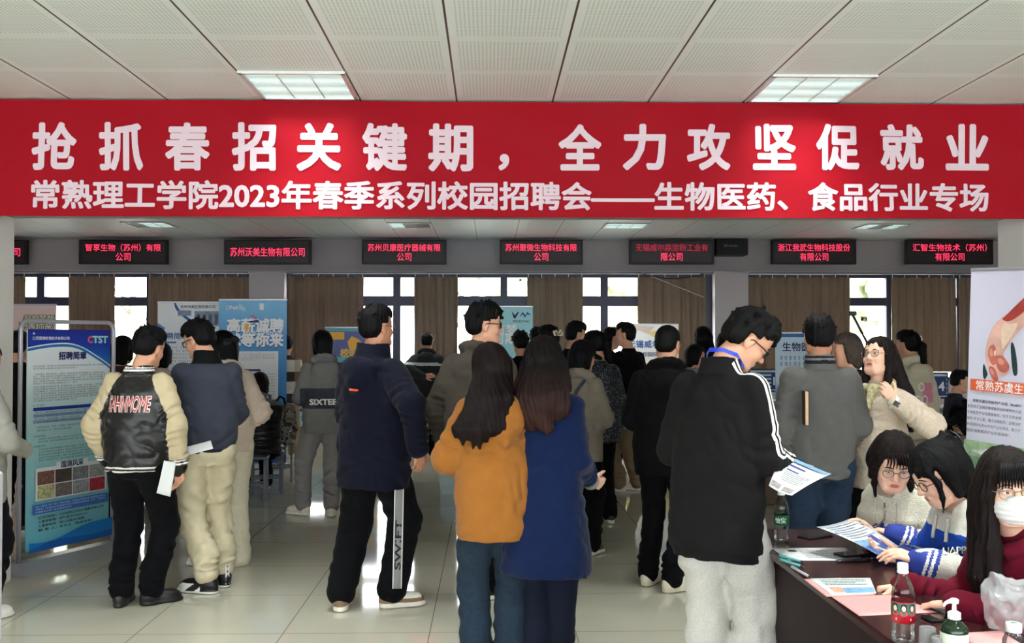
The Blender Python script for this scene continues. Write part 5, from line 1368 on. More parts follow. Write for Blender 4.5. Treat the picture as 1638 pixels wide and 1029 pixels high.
# woman in the blue and white hooded jacket
R_, B = mk('seated woman in blue and white hoodie, hair clipped up, holding a brochure', 1.86, 3.62, 96, 1.60,
    lambda r: {1: dict(tgt=tg(r, 1452, 893, 3.62), pole=(.6, -.3, -.9), f=to_local(r, W(1405, 888, 3.66))-to_local(r, W(1452, 893, 3.62)), n=(-.5, .1, .9), curl=.55), -1: dict(tgt=tg(r, 1478, 900, 3.42), pole=(-.8, -.4, -.8), n=(.4, .2, -.8), curl=.4)},
    lean=10, hy=-2, hp=30, hr=0, sw=.16, neck=(0, .03, -.03))
B.body(.0042, SKIN['light'], fem=True)
FLW = cloth('fleece_white', (202, 198, 188), bump=.6, bscale=220); BLU = cloth('body_blue', (28, 66, 158), rough=.7)
cm = cuffmf(B, 0, 2, 1)
def mf(c):
    i = cm(c); q = ((c-B.pel)@B.Rt)/B.k
    torso = (q[:, 2] < .47) & (q[:, 2] > -.2) & (q[:, 1] < .16)
    return np.where((i == 0) & torso, 3, i)
def xt(S, F):
    S.add(F(LO([(.42, .135, .125, 0, -.015), (.50, .115, .115, 0, -.01), (.555, .095, .10, 0, .0)])), .02); S.add(F(EL((0, -.12, .43), (.125, .06, .10), Rx(12))), .03); S.sub(F(LO([(.50, .055, .07, 0, .04), (.60, .078, .085, 0, .02)])), .02)
def mf2(c):
    i = mf(c); q = ((c-B.pel)@B.Rt)/B.k; return np.where((q[:, 2] > .42) | ((q[:, 1] < -.13) & (q[:, 2] > .32)), 0, i)
hj = B.top('hoodie', [FLW, WHITE, STB, BLU], .006, rows_(-.12, .21, .155, .205, .14, wa=.215, wb=.16, sh=.165), sl=(.088, .08, .058), wrist=1.0, wr=.006, amp=.009, seed=43, extra=xt, mf=mf2, cuff=.047)
hb = BVHTree.FromPolygons([q.co for q in hj.data.vertices], [tuple(p.vertices) for p in hj.data.polygons])
for s in (-1, 1):
    zp = MB(); zp.tube([front_pt(B, hb, s*.045, z, .007) for z in np.linspace(.385, .475, 10)], [.007]*9+[.010], 8); zp.build('drawstring', FLW, hj, True)
v, f = glyphs('UAPP', .03); lo2, hi2 = v.min(0), v.max(0); pts = []
pd0 = to_local(R_, Vector((0, 0, CAMZ)))
for a in v:
    tx, ty = (a-lo2)/(hi2-lo2); q_ = to_local(R_, W(1508+38*tx, 888-12*ty-2*tx, 3.3)); d_ = unit(q_-pd0); h_ = hb.ray_cast(Vector(q_-d_*.5), Vector(d_)); pts.append((h_[0]-Vector(d_)*.004) if h_[0] is not None else Vector(q_))
mesh_obj('lettering', pts, f, CAPW, hj)
B.pants(DARKP, .012, seed=44); B.shoes([SHOEB, SOLEW], .011)
def xh(S, A):
    A(EL((0, -.085, .075), (.055, .05, .045)), .03); A(RC((.0, -.10, .10), (.01, -.10, .135), .022, .008), .02); A(RC((-.03, -.09, .09), (-.05, -.10, .125), .018, .006), .02)
hair('bob', B.hf, .0042, HB, R_, seed=33, bangs=.045, extra=xh, side=[(-1, [(.060, .055, .05), (.074, .048, .0), (.070, .06, -.06), (.056, .078, -.115)], [.012, .010, .008, .004]), (1, [(.060, .055, .05), (.074, .046, .0), (.072, .05, -.08)], [.014, .013, .006])])
ck = MB()
for s in (-1, 1): ck.tube([to_w(B.hf, q_) for q_ in ((0, -.13, .04), (s*.03, -.135, .07), (s*.035, -.13, .11), (s*.012, -.12, .13))], [.008, .007, .006, .004], 8)
ck.build('hair_claw', M('claw_black', (20, 18, 20), .3), R_, True)
glasses(B.hf, R_, GLB, r=.022); eyes(B.hf, R_, look=(0, -.7), lid=.6)
make_chair('black chair of the woman in the blue and white hoodie', 1.92, 3.62, math.radians(95))
sheet('brochure', 'blue and white folded brochure raised over the table by the seated women', 'brochure', (W(1306, 846, 3.84), W(1362, 832, 4.0), W(1440, 880, 3.78), W(1402, 890, 3.56)), M('paper_glossy', (206, 212, 220), .35, noise=.03),
    prints=[(DKB, rect_fn((.0, .62, .80, 1.0), (.0, .08, .3, .8)), 'picture'), (SKYB, rect_fn((.02, .5, .62, .8)), 'photo'), (INKB, rect_fn((.62, .78, .55, .9)), 'mark'), (INK, rows_fn(.1, .92, .1, 7, .07, .02, 21), 'print')], curl=.012)
# woman in maroon with the mask
R_, B = mk('seated woman in maroon hoodie and white face mask looking at the viewer', 1.77, 3.08, 108, 1.62,
    lambda r: {1: dict(tgt=tg(r, 1452, 938, 3.26), pole=(.3, -.35, -1), f=to_local(r, W(1402, 942, 3.30))-to_local(r, W(1452, 938, 3.26)), n=(-.2, .1, -1), curl=1.15), -1: dict(tgt=tg(r, 1536, 968, 2.98), pole=(-.9, -.4, -.2), f=to_local(r, W(1470, 966, 3.08))-to_local(r, W(1536, 968, 2.98)), n=(.1, .1, -1), curl=.22)},
    lean=12, hy=62, hp=4, hr=4, sw=.165, neck=(0, .02, -.01))
B.body(.0042, SKIN['light'], fem=True)
MRN = cloth('hoodie_maroon', (96, 18, 36), bscale=500)
B.top('hoodie', MRN, .006, rows_(-.12, .20, .15, .19, .135, wa=.20, wb=.15, sh=.155), sl=(.078, .070, .050), wrist=.97, hood=(.02, .12, .43), wr=.007, amp=.009, seed=45, cuff=.046)
B.pants(DARKP, .012, seed=46); B.shoes([SHOEB, SOLEW], .011)
side = [(s, [(.060+a, .045-b, .05), (.080+a, .028-b, -.01), (.084+1.4*a, .028-b, -.09), (.084+2*a, .05-b, -.18), (.092+2.5*a, .075-b, -.28), (.086+3*a, .085-b, c)], [.018, .022, .023, .024, .020, .006]) for s in (-1, 1) for a, b, c in ((0, 0, -.36), (.010, .022, -.40), (.014, .045, -.37), (-.006, -.012, -.31))]
def xh(S, A):
    for i in range(11):
        x = -.052+.0104*i; A(RC((x*.8, .062, .095), (x, .089-.25*x*x*6, .045), .016, .010), .01); A(RC((x, .089-.25*x*x*6, .045), (x*1.05, .0905-.28*x*x*6, .024+.004*(i % 3)), .009, .003), .006)
hair('long', B.hf, .0042, HD, R_, seed=35, bangs=.062, side=side, drape=[([B.hc+B.Rh@V3((x, -.065, -.05)), B.T((x*1.2, -.14, .48)), B.T((x*1.3, -.175, .28))], [.045, .045, .03]) for x in (-.06, -.02, .02, .06)], amp=.005)
fr_ = MB()
for i in range(13):
    x = -.054+.009*i; pts = [to_w(B.hf, q_) for q_ in ((x*.75, .083-.2*x*x*6, .095), (x*.95, .0995-.26*x*x*6, .058), (x*1.05, .0985-.28*x*x*6, .020+.003*math.sin(i*2.1)))]; fr_.tube(pts, [.006, .005, .0015], 6)
fr_.build('fringe', HB, R_, True)
MSK = Sdf(.003); A = lambda p, k_=.012: MSK.add(FR(p, *B.hf), k_)
A(EL((0, .052, -.052), (.066, .066, .058)), .02); A(RC((0, .085, -.02), (0, .098, -.045), .018, .024), .03)
Rm, om, sm_ = np.array(B.hf[0]), V3(B.hf[1]), B.hf[2]
def mcut(x, y, z):
    dx, dy, dz = (x-om[0])/sm_, (y-om[1])/sm_, (z-om[2])/sm_
    lx, ly, lz = Rm[0,0]*dx+Rm[1,0]*dy+Rm[2,0]*dz, Rm[0,1]*dx+Rm[1,1]*dy+Rm[2,1]*dz, Rm[0,2]*dx+Rm[1,2]*dy+Rm[2,2]*dz
    return np.maximum(np.maximum(.022-ly, lz+.014-.10*0*lx-.010*np.cos(lx*45)), -.107-lz)*sm_
MSK.cut(mcut, .006); MSK.disp(lambda x, y, z: .0012*np.sin(z*380), .02)
mo = MSK.build('face_mask', M('mask_white', (222, 222, 222), .8, bump=.05, bscale=300), R_)
st = MB()
for s in (-1, 1):
    for z in (-.02, -.085): st.tube([to_w(B.hf, q_) for q_ in ((s*.062, .045, z), (s*.072, .015, z*.6), (s*.080, -.012, -.005))], .0018, 6)
st.build('ear_loop', CAPW, mo, True)
glasses(B.hf, R_, GLM, r=.0225); eyes(B.hf, R_, look=(-.35, 0), lid=.15)
make_chair('black chair of the woman in maroon', 1.85, 3.05, math.radians(100))
# ------------------------------------------------------------------ people further back
def sp(label, px, d, yaw, H, top, legs=None, shoe=None, hst='short', hm=None, hy=0, hp=6, hr=0, arms=None, feet=None, fem=False, rows=None, hood=None, collar=None, bangs=.065, drape=None, extra=None, glass=None, h=None, skin='warm', sl=(.078, .070, .053), sit=False, lean=2, mf=None, topname='jacket', side=None, sw=None, wr=.005, amp=.008, puff=0, twist=0, X=None):
    r = new_person(label, px, d, yaw)
    h = h or max(.009, d*.0011)
    kw = dict(pel=(0, 0, .50), feet={g: ((g*.11, .40), 0) for g in (-1, 1)}) if sit else dict(feet=feet)
    B = Body(r, H, lean=lean, hy=hy, hp=hp, hr=hr, twist=twist, sw=sw or (.162 if fem else .18), arms=arms(r) if callable(arms) else arms, **kw)
    B.body(min(h, .009), SKIN[skin], fem=fem)
    B.top(topname, top, h, rows or rows_(-.14, .19, .138, .192, .132, sh=.16), sl=sl, hood=hood, collar=collar, mf=mf(B) if mf else None, wr=wr, amp=amp, seed=int(px) % 50, puff=puff, wrist=.97)
    B.pants(legs or DARKP, h, seed=int(px) % 31, r=(.10, .08, .068))
    B.shoes(shoe or [SHOEB, SOLEW], max(.008, h*.9))
    hair(hst, B.hf, min(h*.8, .008), hm or HB, r, seed=int(px) % 37, bangs=bangs, drape=drape(B) if drape else None, extra=(lambda S, A: extra(B, S, A)) if extra else None, side=side)
    if glass: glasses(B.hf, r, glass)
    return r, B
GREYH = cloth('hoodie_pale_grey', (150, 148, 140), bscale=400)
r, B = sp('girl in pale grey hoodie at the left edge, only her right side in view', -40, 5.64, -18, 1.60, GREYH, shoe=[WHITE, SOLEW], hst='bob', hy=-10, hp=10, fem=True, hood=(.02, .12, .43), arms={1: dict(ua=(.36, -.02, -1), fa=(-.3, .8, -.3)), -1: dict(ua=(.2, .1, -1), fa=(-.2, .9, -.2))}, rows=rows_(-.20, .21, .155, .20, .14), h=.008, topname='hoodie')
sp('person in black behind the upright frame poster, at its left side', 26, 8.2, 8, 1.68, BLACKC, hst='short', h=.012)
sp('dark haired person in brown behind the right edge of the frame poster', 192, 8.6, -10, 1.64, cloth('coat_brown', (70, 48, 40)), hst='bob', fem=True, h=.012)
sp('dark haired girl seen in the gap between the varsity jacket and the slate jacket', 259, 9.8, 10, 1.57, cloth('coat_dustypink', (190, 168, 160)), hst='bob', fem=True, h=.012)
# seated in the glossy black puffer
PUF = M('puffer_black', (22, 22, 24), .3, noise=.1, nscale=14, spec=.6)
r, B = sp('person in glossy black puffer jacket seated on a grey stool, back turned', 420, 10.15, 22, 1.68, [PUF, cloth('hood_grey', (120, 120, 122))], legs=BLACKC, sit=True, hst='bob', hm=HD, lean=12, rows=rows_(-.10, .24, .18, .24, .17, sh=.19), sl=(.11, .10, .07), puff=1.6, amp=.012, hood=(.03, .12, .44), mf=lambda B: (lambda c: (((c-B.pel)@B.Rt)[:, 2] > .43*B.k).astype(int)), h=.010, hp=16)
def camo():
    m = M('camouflage', (84, 80, 72), .8); nt = m.node_tree; b = nt.nodes['Principled BSDF']; tc = nd(nt, 'ShaderNodeTexCoord'); v = nd(nt, 'ShaderNodeTexNoise'); v.inputs['Scale'].default_value = 16; nt.links.new(tc.outputs['Object'], v.inputs['Vector'])
    cr = nd(nt, 'ShaderNodeValToRGB'); cr.color_ramp.interpolation = 'CONSTANT'; e = cr.color_ramp.elements; e[0].color = lin((40, 38, 36)); e[1].position = .45; e[1].color = lin((120, 114, 104)); n_ = e.new(.56); n_.color = lin((72, 70, 60)); n_ = e.new(.66); n_.color = lin((176, 170, 160))
    nt.links.new(v.outputs['Fac'], cr.inputs[0]); nt.links.new(cr.outputs[0], b.inputs['Base Color']); return m
p = W(462, 672, 10.0); t = thing('backpack', 'camouflage backpack on the right side of the seated person in the puffer', 'bag', (p.x, p.y, p.z-.2), .2)
S = Sdf(.009); S.add(LO([(0, .075, .07), (.12, .085, .085), (.26, .08, .08), (.36, .06, .05)]), .02); S.add(EL((.02, -.06, .12), (.07, .05, .09)), .03); S.disp(lambda x, y, z: .012*vnoise(x*18, y*18, z*18, 3), .05); S.build('pack_body', camo(), t)
MB().tube([(-.03, -.02, .34), (-.05, 0, .42), (-.09, .02, .44), (-.12, .05, .40)], .012, 8).build('strap', BLACKC, t, True)
# plaid shirt
def plaid():
    m = M('plaid', (210, 198, 178), .85); nt = m.node_tree; b = nt.nodes['Principled BSDF']; tc = nd(nt, 'ShaderNodeTexCoord'); s_ = nd(nt, 'ShaderNodeSeparateXYZ'); nt.links.new(tc.outputs['Object'], s_.inputs[0])
    z = mth(nt, 'FRACT', mth(nt, 'MULTIPLY', s_.outputs[2], 3.4)); c = mix_col(nt, mth(nt, 'GREATER_THAN', z, .55), lin((214, 204, 186)), lin((60, 46, 40)))
    x = mth(nt, 'FRACT', mth(nt, 'MULTIPLY', s_.outputs[0], 5.0)); c = mix_col(nt, mth(nt, 'MULTIPLY', mth(nt, 'GREATER_THAN', x, .6), .55), c, lin((150, 112, 76)))
    nt.links.new(c, b.inputs['Base Color']); return m
sp('person in brown and white plaid shirt and khaki trousers half hidden by the blue roll-up', 458, 13.3, 6, 1.66, plaid(), legs=cloth('trousers_khaki', (150, 126, 96)), shoe=[SHOEW, SOLEW], hst='short', rows=rows_(-.18, .22, .15, .215, .145), topname='shirt')
# reflective stripe jacket
def mfr(B):
    def mf(c):
        q = ((c-B.pel)@B.Rt)/B.k; return ((q[:, 2] > .335) & (q[:, 2] < .375) & (np.abs(q[:, 0]) < .32)).astype(int)
    return mf
sp('man in dark jacket with a pale reflective stripe, one hand behind his back', 682, 13.2, 0, 1.72, [cloth('jacket_charcoal', (46, 48, 50)), M('reflective_stripe', (190, 192, 190), .4)], hst='short', hp=20, lean=8, rows=rows_(-.14, .235, .165, .235, .15, sh=.18), sl=(.10, .09, .06), hood=(.02, .12, .44), mf=mfr,
   arms={-1: dict(tgt=(-.03, -.19, 1.12), pole=(-1, -.4, 0), f=(1, -.1, .1), n=(0, 1, 0)), 1: dict(ua=(.35, .1, -1), fa=(.1, .5, -1))})
# cap and beige hoodie
def capx(mat):
    def build(B, r):
        S = Sdf(.006); A = lambda p, k=.01: S.add(FR(p, *B.hf), k)
        A(EL((0, -.012, .052), (.092, .112, .088)), .01)
        Rm, om, s_ = np.array(B.hf[0]), V3(B.hf[1]), B.hf[2]
        S.cut(lambda x, y, z: (.022-((x-om[0])*Rm[0, 2]+(y-om[1])*Rm[1, 2]+(z-om[2])*Rm[2, 2])/s_)*s_)
        A(EL((0, .115, .032), (.072, .075, .009), Rx(-14)), .008); A(EL((0, -.01, .141), (.008, .008, .005)), .003)
        return S.build('cap', mat, r)
    return build
r, B = sp('person in black cap and beige grey hoodie carrying a bag with a golden charm', 926, 7.3, -26, 1.60, cloth('hoodie_beige', (136, 126, 113), bscale=400), hst='bob', hy=-26, hp=12, fem=True, hood=(.04, .125, .43), rows=rows_(-.17, .205, .15, .195, .135), sl=(.082, .076, .055), shoe=[M('shoe_brown', (92, 64, 50), .6), SOLEW], h=.0085, arms={g: dict(ua=(.22, .0, -1), fa=(-.4, .8, -.1)) for g in (-1, 1)}, topname='hoodie', glass=GLB)
capx(BLACKC)(B, r)
p = W(924, 702, 6.98); t = thing('shoulder_bag', 'slate shoulder bag with a golden charm on the back of the beige hoodie', 'bag', p, math.radians(-26))
S = Sdf(.007); S.add(LO([(-.09, .06, .035), (0, .085, .045), (.09, .055, .03)]), .02); S.disp(lambda x, y, z: .006*vnoise(x*25, y*25, z*25, 5), .04); S.build('bag_body', cloth('bag_slate', (62, 72, 90)), t)
MB().tube([(-.05, 0, .08), (-.06, .02, .2), (-.03, .06, .34), (.02, .10, .42)], .012, 8).build('strap', cloth('bag_slate', (62, 72, 90)), t, True)
ch = MB(); ch.tube([(0, -.05, .06), (.005, -.058, .03), (.01, -.055, .01)], .004, 8); ch.tube([(.03*math.cos(a)*.5-.004, -.055, .065+.022*math.sin(a)) for a in np.linspace(0, 2*PI, 13)], .004, 6); ch.build('key_ring', GLB, t, True)
S = Sdf(.004); S.add(RC((-.005, -.058, -.005), (.07, -.06, -.035), .016, .009), .01); S.add(RC((.005, -.058, -.005), (-.008, -.058, -.04), .013, .009), .01); S.add(EL((.03, -.06, .0), (.02, .012, .012)), .01); S.build('charm', M('gold', (190, 158, 60), .3, metal=.8), t)
# glitter jacket with ponytail
def glit():
    m = M('glitter_black', (20, 20, 24), .5); nt = m.node_tree; b = nt.nodes['Principled BSDF']; tc = nd(nt, 'ShaderNodeTexCoord'); v = nd(nt, 'ShaderNodeTexVoronoi'); v.inputs['Scale'].default_value = 70; nt.links.new(tc.outputs['Object'], v.inputs['Vector'])
    f = mth(nt, 'LESS_THAN', v.outputs['Distance'], .26); nt.links.new(mix_col(nt, f, lin((20, 20, 26)), lin((150, 156, 170))), b.inputs['Base Color']); return m
def pony(B, S, A):
    A(RC((0, -.10, .02), (0, -.15, -.01), .03, .035), .02); A(RC((0, -.15, -.01), (0, -.155, -.15), .036, .022), .02)
r, B = sp('girl with a ponytail in black jacket with sparkling specks and a black face mask', 958, 8.5, 18, 1.69, glit(), hst='short', hy=22, hp=8, fem=True, extra=pony, rows=rows_(-.20, .21, .15, .20, .14), h=.0095)
S = Sdf(.006); S.add(FR(EL((0, .055, -.052), (.064, .064, .052)), *B.hf), .01); S.build('face_mask', BLACKC, r)
r, B = sp('woman in black with a striped bow clip at the back of her hair', 884, 8.9, 30, 1.75, BLACKC, hst='short', hy=14, hp=8, fem=True, h=.0095)
bo = MB()
for s in (-1, 1): bo.tube([to_w(B.hf, q) for q in ((0, -.12, .03), (s*.03, -.135, .06), (s*.055, -.13, .055), (s*.05, -.13, .02), (0, -.125, .02))], [.006, .014, .012, .010, .006], 8)
bo.build('bow_clip', M('bow_cream', (206, 186, 164), .5), r, True)
sp('man in black standing in profile to the right behind the cap', 914, 9.6, -45, 1.80, BLACKC, hy=-25, hp=8, h=.0105)
sp('person with curly black hair before the cyan roll-up', 834, 10.6, 10, 1.70, BLACKC, hst='tousled', h=.0115)
sp('person with smooth black hair right of the curly haired one', 859, 11.2, -10, 1.76, BLACKC, hst='short', h=.012)
r, B = sp('person in black with pale letters on the shoulder facing the man in profile', 972, 11.4, -50, 1.76, BLACKC, hy=-20, h=.0115)
drape_text(r, r.children[1], 'NOI', M('print_ash', (120, 122, 126), .7), w=.13, o=B.T((.02, 0, .34)), ux=B.Rt@V3((1, 0, 0)), n=(0, -1, 0), off=.004, bold=0)
r, B = sp('man in black jacket and khaki trousers in profile to the left, papers in hand', 1006, 10.3, 42, 1.80, BLACKC, legs=cloth('trousers_tan', (128, 108, 84)), shoe=[SHOEW, SOLEW], hy=30, hp=0, h=.0105, arms={-1: dict(ua=(.1, .1, -1), fa=(-.1, .6, -1)), 1: dict(ua=(.1, -.05, -1), fa=(.0, .1, -1))}, rows=rows_(-.16, .22, .15, .215, .145, sh=.178), feet={-1: ((-.1, .06), 30), 1: ((.1, -.03), 25)})
sp('girl with long black hair and a dark red collar near the right pillar', 1127, 10.4, 6, 1.76, [BLACKC, cloth('collar_red', (120, 44, 40))], hst='long', fem=True, hood=(.0, .12, .44), mf=lambda B: (lambda c: (((c-B.pel)@B.Rt)[:, 2] > .46*B.k).astype(int)), drape=lambda B: long_locks(B, 1.25, 7, .06, seed=2), h=.0115)
sp('girl with black hair right beside the one with the red collar', 1160, 10.9, -12, 1.70, BLACKC, hst='long', fem=True, drape=lambda B: long_locks(B, 1.2, 7, .07, seed=3), h=.0115)
r, B = sp('short girl in a white face mask looking right, left of the man in stripes', 1106, 10.0, -40, 1.56, cloth('coat_ash', (126, 128, 134)), hst='bob', fem=True, hy=-40, hp=14, h=.0105)
S = Sdf(.006); S.add(FR(EL((0, .055, -.052), (.064, .064, .052)), *B.hf), .01); S.build('face_mask', M('mask_white', (222, 222, 222), .8, bump=.05, bscale=300), r)
sp('person with grey brown hair in a dark coat behind the woman in cream', 1366, 6.9, 70, 1.655, cloth('coat_espresso', (34, 28, 28)), hst='bob', hm=hair_mat('hair_ash', (74, 64, 58)), fem=True, hy=10, h=.009)
# cream hoodie girl with dark cap
def ponyl(B, S, A): A(RC((0, -.09, .02), (0, -.135, -.02), .03, .035), .02); A(RC((0, -.135, -.02), (.01, -.15, -.22), .040, .022), .02)
r, B = sp('girl in cream hoodie with a pink back print, long black ponytail and hair clip', 1459, 8.4, 14, 1.69, cloth('hoodie_cream', (196, 188, 164), bscale=400), hst='short', hy=20, hp=4, fem=True, extra=ponyl, hood=(.03, .125, .43), rows=rows_(-.16, .215, .155, .21, .14), h=.0095, topname='hoodie')
hd = [c for c in r.children if c.name.startswith('hoodie')][0]
vq = np.array([(0, 0), (1, 0), (1, 1), (0, 1)], float)
drape_text(hd, hd, '', M('print_pink', (206, 130, 150), .7), w=.12, h=.17, o=(.06, 0, 1.15), polyf=(vq, [(0, 1, 2, 3)]), name='back_print', off=.004)
ring = [(math.cos(a), math.sin(a)) for a in np.linspace(0, 2*PI, 17)[:-1]]; rv = np.array(ring + [(.72*a, .72*b) for a, b in ring]); rf = [(i, (i+1) % 16, 16+(i+1) % 16, 16+i) for i in range(16)]
for x, z in ((-.01, 1.20), (-.045, 1.09), (.02, 1.09)): drape_text(hd, hd, '', CAPW, w=.06, h=.075, o=(x, 0, z), polyf=(rv, rf), name='back_print', off=.006)
ck = MB(); ck.tube([to_w(B.hf, q) for q in ((.02, -.105, .03), (.045, -.11, .05), (.05, -.10, .07), (.03, -.10, .075))], [.01, .014, .012, .006], 8); ck.build('hair_clip', M('clip_white', (220, 220, 216), .4), r, True)
# seated man in black at the white table
r, B = sp('man in black jacket seated at the white table, head down, writing', 1512, 8.95, -122, 1.70, BLACKC, sit=True, lean=24, hy=20, hp=34, hood=(.03, .125, .43), arms=lambda r: {1: dict(tgt=tg(r, 1478, 682, 8.55), pole=(.7, -.4, -.4)), -1: dict(tgt=tg(r, 1530, 684, 8.6), pole=(-.7, -.4, -.4))}, h=.009, glass=GLB, rows=rows_(-.10, .215, .15, .215, .145))
sp('person with black hair seated behind the writing man', 1526, 10.6, -100, 1.66, cloth('jacket_dusk', (44, 46, 56)), sit=True, hp=10, h=.0115)
# woman in the cream sweater, facing left, looking up
R_ = new_person('woman in cream cable sweater, glasses and long brown hair, looking up to the left', 1402, 5.55, 112)
B = Body(R_, 1.62, lean=-3, hy=12, hp=-16, hr=4, sw=.165, arms=(lambda r: {-1: dict(tgt=tg(r, 1432, 645, 5.22), pole=(-1, -.2, -.8), f=to_local(r, W(1408, 610, 5.25))-to_local(r, W(1432, 645, 5.22)), n=(.9, -.3, .3), curl=.75), 1: dict(ua=(.15, .1, -1), fa=(-.3, .8, -.3))})(R_), feet={-1: ((-.1, .05), 0), 1: ((.1, -.02), 0)})
B.body(.005, SKIN['light'], fem=True, lips=LIP)
SWC = cloth('sweater_cream', (196, 180, 162), bump=.8, bscale=70, noise=.06, nscale=60)
sw_ = B.top('sweater', SWC, .0065, rows_(-.13, .182, .135, .182, .13, wa=.19, wb=.142, sh=.155), sl=(.078, .078, .05), wrist=.95, wr=.006, amp=.010, seed=51, cuff=.046)
SCF = M('scarf_pattern', (190, 170, 130), .7, noise=.6, nscale=45); S = Sdf(.006)
pts = [(.08*math.sin(a), .012+.078*math.cos(a), .525-.03*math.cos(a)) for a in np.linspace(0, 2*PI, 13)]
for a, b in zip(pts[:-1], pts[1:]): S.add(FR(RC(a, b, .022, .022), *B.fr), .015)
for s in (-1, 1): S.add(FR(RC((s*.03, .09, .50), (s*.05, .155, .33), .026, .016), *B.fr), .02)
S.build('scarf', SCF, R_)
B.pants(BLACKC, .009, r=(.10, .085, .075), seed=52); B.shoes([SHOEB, SHOEB], .009)
hair('long', B.hf, .005, HD, R_, seed=41, bangs=.074, part=.02, side=[(s, [(.068, .03, .04), (.078, .01, -.05), (.074, .0, -.14), (.08, .02, -.24)], [.018, .02, .022, .012]) for s in (-1, 1)],
    drape=[([B.hc+B.Rh@V3((x, -.055, -.03)), B.T((x*1.3, -.12, .47)), B.T((x*1.5, -.165, .26))], [.045, .045, .025]) for x in (-.065, -.02, .02, .065)])
glasses(B.hf, R_, GLM, r=.024); eyes(B.hf, R_, look=(.2, .4), lid=.3)
w = B.wr[-1]; e = unit(B.el[-1]-w); c0 = w-e*.006
wm = MB(); u_ = np.cross(e, (0, 0, 1)); u_ /= np.linalg.norm(u_); v_ = np.cross(e, u_); rr_ = .034
for dz in (-.008, 0, .008): wm.tube([c0+e*dz+rr_*(math.cos(a)*u_+math.sin(a)*v_) for a in np.linspace(0, 2*PI, 21)], .005, 6)
wo = wm.build('wrist_watch', CAPW, R_, True)
cdir = unit(to_local(R_, Vector((0, 0, CAMZ)))-c0); cdir = unit(cdir-e*(cdir@e)); fc = MB(); bb = np.cross(e, cdir); P8 = [c0+cdir*(rr_+.007)+e*a*.016+bb*b*.014 for a, b in ((-1, -1), (1, -1), (1, 1), (-1, 1))]
fc.add(P8 + [p_-cdir*.008 for p_ in P8], [(0, 1, 2, 3), (7, 6, 5, 4), (0, 4, 5, 1), (1, 5, 6, 2), (2, 6, 7, 3), (3, 7, 4, 0)]); fc.build('watch_face', M('phone_glass', (10, 11, 13), .08), wo)
# papers and the notebook people hold
sheet('flyer', 'white sheet hanging from the right hand of the varsity jacket man', 'flyer', (W(262, 737, 5.72), W(281, 741, 5.76), W(272, 795, 5.70), W(250, 789, 5.66)), PAPER, curl=.006)
sheet('flyer', 'white sheet held at the waist by the man in the slate jacket', 'flyer', (W(296, 716, 6.1), W(337, 705, 6.1), W(341, 718, 5.98), W(299, 729, 5.98)), PAPER)
sheet('flyer', 'white sheets held low by the man in khaki trousers', 'flyer', (W(989, 648, 10.05), W(1001, 652, 10.0), W(1008, 690, 9.98), W(986, 682, 10.02)), PAPER, curl=.01)
p0 = W(1287, 652, 5.40); t = thing('notebook', 'brown notebook with pale page edges clamped under the grey sweater arm', 'notebook', p0, math.radians(-8))
MB().box((-.012, -.075, -.095), (-.008, .095, .095), .001).box((.008, -.075, -.095), (.012, .095, .095), .001).build('cover', M('leather_brown', (66, 40, 32), .5), t)
box_obj('pages', (-.0078, -.073, -.092), (.0078, .093, .092), M('page_edge', (206, 176, 140), .7), t)
# ------------------------------------------------------------------ posters, roll-ups, desks, stools
ALU = M('aluminium', (186, 188, 194), .35, metal=.6, noise=.03)
INKN = M('ink_navy', (26, 38, 96), .6); INKD = M('ink_dark', (40, 44, 54), .7); INKG = M('ink_soft', (112, 122, 134), .8)
def ramp_mat(name, stops, axis=2, rough=.4, z0=0.0, z1=1.0, wob=0.0):
    """printed background: colours blended along one object axis between z0 and z1"""
    m = bpy.data.materials.new(name); m.use_nodes = True; nt = m.node_tree; b = nt.nodes['Principled BSDF']
    tc = nd(nt, 'ShaderNodeTexCoord'); s_ = nd(nt, 'ShaderNodeSeparateXYZ'); nt.links.new(tc.outputs['Object'], s_.inputs[0])
    mr = nd(nt, 'ShaderNodeMapRange'); mr.inputs[1].default_value = z0; mr.inputs[2].default_value = z1; nt.links.new(s_.outputs[axis], mr.inputs[0])
    f = mr.outputs[0]
    if wob: nz = nd(nt, 'ShaderNodeTexNoise'); nz.inputs['Scale'].default_value = 3; nt.links.new(tc.outputs['Object'], nz.inputs['Vector']); f = mth(nt, 'ADD', f, mth(nt, 'MULTIPLY', mth(nt, 'SUBTRACT', nz.outputs['Fac'], .5), wob))
    cr = nd(nt, 'ShaderNodeValToRGB'); e = cr.color_ramp.elements
    while len(e) < len(stops): e.new(.5)
    for q_, (p, c) in zip(e, stops): q_.position = p; q_.color = lin(c)
    nt.links.new(f, cr.inputs[0]); nt.links.new(cr.outputs[0], b.inputs['Base Color']); b.inputs['Roughness'].default_value = rough
    return m
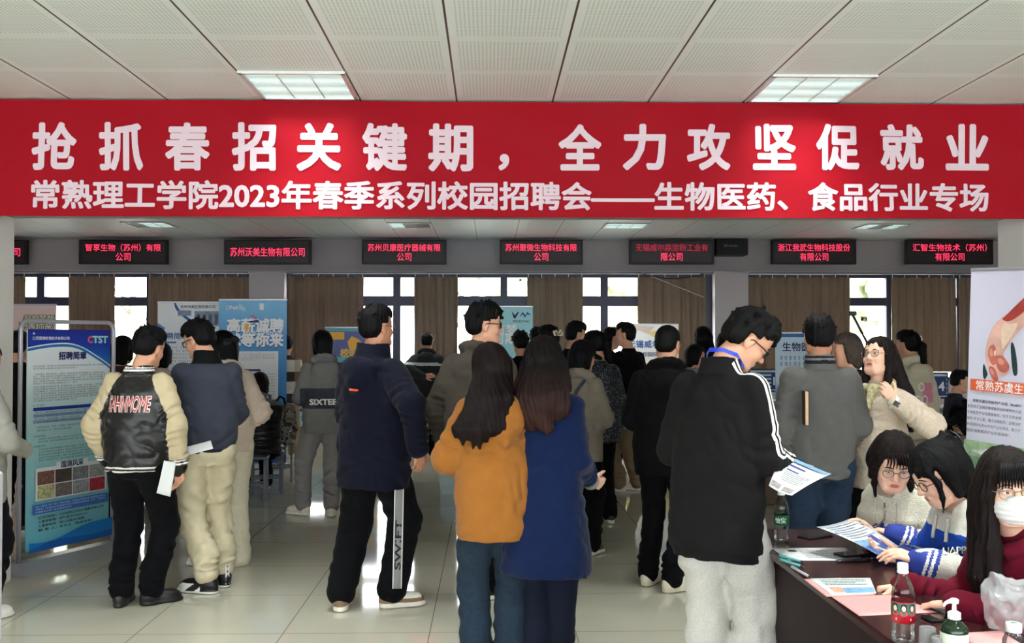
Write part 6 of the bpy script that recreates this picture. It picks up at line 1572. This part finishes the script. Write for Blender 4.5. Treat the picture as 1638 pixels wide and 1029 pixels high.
class Print:
    """layers printed on a panel of size w x h (local x 0..w, z 0..h, facing -y); u to the right, v down from the top, both 0..1"""
    def __init__(s, panel, w, h): s.p = panel; s.w = w; s.h = h; s.n = 0
    def out(s, name, mb, mat):
        s.n += 1; y = -.0012 - .0007*s.n; mb.v = [(q_[0], y+q_[1], q_[2]) for q_ in mb.v]; return mb.build(name, mat, s.p)
    def text(s, txt, u, v, mat, uw=None, vh=None, bold=.015, align='c', name='lettering', slant=0):
        mb = MB(); put_text(mb, txt, u*s.w, (1-v)*s.h, w=uw*s.w if uw else None, h=vh*s.h if vh else None, bold=bold, align=align, slant=slant); return s.out(name, mb, mat)
    def rects(s, rs, mat, name='print_block'):
        mb = MB()
        for u0, u1, v0, v1 in rs: rect(mb, u0*s.w, u1*s.w, (1-v1)*s.h, (1-v0)*s.h, 0)
        return s.out(name, mb, mat)
    def poly(s, pts, mat, name='print_shape'):
        mb = MB(); poly(mb, [(u*s.w, (1-v)*s.h) for u, v in pts], 0); return s.out(name, mb, mat)
    def lines(s, u0, u1, v0, n, pitch, hgt, mat, seed=0, last=.6, name='small_print'):
        mb = MB(); text_lines(mb, u0*s.w, u1*s.w, (1-v0)*s.h, n, pitch*s.h, hgt*s.h, 0, seed, last); return s.out(name, mb, mat)
def rollup(name, label, p, rz, w, h, mat, base=True, tilt=0.0, cat='banner'):
    """roll-up: foot box, rear pole, printed sheet; p = left foot corner"""
    t = thing(name, label, cat, p, rz)
    if base:
        MB().box((-.01, -.05, 0), (w+.01, .06, .075), .012).build('foot_box', ALU, t); MB().tube([(w/2, .03, .07), (w/2, .03, h+.07)], .010, 8).build('pole', ALU, t, True)
    pn = mesh_obj('panel', [(0, 0, 0), (w, 0, 0), (w, 0, h), (0, 0, h), (0, .002, 0), (w, .002, 0), (w, .002, h), (0, .002, h)], [(0, 1, 2, 3), (7, 6, 5, 4), (0, 4, 5, 1), (1, 5, 6, 2), (2, 6, 7, 3), (3, 7, 4, 0)], mat, t)
    zr = h + (.075 if base else 0); MB().box((-.005, -.006, zr-.004), (w+.005, .012, zr+.016), .004).build('top_rail', ALU, t)
    pn.location.z = .075 if base else 0
    if tilt:
        for c in t.children:
            if not c.name.startswith('foot_box'): c.rotation_euler = (0, tilt, 0)
    return t, Print(pn, w, h)
WHT = M('print_white', (236, 238, 240), .5, noise=.01)
# --- framed poster at left
a, b = W(44, 545, 6.78), W(176, 545, 7.42); a.z = b.z = 0
w = (b-a).length; rz = math.atan2(b.y-a.y, b.x-a.x); h = 1.545
t = thing('poster_stand', 'upright framed recruiting poster in blue and white on a metal foot', 'poster stand', a, rz)
fm = MB(); r_ = .06; x0, x1, zt_ = -.045, w+.045, 1.735
pts = [(x0, .012, .05), (x0, .012, zt_-r_)] + [(x0+r_-r_*math.cos(q_), .012, zt_-r_+r_*math.sin(q_)) for q_ in np.linspace(0, PI/2, 7)[1:]] + [(x1-r_+r_*math.sin(q_), .012, zt_-r_+r_*math.cos(q_)) for q_ in np.linspace(0, PI/2, 7)] + [(x1, .012, .05)]
fm.tube(pts, .015, 10); fm.build('frame', M('frame_grey', (188, 186, 196), .35, metal=.3), t, True)
bs = MB(); bs.add([(x0-.05, -.12, 0), (x1+.05, -.12, 0), (x1+.05, .16, 0), (x0-.05, .16, 0), (x0-.03, -.03, .075), (x1+.03, -.03, .075), (x1+.03, .07, .075), (x0-.03, .07, .075)], [(3, 2, 1, 0), (4, 5, 6, 7), (0, 1, 5, 4), (1, 2, 6, 5), (2, 3, 7, 6), (3, 0, 4, 7)]); bs.build('foot', ALU, t)
pn = box_obj('panel', (0, 0, 0), (w, .008, h), ramp_mat('poster_ground', [(0, (110, 190, 206)), (.45, (176, 222, 226)), (.8, (232, 240, 242)), (1, (236, 240, 244))], z0=.1, z1=h), t); pn.location.z = .135
P = Print(pn, w, h)
cv = [(u, .155-.0*u - .075*math.sin(PI*min(1, (1-u)*1.02))*(1-u*.0)*.0 - (0.085*(1-abs(2*min(u, .62)/.62*.5-.0)**1.0)*0)) for u in (0, 1)]
def arc(off, n=18): return [(u, off + .094 - .020*math.sin(PI*min(1, u/.8)) + (max(0, u-.45)**2)*.30) for u in np.linspace(0, 1, n)]
P.poly([(0, 0), (1, 0)] + arc(.006)[::-1], M('poster_cyan', (30, 120, 186), .4)); P.poly([(0, 0), (1, 0)] + arc(-.006)[::-1], WHT); P.poly([(0, 0), (1, 0)] + arc(-.012)[::-1], ramp_mat('poster_header', [(0, (22, 118, 190)), (.6, (24, 60, 168)), (1, (30, 40, 140))], z0=h*.82, z1=h, wob=.3))
P.text('江苏国测检测技术有限公司', .05, .041, WHT, uw=.43, align='l'); P.poly([(.05, .02), (.065, .014), (.08, .02), (.065, .026)], WHT, 'emblem')
P.text('C', .74, .047, M('logo_red', (222, 92, 110), .5), vh=.036, bold=.06); P.text('TST', .865, .047, M('logo_mint', (170, 222, 216), .5), vh=.036, uw=.20, bold=.05)
P.text('招聘简章', .52, .122, INKN, uw=.34, bold=.035)
for v0, n, sd in ((.168, 2, 1), (.205, 5, 2), (.262, 7, 3)): P.lines(.06, .94, v0, n, .0105 if n > 2 else .011, .0078, INKD, sd)
P.lines(.06, .2, .345, 1, .01, .008, INKN, 5, 1)
P.rects([(.06, .96, .355, .370)], M('poster_bar', (30, 56, 150), .5)); P.rects([(.06, .96, .384, .400), (.06, .96, .412, .426)], M('poster_rowtint', (150, 176, 212), .6))
for i in range(4): P.lines(.08, .9, .378+.0145*i, 1, .01, .008, INKD, 20+i, .9)
P.lines(.10, .94, .445, 2, .014, .009, INKN, 31, .5); P.lines(.06, .22, .484, 1, .01, .009, INKN, 32, 1); P.lines(.12, .8, .498, 2, .012, .008, INKD, 33, .9)
P.lines(.06, .22, .53, 1, .01, .009, INKN, 34, 1)
for i in range(5): P.lines(.12, .86-.05*(i % 2), .545+.0125*i, 1, .01, .008, INKD, 40+i, 1)
P.rects([(.08, .94, .628, .775)], WHT, 'photo_frame'); P.rects([(.32, .70, .610, .640)], WHT, 'photo_title'); P.text('国测风采', .51, .625, INKN, uw=.27, bold=.03)
cols = [(120, 84, 70), (70, 60, 56), (120, 124, 128), (150, 150, 150), (190, 176, 130), (110, 100, 96), (140, 140, 146), (160, 44, 60)]
for i in range(8):
    u, v = .10+.205*(i % 4), .645+.064*(i//4)
    P.rects([(u, u+.195, v, v+.060)], M('poster_photo_%s' % 'abcdefgh'[i], cols[i], .5, noise=.6, nscale=55), 'photo')
P.rects([(.04, .96, .790, .835)], M('poster_strip', (58, 112, 188), .5)); P.lines(.08, .92, .800, 3, .0125, .008, WHT, 50, .5)
for i, (l_, r_t) in enumerate((('公司地址：', '江苏省昆山市玉山镇晨丰路262号'), ('人事部邮箱：', 'gl01@chinatest.cc'), ('人事部电话：', '0512-86161808'), ('联 系 人：', '史女士（微信同号）'))):
    P.text(l_, .10, .851+.0185*i, INKD, uw=.22, align='l', vh=.0125); P.text(r_t, .345, .851+.0185*i, INKD, uw=(.55, .34, .30, .40)[i], align='l', vh=.0125)
P.poly([(0, 1), (0, .955)] + [(u, .955+.012*math.sin(u*7)-.050*u*u) for u in np.linspace(.05, 1, 20)] + [(1, 1)], M('poster_wave', (24, 122, 200), .4)); P.poly([(0, 1), (0, .985)] + [(u, .985-.012*math.sin(u*5.5)-.028*u) for u in np.linspace(.05, 1, 20)] + [(1, 1)], M('poster_wave_dark', (18, 92, 176), .4))
# --- roll-ups at the back, left
Y4 = 12.3
def foot_at(px, d): p = W(px, 545, d); return (p.x, p.y, 0)
t, P = rollup('roll_up_banner', 'pale pink roll-up with green outlined characters beside the left pillar', foot_at(-20, Y4), 0, .85, 1.97, ramp_mat('pink_ground', [(0, (210, 170, 160)), (1, (216, 186, 180))], z1=2))
GRN = M('letter_green', (40, 84, 60), .6); PNK = M('letter_pale', (232, 214, 196), .6)
for txt, u, v, uw in (('超越梦想', .74, .085, .44), ('职等你来', .70, .135, .50)): P.text(txt, u, v, GRN, uw=uw*1.06, bold=.075, slant=.15); P.text(txt, u, v, PNK, uw=uw, bold=.005, slant=.15)
P.poly([(.55, .2), (.95, .22), (.9, .5), (.6, .55)], M('print_brick', (176, 120, 104), .6)); P.lines(.1, .9, .6, 14, .02, .012, INKG, 3)
t, P = rollup('roll_up_banner', 'white and blue roll-up with a building picture behind the slate jacket man', foot_at(252, 12.75), 0, .87, 2.02, ramp_mat('white_ground', [(0, (214, 220, 226)), (1, (226, 228, 230))], z1=2))
P.poly([(.24, 0), (.27, 0)] + [(.27+.12*q_+.55*q_*q_, .0+.20*q_-.0*q_) for q_ in np.linspace(.1, 1, 10)] + [(.24+.12*q_+.55*q_*q_, .012+.20*q_) for q_ in np.linspace(1, .1, 10)], M('print_blue', (46, 92, 160), .5, noise=.1))
P.rects([(.30, .50, .05, .085), (.55, .95, .055, .15)], M('print_building', (126, 140, 158), .5, noise=.35, nscale=14), 'photo'); P.rects([(.58+.09*i, .63+.09*i, .075, .14) for i in range(4)], M('print_window', (60, 76, 100), .4), 'photo_windows')
P.text('苏州沃美生物有限公司', .60, .026, INKD, uw=.52); P.poly([(.0, .13), (.12, .165), (.0, .20)], M('print_arrow', (70, 140, 200), .5)); P.text('招聘简章', .24, .215, M('letter_blue', (70, 110, 160), .6), uw=.42, bold=.025); P.rects([(.06, .28, .252, .262)], M('letter_blue', (70, 110, 160), .6))
P.lines(.06, .94, .29, 10, .022, .013, INKG, 7)
t, P = rollup('roll_up_banner', 'bright blue roll-up with large white recruiting characters, foot on the floor', foot_at(350, 12.2), 0, .845, 2.03, ramp_mat('blue_ground', [(0, (28, 96, 170)), (.35, (36, 128, 200)), (.75, (40, 140, 204)), (1, (110, 180, 220))], z1=2.03, wob=.15))
for dy in (.006, 0):
    m_ = M('letter_shadow', (24, 78, 140), .6) if dy else WHT
    P.text('高薪诚聘', .53, .155+dy, m_, uw=.84, bold=.045, slant=.06); P.text('就等你来', .53, .245+dy, m_, uw=.84, bold=.045, slant=.06)
P.text('RECRUITMENT→', .64, .201, WHT, uw=.56, bold=.02); P.text('DNA', .20, .045, WHT, uw=.18, bold=.02); P.poly([(.3, .02), (.40, .05), (.38, .07), (.28, .05)], M('print_tint', (170, 206, 230), .5)); P.poly([(.43, .105), (.50, .09), (.56, .11), (.53, .115), (.50, .10)], M('logo_red', (222, 92, 110), .5)); P.poly([(.44, .13), (.58, .12), (.60, .135), (.46, .14)], INKN)
P.poly([(.38, .145), (.44, .145), (.44, .17), (.46, .17), (.41, .195), (.36, .17), (.38, .17)], M('print_amber', (236, 176, 70), .5)); P.poly([(.60, .02), (.66, .02), (.66, .06), (.60, .06)], WHT)
P.rects([(.05, .88, .315, .68)], WHT, 'text_panel'); P.lines(.09, .84, .335, 4, .011, .007, INKG, 11); P.rects([(.30, .62, .425, .437)], INKN); P.lines(.09, .84, .455, 9, .018, .008, INKG, 12)
P.poly([(0, 1), (0, .93)] + [(u, .93-.04*math.sin(u*4)) for u in np.linspace(.1, 1, 12)] + [(1, 1)], M('poster_wave_dark', (18, 92, 176), .4)); P.lines(.1, .9, .83, 4, .02, .009, WHT, 13)
# --- posters standing on or behind the far desks
t, P = rollup('desk_poster', 'yellow and purple poster dated 2023 behind the grey hoodie', (W(520, 545, 14.6).x, 14.6, .751), 0, .80, 1.04, M('poster_purple', (92, 100, 158), .5, noise=.1), base=False, cat='poster')
P.rects([(0, 1, 0, .05), (0, 1, .42, .50)], M('poster_teal', (96, 170, 180), .5)); P.rects([(0, 1, .50, 1)], M('poster_cream', (226, 214, 180), .5)); P.rects([(.06, .36, .06, .17)], M('print_amber', (236, 176, 70), .5)); P.poly([(.42, .2), (.5, .12), (.62, .16), (.7, .22), (.62, .3), (.45, .3)], M('print_amber', (236, 176, 70), .5))
P.text('校园招聘', .62, .36, M('letter_gold', (222, 178, 90), .5), uw=.68, bold=.05); P.text('2023', .58, .56, INKD, uw=.44, bold=.06); P.rects([(.06, .26, .52, .60)], M('logo_red2', (196, 84, 70), .5)); P.rects([(.1, .95, .66, .71)], M('print_orange', (220, 130, 70), .5)); P.lines(.1, .9, .76, 5, .04, .02, INKG, 14)
t, P = rollup('roll_up_banner', 'pale cyan roll-up with a dark bird-like logo behind the curly haired person', foot_at(762, 14.25), 0, .83, 2.02, ramp_mat('cyan_ground', [(0, (120, 190, 206)), (1, (150, 206, 216))], z1=2))
P.poly([(.62, .03), (.68, .06), (.74, .035), (.76, .035), (.69, .085), (.66, .08)], INKN, 'logo'); P.poly([(.76, .075), (.82, .035), (.87, .06), (.90, .035), (.97, .06), (.90, .055), (.86, .08), (.82, .055)], M('print_blue', (46, 92, 160), .5, noise=.1), 'logo')
P.text('MICROVAC', .80, .105, INKD, uw=.30); P.text('有梦', .52, .165, WHT, uw=.40, bold=.03); P.text('可期', .50, .23, WHT, uw=.40, bold=.03); P.poly([(.68, .22), (.76, .20), (.84, .27), (.80, .30), (.72, .27)], M('print_skin', (206, 150, 130), .6, noise=.3, nscale=40)); P.rects([(.02, .24, .28, .60)], M('print_tint', (170, 206, 230), .5)); P.lines(.1, .9, .36, 12, .022, .012, WHT, 15)
t, P = rollup('desk_poster', 'white company poster with blue characters below the cords, behind the man in black hoodie', (W(1001, 545, 14.6).x, 14.6, .751), 0, .80, 1.09, ramp_mat('poster_pale', [(0, (226, 224, 220)), (1, (232, 230, 226))], z1=1), base=False, cat='poster')
P.poly([(0, 0), (.55, .03), (.42, .13), (.2, .07)], M('print_sand', (214, 196, 186), .6)); P.poly([(.4, .12), (.55, .08), (.7, .12), (.6, .2)], M('print_amber_pale', (222, 196, 130), .6)); P.poly([(.82, .05), (.85, .05), (.85, .13), (.88, .13), (.88, .06), (.91, .06), (.91, .16), (.82, .16)], M('mark_green', (40, 140, 80), .5), 'logo')
P.text('无锡威尔森', .42, .27, M('letter_royal', (34, 84, 160), .6), uw=.76, bold=.02); P.text('2023届校园招聘', .36, .41, INKN, uw=.62, bold=.01); P.text('》》', .34, .58, M('print_amber', (236, 176, 70), .5), uw=.22, bold=.03); P.rects([(0, 1, .78, 1)], M('print_amber_pale', (222, 196, 130), .6))
t, P = rollup('roll_up_banner', 'low blue and white poster stand left of the grey sweater man', foot_at(1240, 12.7), 0, .62, 1.62, ramp_mat('sky_ground', [(0, (40, 120, 190)), (.5, (70, 150, 210)), (.62, (206, 222, 232)), (1, (180, 208, 226))], z1=1.62))
P.rects([(0, 1, 0, .03)], M('print_blue', (46, 92, 160), .5, noise=.1)); P.text('生物医药', .55, .11, INKN, uw=.8, bold=.02); P.lines(.1, .9, .2, 2, .05, .035, M('print_blue', (46, 92, 160), .5, noise=.1), 16, .9); P.lines(.1, .9, .32, 8, .03, .016, WHT, 17)
# --- tall banner at right with a hand
a, b = W(1534, 545, 5.62), W(1664, 545, 5.15); a.z = b.z = 0; w = .86; rz = math.atan2(b.y-a.y, b.x-a.x)
t, P = rollup('roll_up_banner', 'tall lavender white banner with a large hand picture at the right edge', a, rz, w, 1.93, ramp_mat('lavender_ground', [(0, (196, 208, 226)), (.3, (214, 214, 230)), (1, (206, 202, 222))], z1=1.93), tilt=math.radians(2.6))
HS = M('print_hand', (222, 170, 156), .5, noise=.25, nscale=9); HRd = M('print_hand_red', (166, 62, 56), .5, noise=.3, nscale=12); HW = M('print_hand_pale', (226, 200, 176), .5, noise=.08)
LF = M('print_leaf', (40, 60, 58), .5)
def HP(pts, m):
    q_ = np.array([(.05+.42*u, .01+.86*v) for u, v in pts])
    for _ in range(3): q_ = np.stack([.75*q_+.25*np.roll(q_, -1, 0), .25*q_+.75*np.roll(q_, -1, 0)], 1).reshape(-1, 2)
    P.poly([tuple(a_) for a_ in q_], m)
HP([(.62, .225), (.70, .235), (.78, .335), (.70, .345), (.66, .31)], LF); HP([(.16, .30), (.23, .335), (.25, .345), (.18, .365), (.15, .34)], LF); HP([(.195, .35), (.205, .35), (.19, .41), (.18, .41)], LF)
HP([(.98, .07), (.60, .13), (.38, .16), (.25, .205), (.19, .26), (.20, .295), (.28, .33), (.37, .345), (.46, .35), (.56, .345), (.64, .32), (.60, .30), (.50, .275), (.56, .25), (.72, .20), (.98, .15)], HS)
HP([(1, .05), (.66, .115), (.52, .145), (.46, .155), (.62, .165), (1, .10)], HRd); HP([(.46, .165), (.62, .17), (.78, .16), (.66, .205), (.54, .245), (.48, .26)], HW)
for c in ([(.24, .255), (.34, .235), (.40, .26), (.42, .30), (.34, .315), (.26, .29)], [(.36, .285), (.48, .27), (.60, .295), (.645, .315), (.58, .335), (.44, .33)], [(.26, .315), (.36, .315), (.42, .335), (.46, .365), (.38, .365), (.30, .345)]):
    cx, cy = sum(q_[0] for q_ in c)/6, sum(q_[1] for q_ in c)/6; HP(c, M('print_finger', (188, 104, 92), .5, noise=.3, nscale=20)); HP([(cx+(u-cx)*.45-.03, cy+(v-cy)*.4-.008) for u, v in c], M('print_finger_light', (214, 146, 130), .5, noise=.2, nscale=20))
HP([(.355, .262), (.40, .258), (.405, .275), (.37, .28)], HW)
P.rects([(.03, 1, .322, .356)], M('print_orange_deep', (226, 104, 62), .5)); P.text('常熟苏虞生物医药产业园', .12, .418, WHT, uw=1.15, align='l', bold=.012) if False else P.text('常熟苏虞生物', .075, .339, WHT, uw=.42, align='l', bold=.008)
for i, s_ in enumerate(('常熟苏虞生物医药产业园（BioBAY', '是苏州工业园区管理委员会和常熟市人民', '生物医药产业化旗舰载体，位于江苏省常', '面积1平方公里。重点发展新药、生物治疗', '具有国际先进水平的产业化项目，致力于', '色的“创新医药产业化首选地”。')):
    P.text(s_, .055 if i == 0 else .015, .386+.0178*i, INKD, uw=.40 if i not in (0, 5) else (.36 if i == 0 else .33), align='l', bold=.012 if i == 0 else 0, vh=.0095)
P.rects([(0, 1, .505, .55)], M('print_meadow', (150, 176, 140), .6, noise=.35, nscale=30)); P.rects([(0, 1, .55, 1)], M('print_field', (110, 140, 110), .6, noise=.4, nscale=18)); P.poly([(.05, .535), (.2, .522), (.5, .54), (.3, .56)], M('print_roofs', (200, 206, 206), .6, noise=.4, nscale=60))
# --- board edge at the very left
p = W(4, 545, 3.45); t = thing('notice_board', 'grey framed notice board cut off by the lower left picture edge', 'board', (p.x-.62, p.y, 0), 0)
MB().box((0, -.02, .05), (.62, .02, 1.14), .008).build('frame', M('frame_grey', (188, 186, 196), .35, metal=.3), t); pn = MB(); rect(pn, .02, .595, .1, 1.11, -.0215); pn.build('panel', M('board_pale', (206, 212, 222), .5), t)
for x in (.08, .54): MB().box((x-.02, -.16, 0), (x+.02, .16, .05), .01).build('foot', ALU, t)
# --- desks with monitors along the window wall
DESK = M('desk_wood', (150, 112, 84), .5, noise=.12, nscale=8); DGR = M('desk_grey', (150, 152, 156), .5); DBL = M('desk_blue', (44, 74, 118), .5)
MONB = M('monitor_black', (30, 30, 34), .4)
def mon_mat():
    m = M('monitor_print', (200, 214, 224), .4); nt = m.node_tree; b = nt.nodes['Principled BSDF']; tc = nd(nt, 'ShaderNodeTexCoord'); s_ = nd(nt, 'ShaderNodeSeparateXYZ'); nt.links.new(tc.outputs['Object'], s_.inputs[0])
    f = mth(nt, 'GREATER_THAN', mth(nt, 'FRACT', mth(nt, 'MULTIPLY', s_.outputs[2], 18)), .5); nt.links.new(mix_col(nt, f, lin((196, 210, 222)), lin((40, 66, 100))), b.inputs['Base Color']); return m
MSTR = mon_mat(); SGN = M('sign_cyan', (150, 196, 214), .5); NUMB = M('number_blue', (28, 52, 110), .5)
def desk(label, px, d, w=1.45):
    p = W(px, 545, d); t = thing('desk', label, 'desk', (p.x, d, 0), 0, 'desks along the window wall')
    MB().box((-w/2, -.3, .72), (w/2, .3, .75), .006).build('desktop', DGR, t); box_obj('front_panel', (-w/2+.05, -.24, .12), (w/2-.05, -.22, .72), DESK, t)
    for s in (-1, 1): box_obj('leg', (s*(w/2-.05)-.02, -.27, 0), (s*(w/2-.05)+.02, .27, .72), DGR, t)
    return t
def monitor(label, px, d, num=None):
    p = W(px, 545, d); t = thing('monitor', label, 'monitor', (p.x, d, .75), 0)
    MB().box((-.11, -.08, 0), (.11, .08, .014), .005).build('base', MONB, t); MB().box((-.025, .0, .01), (.025, .03, .14), .005).build('stand', MONB, t)
    MB().box((-.27, -.03, .10), (.27, .02, .44), .008).build('case', MONB, t); s = MB(); rect(s, -.25, .25, .125, .42, -.0315); s.build('screen', MSTR, t)
    if num: m = MB(); rect(m, .06, .24, .14, .38, -.033); m.build('number_plate', NUMB, t); m = MB(); put_text(m, num, .15, .26, h=.12, bold=.03, y=-.0345); m.build('lettering', WHT, t)
def table_sign(label, px, d, z, num, txt, w=.62, h=.38):
    p = W(px, 545, d); t = thing('table_sign', label, 'sign', (p.x, d, z), 0)
    box_obj('board', (-w/2, 0, -h/2), (w/2, .006, h/2), SGN, t)
    c = MB(); c.add([(-.16+.062*math.cos(a), -.001, .09+.062*math.sin(a)) for a in np.linspace(0, 2*PI, 25)[:-1]], [tuple(range(24))]); c.build('number_disc', NUMB, t)
    m = MB(); put_text(m, num, -.16, .09, h=.06, bold=.03, y=-.002); m.build('lettering', WHT, t); m = MB(); put_text(m, txt, 0, -.07, h=.085, bold=.015, y=-.001); m.build('lettering', INKD, t)
for px, lab, d in ((120, 'far desk left of the pale white and blue roll-up', 14.55), (300, 'far desk behind the white and blue roll-up', 14.55), (505, 'far desk with the number ten sign behind the grey hoodie', 14.75), (700, 'far desk behind the reflective stripe jacket', 14.75), (880, 'far desk behind the crowd right of the hall centre', 14.75), (1050, 'far desk below the white company poster', 14.75), (1240, 'far desk left of the grey sweater man', 14.0), (1455, 'far desk behind the girl in the cream hoodie', 12.4)): desk(lab, px, d)
for px, lab, d, n_ in ((175, 'monitor on the far desk behind the frame poster', 14.6, None), (712, 'monitor beside the man with the reflective stripe', 14.8, None), (655, 'monitor left of the man with the reflective stripe', 14.8, None), (1226, 'monitor marked 15 left of the grey sweater man', 14.05, '15'), (1482, 'monitor marked 14 right of the girl in the cream hoodie', 12.4, '14'), (1095, 'monitor on the far desk below the company poster', 14.8, None)): monitor(lab, px, d, n_)
table_sign('cyan table sign numbered 10 behind the grey hoodie', 500, 14.44, .52, '10', '公司招聘'); table_sign('cyan table sign right of the reflective stripe jacket', 718, 14.44, .52, '12', '械公司'); table_sign('cyan table sign low behind the writing man', 1538, 12.09, .50, '13', '技术'); table_sign('cyan table sign left of the grey sweater man', 1222, 13.69, .52, '15', '生物')
# steel cupboard beside the grey sweater man
p = W(1232, 545, 9.4); t = thing('cupboard', 'brown and grey cupboard between the striped jacket and the grey sweater', 'cupboard', (p.x, 9.4, 0), 0)
MB().box((-.16, 0, 0), (.16, .4, .98), .01).build('body', M('cupboard_brown', (92, 74, 56), .5), t); box_obj('side_post', (.13, -.03, 0), (.17, .0, 1.1), M('post_grey', (120, 122, 126), .4, metal=.3), t); box_obj('blue_cover', (-.17, -.012, .62), (.125, 0, .98), DBL, t)
# --- stools
STG = M('stool_grey', (86, 92, 98), .45, metal=.3); STD = M('stool_dark', (34, 34, 38), .5)
def stool(label, px, d, hgt, top, leg, rz=0.2):
    p = W(px, 545, d); t = thing('stool', label, 'stool', (p.x, p.y, 0), rz)
    MB().box((-.17, -.12, hgt-.03), (.17, .12, hgt), .008).build('seat', top, t)
    for sx in (-1, 1):
        for sy in (-1, 1): MB().box((sx*.145-.012, sy*.095-.012, 0), (sx*.145+.012, sy*.095+.012, hgt-.03)).build('leg', leg, t); 
    for sy in (-1, 1): box_obj('rail', (-.145, sy*.095-.009, .16), (.145, sy*.095+.009, .18), leg, t)
    for sx in (-1, 1): box_obj('rail', (sx*.145-.009, -.095, .24), (sx*.145+.009, .095, .26), leg, t)
    return t
stool('grey metal stool nearest the pink coat', 403, 9.75, .45, STG, STG, .1); stool('grey metal stool under the person in the glossy puffer', 428, 10.25, .44, STG, STG, .3); stool('grey metal stool farthest right at the blue roll-up foot', 446, 11.1, .45, STG, STG, .2); stool('dark stool with a wooden seat behind the varsity jacket man', 284, 8.2, .47, DESK, STD, .15)
# --- white table with papers where the man writes
p = W(1500, 545, 8.35); t = thing('table', 'white table with papers before the writing man', 'table', (p.x, p.y, 0), 0)
MB().box((-.42, -.40, .715), (.42, .30, .745), .008).build('tabletop', M('table_white', (206, 206, 196), .4), t); box_obj('apron', (-.38, -.36, .64), (.38, .26, .714), STD, t)
for sx in (-1, 1):
    for sy in (-.34, .24): MB().box((sx*.36-.02, sy-.02, 0), (sx*.36+.02, sy+.02, .64)).build('leg', STD, t)
for q_, lab in (((1470, 690, 1500, 702), 'white sheet on the white table at its left'), ((1505, 688, 1532, 700), 'white sheet under the hands of the writing man')):
    z = .746; sheet('paper_sheet', lab, 'paper', (tpt(q_[0], q_[1], z), tpt(q_[2], q_[1], z), tpt(q_[2]+3, q_[3], z), tpt(q_[0]-2, q_[3], z)), PAPER, prints=[(INK, rows_fn(.1, .9, .2, 5, .13, .04, q_[0]), 'print')])
# --- phone holder on a tripod near the right window
p = W(1390, 545, 7.9); t = thing('phone_tripod', 'dark tripod with a slanted arm and phone clamp before the bright right window', 'tripod', (p.x, p.y, 0), 0)
MB().tube([(0, 0, .45), (0, 0, 1.55)], .012, 8).build('column', MONB, t, True)
for k in range(3): a_ = k*2.1; MB().tube([(0, 0, .5), (.3*math.cos(a_), .3*math.sin(a_), .01)], .009, 8).build('leg', MONB, t, True)
q1 = W(1364, 504, 7.9)-p; q1.z += p.z; MB().tube([(0, 0, 1.55), (q1.x, q1.y, q1.z)], .010, 8).build('arm', MONB, t, True)
MB().box((q1.x-.035, -.012, q1.z-.006), (q1.x+.03, .012, q1.z+.03), .006).build('clamp', MONB, t)
# --- pale trees beyond the windows
BARK = M('bark', (120, 116, 104), .9, noise=.2); LEAF = M('leaf_mass', (176, 184, 150), .9, noise=.2, nscale=3)  # overexposed daylight is put into the pale leaf colour
def tree(label, px, d, h, crown, seed):
    rr = random.Random(seed); p = W(px, 545, d); t = thing('tree', label, 'tree', (p.x, d, -.5))
    tb = MB(); tb.tube([(0, 0, 0), (.05, 0, h*.4), (-.08, .05, h*.75), (.1, 0, h)], [.16, .13, .08, .03], 8); tb.build('trunk', BARK, t, True)
    for i in range(9):
        z = h*rr.uniform(.3, .9); a = rr.uniform(0, 6.28); L = rr.uniform(.8, 1.9); e = (L*math.cos(a), L*math.sin(a), z+L*.8); MB().tube([(0, 0, z), (e[0]*.5, e[1]*.5, z+L*.5), e], [.05, .035, .012], 6).build('branch', BARK, t, True)
    if crown:
        S = Sdf(.11)
        for i in range(14): S.add(EL((rr.uniform(-1.5, 1.5), rr.uniform(-1, 1), h*rr.uniform(.35, .95)), (rr.uniform(.5, .9),)*3), .2)
        S.disp(lambda x, y, z: .30*vnoise(x*3, y*3, z*3, seed)+.22*vnoise(x*8, y*8, z*8, seed+1), .5); S.build('foliage', LEAF, t)
for px, d, h, c, lab in ((88, 24, 5.2, True, 'leafy tree outside the first left window'), (213, 27, 5.5, False, 'bare tree outside the left windows'), (760, 25, 6, False, 'bare slanting tree outside the middle window'), (842, 38, 5.6, True, 'leafy tree outside the middle windows'), (972, 28, 4.6, True, 'leafy tree outside left of the drawn cord curtain'), (1390, 24, 5.6, True, 'leafy tree outside the bright right window'), (1445, 30, 6, False, 'bare tree outside the right window')): tree(lab, px, d, h, c, int(px))
